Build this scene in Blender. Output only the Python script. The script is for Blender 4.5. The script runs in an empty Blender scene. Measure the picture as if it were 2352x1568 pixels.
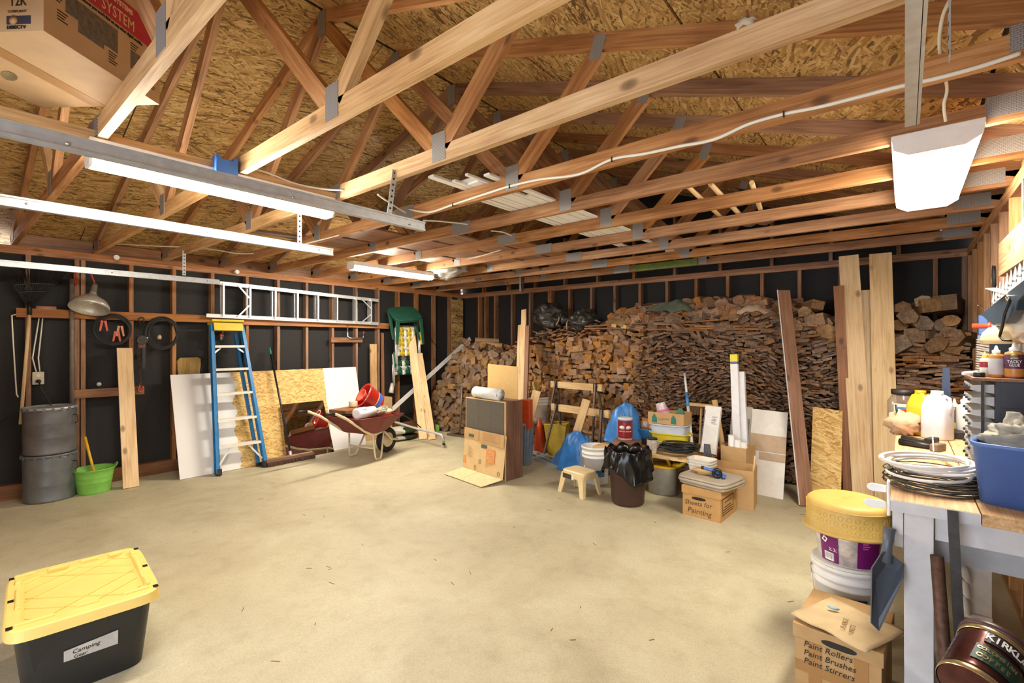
import bpy, bmesh, math, random
from mathutils import Vector as V, Matrix
SC = bpy.context.scene
COL = SC.collection
# ---------------------------------------------------------------- camera, sky, exposure
HCAM = 1.52
FPX = 1094.0
PHI = math.radians(39.46)
cam = bpy.data.cameras.new('camera')
cam.sensor_width = 36.0
cam.lens = FPX / 2352 * 36.0
cam.shift_y = 3 / 2352
cam.clip_start = 0.05
camo = bpy.data.objects.new('camera', cam)
camo.location = (0, 0, HCAM)
camo.rotation_euler = (math.radians(90), 0, PHI)
COL.objects.link(camo)
SC.camera = camo
SC.view_settings.view_transform = 'Standard'
SC.view_settings.look = 'None'
SC.view_settings.gamma = 1.0
SC.view_settings.use_curve_mapping = False
SC.view_settings.exposure = 0.48
LAMP_COLOR = (1.0, 0.92, 0.77, 1)
LAMP_POWER = {'centre': 76.0, 'right': 46.0, 'left': 120.0}
world = bpy.data.worlds.new('daylight')
SC.world = world
world.use_nodes = True
bg = world.node_tree.nodes['Background']
bg.inputs[0].default_value = (0.80, 0.88, 1.0, 1)
bg.inputs[1].default_value = 4.6

# ---------------------------------------------------------------- measuring helpers (pixel of the photo -> metres)
FW = V((-math.sin(PHI), math.cos(PHI), 0)); RT = V((math.cos(PHI), math.sin(PHI), 0)); CAMP = V((0, 0, HCAM))
def ray(px, py): return FW + RT * ((px - 1176) / FPX) + V((0, 0, (787 - py) / FPX))
def ax(px, py, X): d = ray(px, py); return CAMP + d * (X / d.x)
def ay(px, py, Y): d = ray(px, py); return CAMP + d * (Y / d.y)
def az(px, py, Z=0.0): d = ray(px, py); return CAMP + d * ((Z - HCAM) / d.z)
def fl(px, py): return az(px, py, 0.0)
def ad(px, py, D): return CAMP + ray(px, py) * D
XL, XR, YB = -6.68, 0.49, 6.594          # stud faces of the walls
RND = random.Random(7)
def rr(a, b): return RND.uniform(a, b)

# ---------------------------------------------------------------- mesh builder
class MB:
    def __init__(s): s.v = []; s.f = []; s.g = []; s.m = []; s.sm = []
    def add(s, vs, fs, gs=None, mi=0, smooth=False):
        n = len(s.v); vs = [V(v) for v in vs]; s.v += vs
        s.g += [V(g) for g in gs] if gs else vs
        for f in fs: s.f.append([i + n for i in f]); s.m.append(mi); s.sm.append(smooth)
        return s
    def hexa(s, c8, gs=None, mi=0):   # 4 bottom ccw, 4 top ccw
        return s.add(c8, [(3, 2, 1, 0), (4, 5, 6, 7), (0, 1, 5, 4), (1, 2, 6, 5), (2, 3, 7, 6), (3, 0, 4, 7)], gs, mi)
    def box(s, c, d, rz=0, M=None, mi=0):
        x, y, z = d[0] / 2, d[1] / 2, d[2] / 2
        p = [V((-x, -y, -z)), V((x, -y, -z)), V((x, y, -z)), V((-x, y, -z)), V((-x, -y, z)), V((x, -y, z)), V((x, y, z)), V((-x, y, z))]
        if M is None: M = Matrix.Rotation(rz, 3, 'Z')
        k = max(range(3), key=lambda i: d[i])            # grain runs along the longest side
        o = V((rr(0, 50), rr(0, 50), rr(0, 50)))
        g = [V((q[k], q[(k + 1) % 3], q[(k + 2) % 3])) + o for q in p]
        return s.hexa([M @ q + V(c) for q in p], g, mi)
    def b2(s, lo, hi, mi=0):
        lo = V(lo); hi = V(hi); return s.box((lo + hi) / 2, hi - lo, mi=mi)
    def bar(s, p, q, w, t, up=(0, 0, 1), mi=0, taper=1.0):       # w across (up x dir), t along up
        p = V(p); q = V(q); d = (q - p); L = d.length; d = d / L; up = V(up)
        a = d.cross(up)
        if a.length < 1e-4: a = d.cross(V((1, 0, 0)))
        a.normalize(); b = a.cross(d)
        o = V((rr(0, 50), rr(0, 50), rr(0, 50))); vs = []; gs = []
        for (e, l, k) in ((p, 0, 1), (q, L, taper)):
            for (i, j) in ((-1, -1), (1, -1), (1, 1), (-1, 1)):
                vs.append(e + a * (i * w / 2 * k) + b * (j * t / 2 * k)); gs.append(V((l, i * w / 2, j * t / 2)) + o)
        return s.add(vs, [(3, 2, 1, 0), (4, 5, 6, 7), (0, 1, 5, 4), (1, 2, 6, 5), (2, 3, 7, 6), (3, 0, 4, 7)], gs, mi)
    def tube(s, pts, r, seg=8, caps=True, mi=0, closed=False):
        pts = [V(p) for p in pts]; n = len(pts); rs = r if isinstance(r, (list, tuple)) else [r] * n
        vs = []; gs = []; prev = None; L = 0
        for i, p in enumerate(pts):
            if closed: t = pts[(i + 1) % n] - pts[i - 1]
            else: t = pts[min(i + 1, n - 1)] - pts[max(i - 1, 0)]
            if t.length < 1e-9: t = V((0, 0, 1))
            t.normalize()
            if prev is None:
                a = t.cross(V((0, 0, 1)))
                if a.length < 1e-3: a = t.cross(V((1, 0, 0)))
            else: a = prev - t * prev.dot(t)
            a.normalize(); prev = a; b = t.cross(a)
            if i: L += (p - pts[i - 1]).length
            for k in range(seg):
                th = 2 * math.pi * k / seg
                vs.append(p + (a * math.cos(th) + b * math.sin(th)) * rs[i]); gs.append(V((L, rs[i] * math.cos(th), rs[i] * math.sin(th))))
        fs = []
        for i in range(n if closed else n - 1):
            for k in range(seg):
                j = (i + 1) % n
                fs.append((i * seg + k, i * seg + (k + 1) % seg, j * seg + (k + 1) % seg, j * seg + k))
        s.add(vs, fs, gs, mi, True)
        if caps and not closed:
            m = len(s.v) - n * seg
            s.f.append([m + k for k in range(seg)][::-1]); s.m.append(mi); s.sm.append(False)
            s.f.append([m + (n - 1) * seg + k for k in range(seg)]); s.m.append(mi); s.sm.append(False)
        return s
    def lathe(s, prof, c=(0, 0, 0), seg=24, mi=0, M=None, caps=True, sx=1, sy=1, smooth=True):
        c = V(c); vs = []; gs = []
        for (r, z) in prof:
            for k in range(seg):
                th = 2 * math.pi * k / seg
                q = V((r * math.cos(th) * sx, r * math.sin(th) * sy, z)); gs.append(q)
                vs.append((M @ q if M is not None else q) + c)
        n = len(prof); fs = []
        for i in range(n - 1):
            for k in range(seg):
                fs.append((i * seg + k, i * seg + (k + 1) % seg, (i + 1) * seg + (k + 1) % seg, (i + 1) * seg + k))
        s.add(vs, fs, gs, mi, smooth)
        if caps:
            m = len(s.v) - n * seg
            if prof[0][0] > 1e-4: s.f.append([m + k for k in range(seg)][::-1]); s.m.append(mi); s.sm.append(False)
            if prof[-1][0] > 1e-4: s.f.append([m + (n - 1) * seg + k for k in range(seg)]); s.m.append(mi); s.sm.append(False)
        return s
    def prism(s, poly, h, M=Matrix.Identity(4), mi=0):       # poly in xy, extruded along z by h, then M
        n = len(poly); vs = [M @ V((p[0], p[1], 0)) for p in poly] + [M @ V((p[0], p[1], h)) for p in poly]
        gs = [V((p[0], p[1], 0)) for p in poly] + [V((p[0], p[1], h)) for p in poly]
        fs = [tuple(range(n))[::-1], tuple(range(n, 2 * n))] + [(i, (i + 1) % n, n + (i + 1) % n, n + i) for i in range(n)]
        return s.add(vs, fs, gs, mi)
    def blob(s, c, r, seg=16, rings=10, wob=0.1, seed=0, M=None, mi=0, fq=2.2, flat=None):
        from mathutils import noise
        vs = []; c = V(c); off = V((seed * 3.7, seed * 1.3, seed * 2.1))
        for i in range(rings + 1):
            ph = math.pi * i / rings
            for k in range(seg):
                th = 2 * math.pi * k / seg
                d = V((math.sin(ph) * math.cos(th), math.sin(ph) * math.sin(th), -math.cos(ph)))
                w = 1 + wob * noise.noise(d * fq + off) + wob * .6 * noise.noise(d * fq * 2.6 + off)
                q = V((d.x * r[0], d.y * r[1], d.z * r[2])) * w
                if flat is not None and q.z < flat: q.z = flat + (q.z - flat) * .08
                vs.append((M @ q if M is not None else q) + c)
        fs = [(i * seg + k, i * seg + (k + 1) % seg, (i + 1) * seg + (k + 1) % seg, (i + 1) * seg + k) for i in range(rings) for k in range(seg)]
        return s.add(vs, fs, None, mi, True)
    def sheet(s, fn, nu, nv, mi=0, thick=0.0):     # fn(u,v)->V
        vs = [fn(i / nu, j / nv) for j in range(nv + 1) for i in range(nu + 1)]; w = nu + 1
        fs = [(j * w + i, j * w + i + 1, (j + 1) * w + i + 1, (j + 1) * w + i) for j in range(nv) for i in range(nu)]
        gs = [V((i / nu, j / nv, 0)) for j in range(nv + 1) for i in range(nu + 1)]
        return s.add(vs, fs, None, mi, True)
    def mesh(s, name, mats, off=None, bevel=0):
        me = bpy.data.meshes.new(name)
        vs = [v - off for v in s.v] if off is not None else s.v
        me.from_pydata([tuple(v) for v in vs], [], s.f)
        for m in (mats if isinstance(mats, (list, tuple)) else [mats]): me.materials.append(m)
        me.polygons.foreach_set('material_index', s.m); me.polygons.foreach_set('use_smooth', s.sm)
        at = me.attributes.new('gc', 'FLOAT_VECTOR', 'POINT')
        at.data.foreach_set('vector', [c for g in s.g for c in g])
        me.update()
        return me

def root_of(o):
    while o.parent: o = o.parent
    return o
def part(parent, name, mats, mb, bevel=0, world=True, label=None, solid=0, sub=0, kind=None, loc=None, seg=2):
    """one mesh object: a part of parent; builder coordinates are world ones unless world=False (then the root's own)"""
    off = V(root_of(parent).location) if (parent and world) else None
    me = mb.mesh(name, mats, off)
    o = bpy.data.objects.new(name, me); COL.objects.link(o)
    if parent: o.parent = parent
    if loc: o.location = loc
    finish(o, bevel, solid, sub, seg)
    if label: o['label'] = label
    if kind: o['kind'] = kind
    return o
def finish(o, bevel=0, solid=0, sub=0, seg=2):
    if solid:
        m = o.modifiers.new('solid', 'SOLIDIFY'); m.thickness = solid; m.offset = 0
    if bevel:
        m = o.modifiers.new('bevel', 'BEVEL'); m.width = bevel; m.segments = seg; m.limit_method = 'ANGLE'; m.angle_limit = math.radians(40); m.harden_normals = False
    if sub:
        m = o.modifiers.new('sub', 'SUBSURF'); m.levels = sub; m.render_levels = sub
def tag(o, label, cat, group=None):
    o['label'] = label; o['category'] = cat
    if group: o['group'] = group
    return o
def thing(name, label, cat, loc=(0, 0, 0), rz=0, group=None, rot=None):
    o = bpy.data.objects.new(name, None); o.empty_display_size = 0.05; COL.objects.link(o)
    o.location = loc; o.rotation_euler = rot if rot else (0, 0, rz)
    return tag(o, label, cat, group)
def solo(name, label, cat, mats, mb, group=None, base=None, **k):
    """a thing that is a single mesh; origin at base (or the bottom middle of its verts); world builder coordinates"""
    if base is None:
        xs = [v.x for v in mb.v]; ys = [v.y for v in mb.v]; base = V(((min(xs) + max(xs)) / 2, (min(ys) + max(ys)) / 2, min(v.z for v in mb.v)))
    me = mb.mesh(name, mats, V(base)); o = bpy.data.objects.new(name, me); COL.objects.link(o); o.location = base
    finish(o, k.get('bevel', 0), k.get('solid', 0), k.get('sub', 0), k.get('seg', 2))
    return tag(o, label, cat, group)
def struct(name, mats=None, mb=None):
    if mb is None: o = bpy.data.objects.new(name, None)
    else: o = bpy.data.objects.new(name, mb.mesh(name, mats))
    COL.objects.link(o); o['kind'] = 'structure'; return o
def frame(o, r, u):
    r = V(r).normalized(); u = V(u); u = (u - r * u.dot(r)).normalized(); n = r.cross(u)
    return Matrix(((r.x, u.x, n.x, o[0]), (r.y, u.y, n.y, o[1]), (r.z, u.z, n.z, o[2]), (0, 0, 0, 1)))
def text(parent, body, size, M, mat, name='lettering', align='LEFT', sx=1.0, shear=0.0, bold=0.0):
    cu = bpy.data.curves.new(name, 'FONT'); cu.body = body; cu.size = size; cu.align_x = align; cu.align_y = 'CENTER'; cu.shear = shear
    cu.offset = bold; cu.extrude = 0.0004; cu.resolution_u = 2
    cu.materials.append(mat)
    o = bpy.data.objects.new(name, cu); COL.objects.link(o); o.parent = parent
    rl = root_of(parent).matrix_basis.copy() if parent else Matrix.Identity(4)
    o.matrix_basis = rl.inverted() @ M @ Matrix.Diagonal((sx, 1, 1, 1))
    return o
def copy_tree(o, parent=None):
    c = o.copy(); COL.objects.link(c)
    if parent: c.parent = parent
    for ch in list(o.children): copy_tree(ch, c)
    return c

# ---------------------------------------------------------------- materials
def nn(nt, t, **k):
    n = nt.nodes.new(t)
    for a, b in k.items(): setattr(n, a, b)
    return n
def ramp(nt, stops):
    r = nn(nt, 'ShaderNodeValToRGB'); e = r.color_ramp.elements
    e[0].position = stops[0][0]; e[0].color = (*stops[0][1], 1)
    e[1].position = stops[-1][0]; e[1].color = (*stops[-1][1], 1)
    for p, c in stops[1:-1]:
        x = e.new(p); x.color = (*c, 1)
    return r
def base_mat(name, rough=.6, metal=0.0):
    m = bpy.data.materials.new(name); m.use_nodes = True; nt = m.node_tree
    b = nt.nodes['Principled BSDF']; b.inputs['Roughness'].default_value = rough; b.inputs['Metallic'].default_value = metal
    return m, nt, b
def srgb(r, g, b):
    f = lambda c: (c / 255 / 12.92) if c <= 10 else ((c / 255 + .055) / 1.055) ** 2.4
    return (f(r), f(g), f(b))
def pm(name, col, rough=.55, var=.12, scale=18, metal=0.0, bump=0.0, trans=0.0, alpha=1.0, spec=.5, rnd=0.0):
    """plain surface: colour with soft mottling"""
    m, nt, b = base_mat(name, rough, metal); L = nt.links
    tc = nn(nt, 'ShaderNodeAttribute', attribute_name='gc')
    no = nn(nt, 'ShaderNodeTexNoise'); no.inputs['Scale'].default_value = scale; no.inputs['Detail'].default_value = 4
    L.new(tc.outputs['Vector'], no.inputs['Vector'])
    c = srgb(*col); lo = tuple(x * (1 - var) for x in c); hi = tuple(min(1, x * (1 + var)) for x in c)
    r = ramp(nt, [(.3, lo), (.7, hi)]); L.new(no.outputs['Fac'], r.inputs['Fac'])
    out = r.outputs['Color']
    if rnd:
        oi = nn(nt, 'ShaderNodeObjectInfo'); h = nn(nt, 'ShaderNodeHueSaturation'); mr = nn(nt, 'ShaderNodeMapRange')
        mr.inputs['To Min'].default_value = 1 - rnd; mr.inputs['To Max'].default_value = 1 + rnd
        L.new(oi.outputs['Random'], mr.inputs['Value']); L.new(mr.outputs['Result'], h.inputs['Value']); L.new(out, h.inputs['Color']); out = h.outputs['Color']
    L.new(out, b.inputs['Base Color'])
    b.inputs['Specular IOR Level'].default_value = spec
    if trans: b.inputs['Transmission Weight'].default_value = trans
    if alpha < 1: b.inputs['Alpha'].default_value = alpha
    if bump:
        bp = nn(nt, 'ShaderNodeBump'); bp.inputs['Strength'].default_value = bump; bp.inputs['Distance'].default_value = .01
        L.new(no.outputs['Fac'], bp.inputs['Height']); L.new(bp.outputs['Normal'], b.inputs['Normal'])
    return m
def wood(name, dark, mid, light, rough=.62, freq=1.0, knots=True, rnd=.16, island=False):
    """sawn lumber: grain runs along gc.x"""
    m, nt, b = base_mat(name, rough); L = nt.links
    at = nn(nt, 'ShaderNodeAttribute', attribute_name='gc')
    mp = nn(nt, 'ShaderNodeMapping'); mp.inputs['Scale'].default_value = (1.1 * freq, 26 * freq, 26 * freq)
    L.new(at.outputs['Vector'], mp.inputs['Vector'])
    n1 = nn(nt, 'ShaderNodeTexNoise'); n1.inputs['Scale'].default_value = 2.4; n1.inputs['Detail'].default_value = 9; n1.inputs['Roughness'].default_value = .62; n1.inputs['Distortion'].default_value = .5
    L.new(mp.outputs['Vector'], n1.inputs['Vector'])
    mp2 = nn(nt, 'ShaderNodeMapping'); mp2.inputs['Scale'].default_value = (1.6, 5, 5); L.new(at.outputs['Vector'], mp2.inputs['Vector'])
    n2 = nn(nt, 'ShaderNodeTexNoise'); n2.inputs['Scale'].default_value = 1.3; n2.inputs['Detail'].default_value = 2; L.new(mp2.outputs['Vector'], n2.inputs['Vector'])
    mx = nn(nt, 'ShaderNodeMath', operation='MULTIPLY_ADD'); mx.inputs[1].default_value = .6; L.new(n1.outputs['Fac'], mx.inputs[0])
    m3 = nn(nt, 'ShaderNodeMath', operation='MULTIPLY'); m3.inputs[1].default_value = .4; L.new(n2.outputs['Fac'], m3.inputs[0]); L.new(m3.outputs[0], mx.inputs[2])
    r = ramp(nt, [(.33, srgb(*dark)), (.49, srgb(*mid)), (.64, srgb(*light))]); L.new(mx.outputs[0], r.inputs['Fac'])
    out = r.outputs['Color']
    if knots:
        mk = nn(nt, 'ShaderNodeMapping'); mk.inputs['Scale'].default_value = (3.6, 6.5, 6.5); L.new(at.outputs['Vector'], mk.inputs['Vector'])
        vo = nn(nt, 'ShaderNodeTexVoronoi'); vo.inputs['Scale'].default_value = 1.0; L.new(mk.outputs['Vector'], vo.inputs['Vector'])
        kr = ramp(nt, [(.0, (.9, .9, .9)), (.09, (.7, .7, .7)), (.13, (.35, .35, .35)), (.17, (0, 0, 0))]); L.new(vo.outputs['Distance'], kr.inputs['Fac'])
        kx = nn(nt, 'ShaderNodeMix', data_type='RGBA'); L.new(kr.outputs['Color'], kx.inputs['Factor']); L.new(out, kx.inputs[6])
        kx.inputs[7].default_value = (*[c * .45 for c in srgb(*dark)], 1); out = kx.outputs[2]
    if rnd:
        oi = nn(nt, 'ShaderNodeObjectInfo'); src = oi.outputs['Random']
        if island:
            ge = nn(nt, 'ShaderNodeNewGeometry'); a2 = nn(nt, 'ShaderNodeMath', operation='ADD'); L.new(src, a2.inputs[0]); L.new(ge.outputs['Random Per Island'], a2.inputs[1])
            fr = nn(nt, 'ShaderNodeMath', operation='FRACT'); L.new(a2.outputs[0], fr.inputs[0]); src = fr.outputs[0]
        h = nn(nt, 'ShaderNodeHueSaturation'); mr = nn(nt, 'ShaderNodeMapRange'); mr.inputs['To Min'].default_value = 1 - rnd; mr.inputs['To Max'].default_value = 1 + rnd
        L.new(src, mr.inputs['Value']); L.new(mr.outputs['Result'], h.inputs['Value'])
        m7 = nn(nt, 'ShaderNodeMath', operation='MULTIPLY'); m7.inputs[1].default_value = 7.13; L.new(src, m7.inputs[0])
        f7 = nn(nt, 'ShaderNodeMath', operation='FRACT'); L.new(m7.outputs[0], f7.inputs[0])
        ms = nn(nt, 'ShaderNodeMapRange'); ms.inputs['To Min'].default_value = 1 - rnd * 1.1; ms.inputs['To Max'].default_value = 1 + rnd * .7
        L.new(f7.outputs[0], ms.inputs['Value']); L.new(ms.outputs['Result'], h.inputs['Saturation']); L.new(out, h.inputs['Color']); out = h.outputs['Color']
    L.new(out, b.inputs['Base Color'])
    bp = nn(nt, 'ShaderNodeBump'); bp.inputs['Strength'].default_value = .15; bp.inputs['Distance'].default_value = .004
    L.new(n1.outputs['Fac'], bp.inputs['Height']); L.new(bp.outputs['Normal'], b.inputs['Normal'])
    return m
def osb(name, cols, scale=1.0, rough=.7):
    m, nt, b = base_mat(name, rough); L = nt.links
    at = nn(nt, 'ShaderNodeAttribute', attribute_name='gc')
    nd = nn(nt, 'ShaderNodeTexNoise'); nd.inputs['Scale'].default_value = 5 * scale; nd.inputs['Detail'].default_value = 1; L.new(at.outputs['Vector'], nd.inputs['Vector'])
    vals = []
    for k, (rot, sx, sy) in enumerate(((.30, 9, 60), (-.45, 11, 70), (.9, 12, 64))):
        mp = nn(nt, 'ShaderNodeMapping', vector_type='TEXTURE' if False else 'POINT')
        vr = nn(nt, 'ShaderNodeVectorRotate', rotation_type='Z_AXIS'); vr.inputs['Angle'].default_value = rot
        L.new(at.outputs['Vector'], vr.inputs['Vector']); L.new(vr.outputs['Vector'], mp.inputs['Vector'])
        mp.inputs['Scale'].default_value = (sx * scale, sy * scale, 3); mp.inputs['Location'].default_value = (k * 7, k * 3, 0)
        ma = nn(nt, 'ShaderNodeVectorMath', operation='ADD')
        sc = nn(nt, 'ShaderNodeVectorMath', operation='SCALE'); sc.inputs['Scale'].default_value = 3.2; L.new(nd.outputs['Color'], sc.inputs[0])
        L.new(mp.outputs['Vector'], ma.inputs[0]); L.new(sc.outputs['Vector'], ma.inputs[1])
        vo = nn(nt, 'ShaderNodeTexVoronoi'); vo.inputs['Scale'].default_value = 1.0; L.new(ma.outputs['Vector'], vo.inputs['Vector'])
        sp = nn(nt, 'ShaderNodeSeparateColor'); L.new(vo.outputs['Color'], sp.inputs[0]); vals.append(sp)
    # top layer wherever its own random is high, else the next one
    sel = nn(nt, 'ShaderNodeMath', operation='GREATER_THAN'); sel.inputs[1].default_value = .55; L.new(vals[0].outputs[1], sel.inputs[0])
    m1 = nn(nt, 'ShaderNodeMix'); L.new(sel.outputs[0], m1.inputs['Factor'])
    sel2 = nn(nt, 'ShaderNodeMath', operation='GREATER_THAN'); sel2.inputs[1].default_value = .5; L.new(vals[1].outputs[1], sel2.inputs[0])
    m0 = nn(nt, 'ShaderNodeMix'); L.new(sel2.outputs[0], m0.inputs['Factor']); L.new(vals[2].outputs[0], m0.inputs[2]); L.new(vals[1].outputs[0], m0.inputs[3])
    L.new(m0.outputs[0], m1.inputs[2]); L.new(vals[0].outputs[0], m1.inputs[3])
    nf = nn(nt, 'ShaderNodeTexNoise'); nf.inputs['Scale'].default_value = 60 * scale; nf.inputs['Detail'].default_value = 3; L.new(at.outputs['Vector'], nf.inputs['Vector'])
    nl = nn(nt, 'ShaderNodeTexNoise'); nl.inputs['Scale'].default_value = 2.6; nl.inputs['Detail'].default_value = 2; L.new(at.outputs['Vector'], nl.inputs['Vector'])
    a1 = nn(nt, 'ShaderNodeMath', operation='MULTIPLY_ADD'); a1.inputs[1].default_value = .35; L.new(nf.outputs['Fac'], a1.inputs[0]); L.new(m1.outputs[0], a1.inputs[2])
    a2 = nn(nt, 'ShaderNodeMath', operation='MULTIPLY_ADD'); a2.inputs[1].default_value = .7; L.new(nl.outputs['Fac'], a2.inputs[0]); L.new(a1.outputs[0], a2.inputs[2])
    mr = nn(nt, 'ShaderNodeMapRange'); mr.inputs['From Min'].default_value = .3; mr.inputs['From Max'].default_value = 1.75; L.new(a2.outputs[0], mr.inputs['Value'])
    r = ramp(nt, cols); L.new(mr.outputs['Result'], r.inputs['Fac']); L.new(r.outputs['Color'], b.inputs['Base Color'])
    bp = nn(nt, 'ShaderNodeBump'); bp.inputs['Strength'].default_value = .2; bp.inputs['Distance'].default_value = .004
    L.new(m1.outputs[0], bp.inputs['Height']); L.new(bp.outputs['Normal'], b.inputs['Normal'])
    return m
def emit(name, col, power):
    m = bpy.data.materials.new(name); m.use_nodes = True; nt = m.node_tree; nt.nodes.remove(nt.nodes['Principled BSDF'])
    e = nn(nt, 'ShaderNodeEmission'); e.inputs[0].default_value = col; e.inputs[1].default_value = power
    nt.links.new(e.outputs[0], nt.nodes['Material Output'].inputs[0]); return m
def concrete(name):
    m, nt, b = base_mat(name, .62); L = nt.links
    at = nn(nt, 'ShaderNodeAttribute', attribute_name='gc')
    n1 = nn(nt, 'ShaderNodeTexNoise'); n1.inputs['Scale'].default_value = 1.1; n1.inputs['Detail'].default_value = 6; n1.inputs['Roughness'].default_value = .6; n1.inputs['Distortion'].default_value = .8
    n2 = nn(nt, 'ShaderNodeTexNoise'); n2.inputs['Scale'].default_value = 9; n2.inputs['Detail'].default_value = 6
    n3 = nn(nt, 'ShaderNodeTexNoise'); n3.inputs['Scale'].default_value = 130; n3.inputs['Detail'].default_value = 2
    for n in (n1, n2, n3): L.new(at.outputs['Vector'], n.inputs['Vector'])
    r1 = ramp(nt, [(.28, srgb(178, 167, 138)), (.5, srgb(193, 183, 153)), (.72, srgb(206, 198, 168))]); L.new(n1.outputs['Fac'], r1.inputs['Fac'])
    r2 = ramp(nt, [(.3, (.90, .89, .87)), (.5, (1, 1, 1)), (.75, (1.0, 1.0, 1.0))]); L.new(n2.outputs['Fac'], r2.inputs['Fac'])
    r3 = ramp(nt, [(.35, (.86, .86, .86)), (.6, (1, 1, 1))]); L.new(n3.outputs['Fac'], r3.inputs['Fac'])
    mx = nn(nt, 'ShaderNodeMix', data_type='RGBA', blend_type='MULTIPLY'); mx.inputs['Factor'].default_value = 1; L.new(r1.outputs['Color'], mx.inputs[6]); L.new(r2.outputs['Color'], mx.inputs[7])
    my = nn(nt, 'ShaderNodeMix', data_type='RGBA', blend_type='MULTIPLY'); my.inputs['Factor'].default_value = 1; L.new(mx.outputs[2], my.inputs[6]); L.new(r3.outputs['Color'], my.inputs[7])
    mps = nn(nt, 'ShaderNodeMapping'); mps.inputs['Rotation'].default_value = (0, 0, .35); mps.inputs['Scale'].default_value = (1.2, 6.0, 1); L.new(at.outputs['Vector'], mps.inputs['Vector'])
    n4 = nn(nt, 'ShaderNodeTexNoise'); n4.inputs['Scale'].default_value = 2.0; n4.inputs['Detail'].default_value = 7; n4.inputs['Roughness'].default_value = .65; L.new(mps.outputs['Vector'], n4.inputs['Vector'])
    r4 = ramp(nt, [(.34, (.93, .92, .90)), (.5, (1, 1, 1)), (.74, (1.0, 1.0, 1.0))]); L.new(n4.outputs['Fac'], r4.inputs['Fac'])
    ms_ = nn(nt, 'ShaderNodeMix', data_type='RGBA', blend_type='MULTIPLY'); ms_.inputs['Factor'].default_value = 1; L.new(my.outputs[2], ms_.inputs[6]); L.new(r4.outputs['Color'], ms_.inputs[7])
    n5 = nn(nt, 'ShaderNodeTexNoise'); n5.inputs['Scale'].default_value = 3.1; n5.inputs['Detail'].default_value = 8; n5.inputs['Roughness'].default_value = .72; n5.inputs['Distortion'].default_value = 1.4; L.new(at.outputs['Vector'], n5.inputs['Vector'])
    r5 = ramp(nt, [(.68, (0, 0, 0)), (.76, (.6, .6, .6))]); L.new(n5.outputs['Fac'], r5.inputs['Fac'])
    mw = nn(nt, 'ShaderNodeMix', data_type='RGBA'); L.new(r5.outputs['Color'], mw.inputs['Factor']); L.new(ms_.outputs[2], mw.inputs[6]); mw.inputs[7].default_value = (*srgb(226, 220, 204), 1)
    my = mw
    # rusty spots and dark drips
    vo = nn(nt, 'ShaderNodeTexVoronoi'); vo.inputs['Scale'].default_value = 1.6; L.new(at.outputs['Vector'], vo.inputs['Vector'])
    va = nn(nt, 'ShaderNodeMath', operation='MULTIPLY_ADD'); va.inputs[1].default_value = .16; L.new(n2.outputs['Fac'], va.inputs[0]); L.new(vo.outputs['Distance'], va.inputs[2])
    rs = ramp(nt, [(.085, (1, 1, 1)), (.125, (0, 0, 0))]); L.new(va.outputs[0], rs.inputs['Fac'])
    mz = nn(nt, 'ShaderNodeMix', data_type='RGBA'); m5 = nn(nt, 'ShaderNodeMath', operation='MULTIPLY'); m5.inputs[1].default_value = .5; L.new(rs.outputs['Color'], m5.inputs[0]); L.new(m5.outputs[0], mz.inputs['Factor'])
    L.new(my.outputs[2], mz.inputs[6]); mz.inputs[7].default_value = (*srgb(128, 98, 66), 1)
    L.new(mz.outputs[2], b.inputs['Base Color'])
    bp = nn(nt, 'ShaderNodeBump'); bp.inputs['Strength'].default_value = .12; bp.inputs['Distance'].default_value = .003
    L.new(n3.outputs['Fac'], bp.inputs['Height']); L.new(bp.outputs['Normal'], b.inputs['Normal'])
    return m
def plate_mat(name):
    m, nt, b = base_mat(name, .45, .3); L = nt.links
    at = nn(nt, 'ShaderNodeAttribute', attribute_name='gc')
    br = nn(nt, 'ShaderNodeTexBrick'); br.inputs['Scale'].default_value = 60; br.inputs['Mortar Size'].default_value = .035; br.inputs['Brick Width'].default_value = .9; br.inputs['Row Height'].default_value = .45
    br.inputs['Color1'].default_value = (.36, .35, .34, 1); br.inputs['Color2'].default_value = (.36, .35, .34, 1); br.inputs['Mortar'].default_value = (.10, .09, .08, 1)
    L.new(at.outputs['Vector'], br.inputs['Vector']); L.new(br.outputs['Color'], b.inputs['Base Color'])
    return m
M = {}
M['fir'] = wood('fir_framing', (120, 78, 44), (170, 119, 74), (200, 153, 106), rnd=.10)
M['fir_pale'] = wood('pale_fir', (158, 116, 72), (204, 162, 112), (226, 192, 144), rnd=.08)
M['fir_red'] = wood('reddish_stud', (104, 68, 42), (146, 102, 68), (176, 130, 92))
M['pine'] = wood('new_pine', (190, 148, 98), (222, 186, 134), (236, 208, 160), rnd=.08)
M['rail'] = wood('stained_rail', (112, 70, 38), (158, 102, 58), (186, 128, 78))
M['walnut'] = wood('dark_veneer', (78, 50, 36), (110, 74, 54), (134, 96, 72), knots=False, freq=1.4)
M['brownplank'] = wood('old_brown_plank', (96, 62, 40), (132, 88, 58), (156, 108, 76))
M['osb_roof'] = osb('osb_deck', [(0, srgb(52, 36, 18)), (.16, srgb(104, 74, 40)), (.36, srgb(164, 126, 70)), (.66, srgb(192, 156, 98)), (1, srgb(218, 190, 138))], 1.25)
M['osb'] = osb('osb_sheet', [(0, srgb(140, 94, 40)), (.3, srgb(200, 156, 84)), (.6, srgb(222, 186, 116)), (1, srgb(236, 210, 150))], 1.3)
M['felt'] = pm('black_felt_paper', (33, 31, 31), .75, .18, 30)
M['concrete'] = concrete('garage_slab')
M['plate'] = plate_mat('nail_plate')
M['galv'] = pm('galvanised_steel', (186, 190, 194), .36, .12, 25, .45)
M['alu'] = pm('aluminium', (214, 216, 218), .34, .08, 25, .5)
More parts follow.
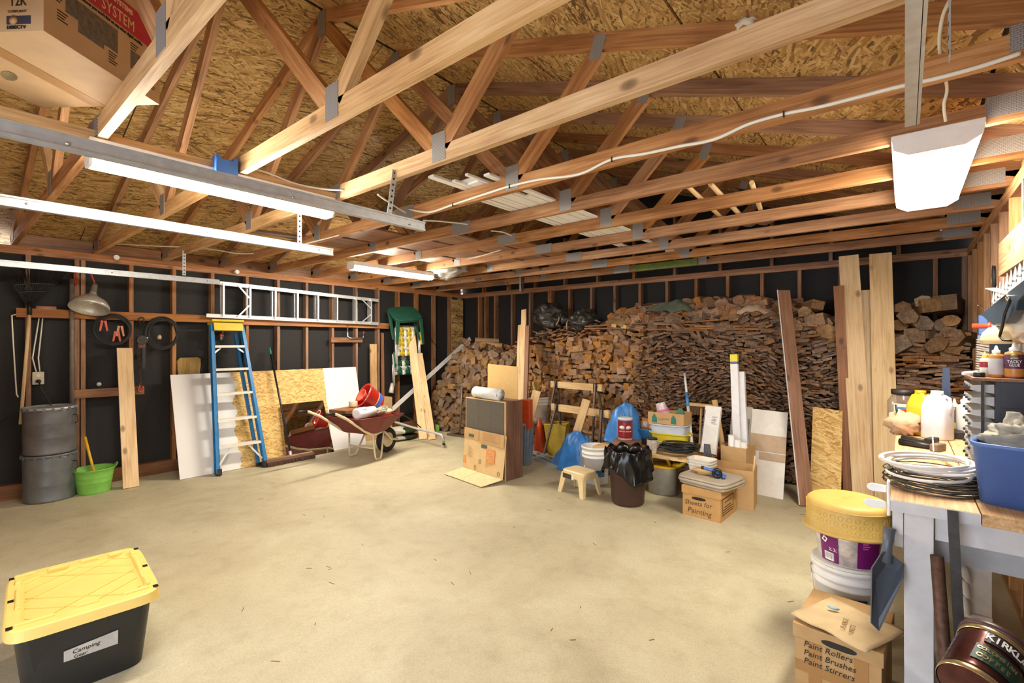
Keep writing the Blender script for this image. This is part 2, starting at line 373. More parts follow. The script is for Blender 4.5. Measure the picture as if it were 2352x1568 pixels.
M['white'] = pm('white_paint', (236, 234, 230), .5, .05, 10)
M['offwhite'] = pm('offwhite_plastic', (226, 222, 212), .42, .05, 10)
M['black'] = pm('black_plastic', (24, 24, 25), .42, .15, 20)
M['rubber'] = pm('black_rubber', (30, 29, 28), .7, .2, 30)
M['cable'] = pm('white_cable', (232, 228, 216), .45, .05, 10)
M['card'] = pm('cardboard', (196, 158, 108), .75, .07, 9)
M['card_pale'] = pm('pale_cardboard', (214, 184, 134), .75, .07, 9)
M['ink'] = pm('black_ink', (30, 27, 26), .7, .1, 20)
M['rust'] = pm('rusty_iron', (92, 66, 52), .6, .35, 40, .4, .3)
M['iron'] = pm('dark_iron', (62, 58, 56), .5, .25, 40, .6)
M['chrome'] = pm('chrome', (214, 214, 216), .18, .05, 20, .95)
# ================================================================ the building
YF = -1.15                                 # front wall line (behind the camera, door opening)
fb = MB(); fb.b2((XL - .4, YF - 1.5, -.12), (XR + .4, YB + .4, 0)); floor = struct('floor', M['concrete'], fb)
STX = .10
# --- left wall: black felt over studs
w = MB(); w.b2((XL - STX - .02, YF, 0), (XL - STX + .006, YB + .1, 2.47)); wl = struct('wall_left', M['felt'], w)
def stud_mesh():
    m = MB(); m.bar((0, 0, 0), (0, 0, 1), .038, .089, (1, 0, 0)); return m
i = -6
studs_left = []
while True:
    y = 1.410 + .4064 * i
    if y > YB - .06: break
    m = MB(); m.bar((XL - .0445, y, .14), (XL - .0445, y, 2.39), .038, .089, (1, 0, 0)); part(wl, 'stud', M['fir_red'], m)
    i += 1
for y in (.955, YB - .045):
    m = MB(); m.bar((XL - .0445, y, .14), (XL - .0445, y, 2.39), .038, .089, (1, 0, 0)); part(wl, 'stud', M['fir_red'], m)
for z0, z1, y0, y1 in ((2.39, 2.43, YF, YB), (2.43, 2.47, YF, 3.1), (2.43, 2.47, 3.104, YB)):
    m = MB(); m.bar((XL - .0445, y0, (z0 + z1) / 2), (XL - .0445, y1, (z0 + z1) / 2), .089, z1 - z0 - .001, (0, 0, 1)); part(wl, 'top_plate', M['rail'], m)
m = MB(); m.bar((XL - .0445, YF, .07), (XL - .0445, YB, .07), .089, .14, (0, 0, 1)); part(wl, 'bottom_plate', M['brownplank'], m)
def lrail(px0, px1, z, h=.089, mat='rail', name='rail'):
    y0 = ax(px0, 787, XL + .03).y; y1 = ax(px1, 787, XL + .03).y
    m = MB(); m.bar((XL + .0195, y0, z), (XL + .0195, y1, z), .037, h, (0, 0, 1)); return part(wl, name, M[mat], m)
lrail(37, 487, 1.815); lrail(489, 893, 1.80); lrail(168, 331, .985); lrail(760, 832, 1.565, .075)
# --- back wall
w = MB(); w.b2((XL - .1, YB + STX - .006, 0), (XR + .1, YB + STX + .02, 2.47)); wb = struct('wall_back', M['felt'], w)
g = MB(); xm = (XL + XR) / 2
g.prism([(XL - .1, 2.47), (XR + .1, 2.47), (XR + .1, 2.595), (xm, 3.82), (XL - .1, 2.595)], .02, Matrix(((1, 0, 0, 0), (0, 0, -1, YB + STX + .02), (0, 1, 0, 0), (0, 0, 0, 1))))
part(wb, 'gable_sheathing', M['felt'], g)
xs = [-5.845 + .4064 * i for i in range(-1, 16)] + [-5.845 + .4064 * 3 + .041, -5.845 - .4064 * .6]
for x in xs:
    if x > XR - .03: continue
    m = MB(); m.bar((x, YB + .0445, .04), (x, YB + .0445, 2.39), .038, .089, (0, 1, 0)); part(wb, 'stud', M['fir_red'], m)
m = MB(); m.bar((XR - .02, YB + .0445, .04), (XR - .02, YB + .0445, 2.39), .038, .089, (0, 1, 0)); part(wb, 'stud', M['fir_red'], m)
for z0, z1 in ((0, .04), (2.39, 2.43), (2.43, 2.47)):
    m = MB(); m.bar((XL, YB + .0445, (z0 + z1) / 2), (XR, YB + .0445, (z0 + z1) / 2), .089, .039, (0, 0, 1)); part(wb, 'top_plate' if z0 else 'bottom_plate', M['rail'] if z0 else M['brownplank'], m)
for k in range(-7, 8):
    x = xm + k * .61; top = 2.5 + (3.585 - abs(x - xm)) * .333 - .05
    if top < 2.62: continue
    m = MB(); m.bar((x, YB + .0445, 2.47), (x, YB + .0445, top), .038, .089, (0, 1, 0)); part(wb, 'gable_stud', M['fir_red'], m)
# corner OSB strip
m = MB(); p0 = ax(1037, 787, XL + .005); m.b2((XL + .004, p0.y, .04), (XL + .016, YB - .004, 2.36)); part(wl, 'corner_panel', M['osb_roof'], m)
# --- right wall
w = MB(); w.b2((XR + STX - .006, YF, 0), (XR + STX + .02, YB + .1, 2.47)); wr = struct('wall_right', M['felt'], w)
y = YB - .03
while y > YF:
    m = MB(); m.bar((XR + .0445, y, .04), (XR + .0445, y, 2.39), .038, .089, (1, 0, 0)); part(wr, 'stud', M['fir'], m); y -= .4064
for z0, z1 in ((0, .04), (2.39, 2.43), (2.43, 2.47)):
    m = MB(); m.bar((XR + .0445, YF, (z0 + z1) / 2), (XR + .0445, YB, (z0 + z1) / 2), .089, .039, (0, 0, 1)); part(wr, 'top_plate' if z0 else 'bottom_plate', M['fir'], m)
m = MB(); m.bar((XR - .019, YF + .2, 2.03), (XR - .019, 4.2, 2.03), .037, .2, (0, 0, 1)); part(wr, 'tool_board', M['fir'], m)
# --- front wall behind the camera, one garage doorway open to daylight
w = MB(); w.b2((XL - .1, YF - .06, 0), (-2.40, YF, 2.47)); w.b2((.15, YF - .06, 0), (XR + .1, YF, 2.47)); w.b2((-2.40, YF - .06, 2.14), (.15, YF, 2.47))
w.prism([(XL - .1, 2.47), (XR + .1, 2.47), (XR + .1, 2.6), (xm, 3.82), (XL - .1, 2.6)], .06, Matrix(((1, 0, 0, 0), (0, 0, -1, YF), (0, 1, 0, 0), (0, 0, 0, 1))))
struct('wall_front', M['fir_pale'], w)
# --- roof deck: OSB sheets on both slopes
SL = 1 / 3.0; CS = 1 / math.sqrt(1 + SL * SL)
def slope_pt(side, s, y, up=0.0):        # s metres down the slope from the ridge
    dx = s * CS
    return V((xm + side * dx, y, 2.53 + .0938 + SL * (3.585 - dx) + up))
cm = MB()
for side in (-1, 1):      # roofing above the sheets
    q = [slope_pt(side, 0, YF - .5, .016), slope_pt(side, 4.15, YF - .5, .016), slope_pt(side, 4.15, YB + .3, .016), slope_pt(side, 0, YB + .3, .016)]
    cm.hexa(q + [a + V((0, 0, .03)) for a in q])
deck = struct('ceiling', M['felt'], cm)
for side in (-1, 1):
    for r in range(4):
        s0 = r * 1.19 + .012; s1 = min((r + 1) * 1.19 - .004, 4.1)
        y = YF - .6 + (.0 if r % 2 else -1.22) + .3
        while y < YB + .1:
            y0 = max(y, YF - .3) + .002; y1 = min(y + 2.436, YB + .13) - .002; y += 2.44
            if y1 - y0 < .1: continue
            a, b_, c, d = slope_pt(side, s0, y0), slope_pt(side, s0, y1), slope_pt(side, s1, y1), slope_pt(side, s1, y0)
            n = V((side * SL, 0, 1)).normalized() * .012
            o = V((rr(0, 40), rr(0, 40), 0)); gs = [V((q[0], q[1], 0)) + o for q in ((y0, s0), (y1, s0), (y1, s1), (y0, s1))]
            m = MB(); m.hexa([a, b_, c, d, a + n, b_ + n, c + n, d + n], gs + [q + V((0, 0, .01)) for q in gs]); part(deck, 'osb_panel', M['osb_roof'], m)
# --- trusses
TRY = [.48 + .6096 * k for k in range(10)]
HB = 2.472
def truss(y, mats, label):
    t = thing('roof_truss', label, 'truss', (xm, y, HB), 0, 'roof trusses')
    yc = y + .019
    zt = HB + .089
    m = MB(); m.bar((XL - .09, yc, HB + .0445), (xm + .1, yc, HB + .0445), .038, .089, (0, 0, 1)); part(t, 'bottom_chord', mats[0], m)
    m = MB(); m.bar((xm + .1, yc, HB + .0445), (XR + .09, yc, HB + .0445), .038, .089, (0, 0, 1)); part(t, 'bottom_chord', mats[1], m)
    for sd in (-1, 1):
        m = MB(); a = V((xm, yc, 2.53 + .0469 + SL * 3.585)); e = V((xm + sd * 3.72, yc, 2.53 + .0469 + SL * (3.585 - 3.72)))
        m.bar(a, e, .038, .089, (0, 0, 1)); part(t, 'top_chord', mats[2], m)
        pb = V((xm + sd * 1.195, yc, zt)); pt = V((xm + sd * 1.80, yc, 2.53 + SL * 1.785)); pr = V((xm + sd * .03, yc, 2.53 + SL * 3.5))
        m = MB(); m.bar(pb + V((sd * .03, 0, 0)), pt, .038, .089, (0, 0, 1)); part(t, 'web', mats[3], m)
        m = MB(); m.bar(pb - V((sd * .045, 0, 0)), pr, .0378, .089, (0, 0, 1)); part(t, 'web', mats[2], m)
    def np(x, z, w_, h_, rz=0.0):
        m = MB(); Mx = Matrix.Rotation(rz, 3, 'Y'); m.box((x, y - .0015, z), (w_, .003, h_), M=Mx)
        m.g = [V((v.x, v.z, 0)) for v in m.v]; part(t, 'nail_plate', M['plate'], m)
    for sd in (-1, 1):
        np(xm + sd * 1.195, zt - .005, .10, .15); np(xm + sd * 1.80, 2.53 + SL * 1.785 + .01, .075, .13, sd * .32)
        np(xm + sd * 3.47, HB + .070, .20, .088)
    np(xm + .12, HB + .05, .22, .095); np(xm, 2.53 + SL * 3.585 - .01, .10, .17)
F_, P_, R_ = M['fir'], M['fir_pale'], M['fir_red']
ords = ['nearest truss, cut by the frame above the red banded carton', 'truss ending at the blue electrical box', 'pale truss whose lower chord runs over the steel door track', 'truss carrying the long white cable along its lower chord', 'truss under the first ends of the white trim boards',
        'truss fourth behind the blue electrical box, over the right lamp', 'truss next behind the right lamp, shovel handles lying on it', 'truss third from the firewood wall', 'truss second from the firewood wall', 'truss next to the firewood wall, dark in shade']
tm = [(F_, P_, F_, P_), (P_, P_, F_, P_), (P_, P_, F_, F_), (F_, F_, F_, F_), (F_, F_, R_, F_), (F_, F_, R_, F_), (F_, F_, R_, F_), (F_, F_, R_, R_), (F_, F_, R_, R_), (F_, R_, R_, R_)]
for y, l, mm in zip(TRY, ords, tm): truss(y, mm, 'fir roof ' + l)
# eave blocking between the trusses, both sides
for k in range(len(TRY)):
    y0 = TRY[k] + .04; y1 = (TRY[k + 1] if k + 1 < len(TRY) else YB) - .002
    for x in (XL - .07, XR + .07):
        m = MB(); m.bar((x, y0, 2.535), (x, y1, 2.535), .036, .126, (0, 0, 1)); part(deck, 'eave_block', M['fir_pale'] if x > 0 else M['fir_red'], m)
# runner boards between trusses under the middle lamp
for (y0, y1) in ((-.6, .478), (.52, 1.088), (1.13, 1.70)):
    m = MB(); m.bar((-2.95, y0, HB + .019), (-2.95, y1, HB + .019), .089, .036, (0, 0, 1))
    part(deck, 'runner_board', M['fir_pale'], m)
# ================================================================ lamps
def lamp(name, label, x, y0, y1, power, w_=.13, zb=2.372, zt=2.468, hs=.050):
    t = thing(name, label, 'lamp', (x, (y0 + y1) / 2, zt), 0); zl = zt - hs
    m = MB(); m.b2((x - w_ * .52, y0, zl), (x + w_ * .52, y1, zt)); part(t, 'housing', M['white'], m, bevel=.004)
    m = MB(); k = w_ / 2; pr = [(-k, zl), (-k * .97, zb + (zl - zb) * .45), (-k * .62, zb), (k * .62, zb), (k * .97, zb + (zl - zb) * .45), (k, zl)]
    Mx = Matrix(((1, 0, 0, x), (0, 0, -1, y1 - .012), (0, 1, 0, 0), (0, 0, 0, 1)))
    m.prism(pr, y1 - y0 - .024, Mx); part(t, 'lens', emit(name + '_lens', LAMP_COLOR, power), m, label='glowing white lens')
    for (ya, yb) in ((y0, y0 + .012), (y1 - .012, y1)):
        m = MB(); m.prism([(a * 1.02, c if c == zl else c - .001) for a, c in pr], yb - ya, Matrix(((1, 0, 0, x), (0, 0, -1, yb), (0, 1, 0, 0), (0, 0, 0, 1))))
        part(t, 'end_cap', M['white'], m)
    return t
lamp('strip_lamp', 'lit fluorescent strip behind the steel door track, below the blue box', -2.945, .455, 1.675, LAMP_POWER['centre'], zb=2.345)
lamp('wrap_lamp', 'lit wide fluorescent fixture above the workbench', .11, 2.80, 4.02, LAMP_POWER['right'], .30, hs=.025)
lamp('strip_lamp', 'lit fluorescent strip nearest the ladder wall, far under the trusses', -4.97, 3.08, 4.30, LAMP_POWER['left'], .14)
# ================================================================ along the ladder wall
PWALL = XL + .02
def spiral(c, u, v, r0, r1, loops, jit, n=26, seed=1, w=None, rise=0.0):
    R = random.Random(seed); c = V(c); u = V(u); v = V(v); w = V(w) if w is not None else u.cross(v); pts = []
    oj = (0, 0, 0)
    for k in range(int(loops * n)):
        if k % n == 0: oj = (R.uniform(-jit, jit), R.uniform(-jit, jit), R.uniform(-jit, jit)); rf = R.uniform(.9, 1.06)
        t = 2 * math.pi * k / n; f = k / (loops * n)
        pts.append(c + u * (r0 * rf * math.cos(t) + oj[0]) + v * (r1 * rf * math.sin(t) + oj[1]) + w * (oj[2] * .6 + rise * f))
    return [pts[0]] + [(a + b * 2 + d) / 4 for a, b, d in zip(pts, pts[1:], pts[2:])] + [pts[-1]]
# leaf rake
t = thing('leaf_rake', 'black fan leaf rake hung upside down with a pale wooden handle', 'rake', ax(47, 975, XL + .09))
a = ax(68, 716, XL + .06)
m = MB(); m.tube([ax(47, 974, XL + .10), ax(59, 830, XL + .08), a], .0135, 10); part(t, 'handle', M['pine'], m)
m = MB(); m.tube([a + V((0, 0, -.03)), a + V((0, 0, .09))], .017, 10); part(t, 'ferrule', M['black'], m)
N = 24
for k in range(N):
    f = k / (N - 1); e = ax(2 + 158 * f, 612 + 10 * abs(f - .5), XL + .03 + .02 * (k % 2)); mid = a + (e - a) * .6 + V((.02, 0, 0))
    m = MB(); m.tube([a + V((0, 0, .03)), mid, e, e + V((.035, 0, -.01))], .0038, 5); part(t, 'tine', M['black'], m)
for q in (.45, .62):
    m = MB(); m.tube([a + (ax(2 + 158 * f, 612 + 10 * abs(f - .5), XL + .045) - a) * q + V((.025, 0, 0)) for f in [i / 12 for i in range(13)]], .009, 6); part(t, 'brace_band', M['black'], m)
# outlet with cable and plug
t = thing('outlet_box', 'ivory electrical outlet plate on the felt wall above the grey drums', 'outlet', ax(87, 868, XL - .03))
p = ax(87, 868, XL - .02); m = MB(); m.box(p, (.06, .085, .125)); part(t, 'cover_plate', pm('ivory', (206, 200, 178), .4), m, bevel=.004)
for dz in (-.028, .028):
    m = MB(); m.lathe([(.017, 0), (.017, .004)], p + V((.03, 0, dz)), 14, M=Matrix.Rotation(math.pi / 2, 3, 'Y')); part(t, 'socket', M['offwhite'], m)
m = MB(); m.lathe([(.02, 0), (.018, .03), (.006, .045)], p + V((.034, 0, -.03)), 12, M=Matrix.Rotation(math.pi / 2, 3, 'Y')); m.tube([p + V((.07, 0, -.03)), p + V((.075, .02, -.12)), p + V((.06, .1, -.3)), p + V((.05, .16, -.36)), p + V((.05, .1, -.40)), p + V((.05, -.2, -.33)), p + V((.05, -.4, -.5))], .006, 6)
part(t, 'plug_cord', M['black'], m)
for dx in (-.012, .014):
    m = MB(); m.tube([p + V((0, dx, .06)), p + V((.01, dx * 1.6 - .02, .2)), p + V((0, dx + .02, .6))], .006, 6); part(t, 'supply_cable', M['cable'], m)
# white bent rod at the end of the rail
m = MB(); m.tube([ax(37, 722, XL + .05), ax(27, 724, XL + .05), ax(30, 780, XL + .05), ax(38, 905, XL + .05), ax(42, 912, XL + .05)], .006, 6)
solo('bent_rod', 'thin white bent rod hanging from the rail end beside the leaf rake', 'rod', M['cable'], m)
m = MB(); p = ax(105, 707, XL + .02); m.tube([ax(82, 706.5, XL + .02), ax(129, 708, XL + .02)], .022, 10); solo('sealant_tube', 'pale tube lying on the rail right of the rake', 'tube', pm('tube_red', (176, 128, 110), .5), m)
# grey pole
m = MB(); m.tube([ax(165, 640, XL + .06), ax(165, 950, XL + .06)], .019, 10); solo('metal_pole', 'dull grey pole hanging upright left of the bell lamp', 'pole', pm('grey_pole', (116, 104, 96), .5, .2), m)
# bell lamp
t = thing('bell_lamp', 'unlit aluminium bell reflector lamp with orange bracket clamped to the stud', 'lamp', ax(214, 668, XL + .18))
nk = ax(214, 672, XL + .20); rim = ax(221, 712, XL + .27)
axd = V((.34, -.22, -.92)).normalized(); rot = V((0, 0, -1)).rotation_difference(axd).to_matrix()
m = MB(); m.lathe([(.028, 0), (.034, -.025), (.075, -.06), (.13, -.10), (.158, -.145), (.166, -.185), (.163, -.185), (.154, -.146), (.126, -.104), (.07, -.066), (.028, -.03)], nk, 28, M=rot, caps=False); part(t, 'reflector', pm('dull_aluminium', (190, 186, 178), .36, .1, 30, .4), m)
m = MB(); m.lathe([(.018, .10), (.024, .08), (.028, .0), (.026, -.02)], nk, 14, M=rot); part(t, 'socket', pm('grey_socket', (120, 112, 104), .5), m)
m = MB(); m.lathe([(.012, -.04), (.03, -.075), (.034, -.1), (.02, -.125), (.002, -.132)], nk, 12, M=rot); part(t, 'bulb', M['offwhite'], m)
orange = pm('orange_red_enamel', (196, 78, 48), .45, .15)
k0 = nk - axd * .09
m = MB(); m.tube([k0, ax(208, 625, XL + .17), ax(202, 618, XL + .1), ax(176, 624, XL + .06), ax(176, 655, XL + .05)], .008, 6); part(t, 'bracket', orange, m)
m = MB(); m.tube([ax(170, 628, XL + .05), ax(174, 656, XL + .05)], .008, 6); part(t, 'clamp_jaw', orange, m)
# coils on the rail
m = MB(); m.tube(spiral(ax(258, 757, XL + .09), (0, 1, 0), (0, 0, 1), .155, .155, 9, .014, seed=3), .0065, 6)
t = thing('jumper_cable', 'black jumper cable coil with red and copper clamps hung under the bell lamp', 'cable', ax(258, 790, XL + .06)); part(t, 'cable_coil', M['rubber'], m)
for (q, c) in (((238, 748), orange), ((276, 760), pm('copper_clamp', (176, 116, 88), .4, .15, 20, .4)), ((268, 772), orange)):
    p = ax(q[0], q[1], XL + .12)
    for s in (-1, 1):
        m = MB(); m.bar(p + V((0, s * .012, .055)), p + V((0, s * .03, -.055)), .022, .014, (1, 0, 0), taper=.7); part(t, 'clamp_handle', c, m)
m = MB(); m.tube(spiral(ax(372, 765, XL + .09), (0, 1, 0), (0, 0, 1), .15, .175, 9, .014, seed=5), .008, 6)
t = thing('cable_hank', 'black extension cord coil hung right of the chain hoist', 'cord', ax(372, 800, XL + .06)); part(t, 'cord_coil', M['rubber'], m)
m = MB(); p = ax(366, 779, XL + .12); m.lathe([(.018, 0), (.022, .03), (.012, .05)], p, 12); part(t, 'plug', pm('tan_plug', (190, 168, 130), .5), m)
# chain hoist
t = thing('chain_hoist', 'rusty lever chain hoist hanging from the rail between two black coils', 'hoist', ax(325, 900, XL + .06))
h = ax(325, 735, XL + .07)
def hook(c, s=1.0, up=1):
    return [V(c) + V((0, math.cos(th) * .026 * s, up * math.sin(th) * .03 * s)) for th in [(-1.2 + i * .5) for i in range(9)]] + [V(c) + V((0, 0, -up * .07 * s))]
m = MB(); m.tube(hook(h), .008, 7); part(t, 'top_hook', M['iron'], m)
b = ax(324, 785, XL + .07)
m = MB(); m.box(b, (.07, .075, .15)); part(t, 'gear_body', pm('dark_red_iron', (96, 56, 50), .5, .25), m, bevel=.015)
m = MB(); m.lathe([(.05, -.03), (.055, 0), (.05, .03)], b + V((.02, 0, .02)), 16, M=Matrix.Rotation(math.pi / 2, 3, 'Y')); part(t, 'ratchet_wheel', M['iron'], m)
m = MB(); m.bar(b + V((.02, .02, -.05)), b + V((.03, .02, -.30)), .03, .012, (1, 0, 0)); part(t, 'lever', M['iron'], m)
m = MB(); m.box(b + V((.03, .01, .045)), (.03, .09, .014)); part(t, 'swivel_bar', M['galv'], m)
e = ax(323, 893, XL + .07)
for k in range(16):
    f = k / 15; c = b + V((0, -.025, -.07)) + (e + V((0, 0, .03)) - b - V((0, -.025, -.07))) * f
    m = MB(); dr = V((0, 1, 0)) if k % 2 else V((1, 0, 0)); m.tube([c + dr * .012 * math.cos(th) + V((0, 0, .019 * math.sin(th))) for th in [i * math.pi / 5 for i in range(10)]], .0035, 5, closed=True); part(t, 'chain_link', M['rust'], m)
m = MB(); m.tube(hook(e, 1.0, -1), .008, 7); part(t, 'bottom_hook', orange, m)
m = MB(); m.lathe([(.0, .012), (.02, .01), (.022, 0)], ax(227, 882, XL - STX + .01), 14, M=Matrix.Rotation(math.pi / 2, 3, 'Y')); solo('white_button', 'small round white button nailed on the black felt', 'cap', M['offwhite'], m)
for k, (px, py, ww) in enumerate(((265, 592, 'above the grey pole'), (541, 625, 'above the aluminium ladder'))):
    m = MB(); p = ax(px, py, XL + .005); m.lathe([(.024, 0), (.03, .02), (.02, .045), (.026, .06)], p, 12, M=Matrix.Rotation(math.pi / 2, 3, 'Y')); solo('porcelain_insulator', 'white porcelain knob on the top plate ' + ww, 'insulator', M['white'], m)
# two grey steel drums, one on the other
drumm = pm('grey_drum', (112, 116, 120), .42, .16, 9, .35)
drumd = pm('grey_drum_worn', (104, 104, 106), .48, .26, 7, .3)
dc = V((-6.455, .725, 0))
for (z0, mt, lb) in ((0, drumm, 'grey steel drum on the floor, lower of the stacked pair'), (.452, drumd, 'dented grey steel drum set on top of another drum')):
    t = thing('steel_drum', lb, 'drum', dc + V((0, 0, z0)))
    pr = [(.185, 0), (.192, .004), (.192, .02), (.189, .03), (.192, .15), (.194, .16), (.192, .17), (.192, .29), (.194, .30), (.192, .31), (.195, .41), (.195, .425)]
    m = MB(); m.lathe(pr, dc + V((0, 0, z0)), 36); part(t, 'body', mt, m)
    m = MB(); m.lathe([(.0, .43), (.17, .43), (.188, .424), (.2, .424), (.204, .435), (.2, .448), (.192, .45), (.186, .438), (.17, .436), (0, .436)], dc + V((0, 0, z0)), 36, caps=False); part(t, 'lid_ring', M['galv'] if z0 else drumm, m)
    for k in range(20):
        th = k * math.pi / 10; m = MB(); m.box(dc + V((math.cos(th) * .203, math.sin(th) * .203, z0 + .43)), (.008, .022, .026), th); part(t, 'crimp_tab', drumm, m)
    m = MB(); th = .9; q = dc + V((math.cos(th) * .197, math.sin(th) * .197, z0 + .33)); m.tube([q + V((0, 0, .03)), q + V((.02, .025, .03)), q + V((.03, .03, -.04)), q + V((.01, .01, -.05))], .005, 6); part(t, 'side_handle', M['iron'], m)
# green pail with yellow stick
gc = fl(197, 1138) + V((-.10, .08, 0)); lime = pm('lime_enamel', (132, 198, 88), .35, .08)
t = thing('green_pail', 'lime green metal pail on the floor beside the grey drums', 'pail', gc)
m = MB(); m.lathe([(.125, 0), (.13, .008), (.134, .02), (.144, .11), (.147, .115), (.146, .122), (.15, .16), (.153, .165), (.152, .172), (.166, .235), (.171, .238), (.171, .246), (.165, .246), (.15, .16), (.128, .012), (0, .012)], gc, 34, caps=False); part(t, 'body', lime, m)
m = MB(); m.lathe([(0, .001), (.125, .001)], gc, 34, caps=False); part(t, 'base', lime, m)
for s in (-1, 1):
    q = gc + V((.0, s * .165, .235)); m = MB(); m.tube([q + V((-.035, 0, 0)), q + V((-.02, s * .02, .035)), q + V((.02, s * .02, .035)), q + V((.035, 0, 0))], .006, 6); part(t, 'handle_loop', lime, m)
m = MB(); m.tube([gc + V((.02, .03, .02)), ax(195, 1003, gc.x - .09)], .0125, 10); solo('yellow_stick', 'yellow painted stick standing in the lime green pail', 'stick', pm('yellow_paint', (222, 166, 34), .4), m)
# plank leaning between drums and sheet
def leaner(name, label, foot, top, w_, t_, mat, cat='plank', group=None, facing=None, bevel=0):
    m = MB(); d = (V(top) - V(foot)).normalized(); f = V(facing) if facing is not None else (CAMP - V(foot)); f.z = 0; f = (f - d * f.dot(d)).normalized()
    o = V(foot); lift = abs(f.z) * t_ / 2 + .001
    m.bar(V(foot) + V((0, 0, lift)), V(top) + V((0, 0, lift)), w_, t_, f); return solo(name, label, cat, M[mat] if isinstance(mat, str) else mat, m, group, bevel=bevel)
leaner('wide_plank', 'knotty pale plank leaning alone on the felt wall past the drums', fl(301, 1120), ax(286, 800, XL + .06), .135, .02, 'pine', facing=(1, 0, 0))
# --- painted 4x8 sheet
pmx, nt, bs = base_mat('half_painted_sheet', .55)
E_OSB = M['osb'].node_tree
def sheet_mat():
    m = M['osb'].copy(); m.name = 'half_painted_osb'; nt = m.node_tree; b = nt.nodes['Principled BSDF']; L = nt.links
    src = b.inputs['Base Color'].links[0].from_socket
    at = nn(nt, 'ShaderNodeAttribute', attribute_name='gc'); sx = nn(nt, 'ShaderNodeSeparateXYZ'); L.new(at.outputs['Vector'], sx.inputs[0])
    no = nn(nt, 'ShaderNodeTexNoise'); no.inputs['Scale'].default_value = 3.4; no.inputs['Detail'].default_value = 3; L.new(at.outputs['Vector'], no.inputs['Vector'])
    ad_ = nn(nt, 'ShaderNodeMath', operation='MULTIPLY_ADD'); ad_.inputs[1].default_value = .26; L.new(no.outputs['Fac'], ad_.inputs[0]); L.new(sx.outputs['X'], ad_.inputs[2])
    lo = nn(nt, 'ShaderNodeMath', operation='LESS_THAN'); lo.inputs[1].default_value = .76; L.new(ad_.outputs[0], lo.inputs[0])
    hi = nn(nt, 'ShaderNodeMath', operation='GREATER_THAN'); hi.inputs[1].default_value = 1.90
    ad2 = nn(nt, 'ShaderNodeMath', operation='MULTIPLY_ADD'); ad2.inputs[1].default_value = .06; L.new(no.outputs['Fac'], ad2.inputs[0]); L.new(sx.outputs['X'], ad2.inputs[2]); L.new(ad2.outputs[0], hi.inputs[0])
    mx_ = nn(nt, 'ShaderNodeMath', operation='MAXIMUM'); L.new(lo.outputs[0], mx_.inputs[0]); L.new(hi.outputs[0], mx_.inputs[1])
    mc = nn(nt, 'ShaderNodeMix', data_type='RGBA'); L.new(mx_.outputs[0], mc.inputs['Factor']); L.new(src, mc.inputs[6]); mc.inputs[7].default_value = (*srgb(228, 226, 224), 1)
    L.new(mc.outputs[2], b.inputs['Base Color']); return m
SH = [V((-6.20, 1.735, .0)), V((-6.20, 4.10, .0)), V((-6.635, 4.20, 1.14)), V((-6.635, 1.76, 1.14))]
m = MB(); nrm = V((1.14, 0, .435)).normalized() * .011; ln = 2.42
g = [V((0, 0, 0)), V((ln, 0, 0)), V((ln, 1.22, 0)), V((0, 1.22, 0))]
m.hexa([q for q in SH] + [q + nrm for q in SH], g + [q + V((0, 0, .02)) for q in g])
solo('plywood_sheet', 'large strand board sheet leaning on the wall, white painted at both ends', 'panel', sheet_mat(), m)
# mirror
mm, nt, bs = base_mat('mirror_glass', .02, 1.0); bs.inputs['Base Color'].default_value = (.72, .73, .72, 1)
t = thing('mirror', 'frameless mirror leaning on the painted sheet behind the push broom', 'mirror', (-6.12, 3.2, 0))
q = [V((-6.135, 2.89, .004)), V((-6.135, 3.55, .004)), V((-6.395, 3.53, .70)), V((-6.395, 2.93, .70))]; nm_ = V((.7, 0, .26)).normalized()
m = MB(); m.hexa([a - nm_ * .003 for a in q] + [a + nm_ * .003 for a in q]); part(t, 'mirror_glass', mm, m)
m = MB(); m.hexa([a - nm_ * .008 for a in q] + [a - nm_ * .0032 for a in q]); part(t, 'backing_board', M['card'], m)
# --- blue step ladder, folded, leaning
blue = pm('blue_fibreglass', (36, 118, 178), .4, .16, 14); yel = pm('yellow_cap', (214, 186, 40), .45, .08)
t = thing('step_ladder', 'blue fibreglass step ladder with yellow cap, folded and leaning on the painted sheet', 'ladder', (-6.08, 2.32, 0))
FL_ = (V((-6.06, 2.075, .02)), V((-6.575, 2.185, 1.74))); FR_ = (V((-6.05, 2.575, .02)), V((-6.575, 2.50, 1.74)))
ld = (FL_[1] - FL_[0]).normalized(); nf = V((ld.z, 0, -ld.x)).normalized()
for (a, b, s) in ((FL_[0], FL_[1], 1), (FR_[0], FR_[1], -1)):
    m = MB(); m.bar(a, b, .008, .075, nf); part(t, 'front_rail', blue, m)
    for o in (.034, -.034):
        m = MB(); off = nf * o + V((0, -s * .016, 0)); m.bar(a + off, b + off, .032, .007, nf); part(t, 'rail_flange', blue, m)
    m = MB(); m.bar(a - ld * .02 + nf * .0, a + ld * .05, .044, .09, nf); part(t, 'foot', M['black'], m, label='black rubber foot')
    off = -nf * .095 + V((0, s * .03, 0))
    m = MB(); m.bar(a + off + ld * .04, b + off - ld * .08, .03, .045, nf); part(t, 'rear_rail', blue, m)
    m = MB(); m.bar(a + off - ld * .0, a + off + ld * .05, .04, .055, nf); part(t, 'foot', M['black'], m, label='black rubber foot')
for k, zz in enumerate((.305, .605, .905, 1.195, 1.475)):
    f = (zz - .02) / 1.72; a = FL_[0].lerp(FL_[1], f); b = FR_[0].lerp(FR_[1], f)
    m = MB(); m.bar(a + V((0, .004, 0)), b - V((0, .004, 0)), .085, .028, (0, 0, 1)); part(t, 'step', M['offwhite'], m)
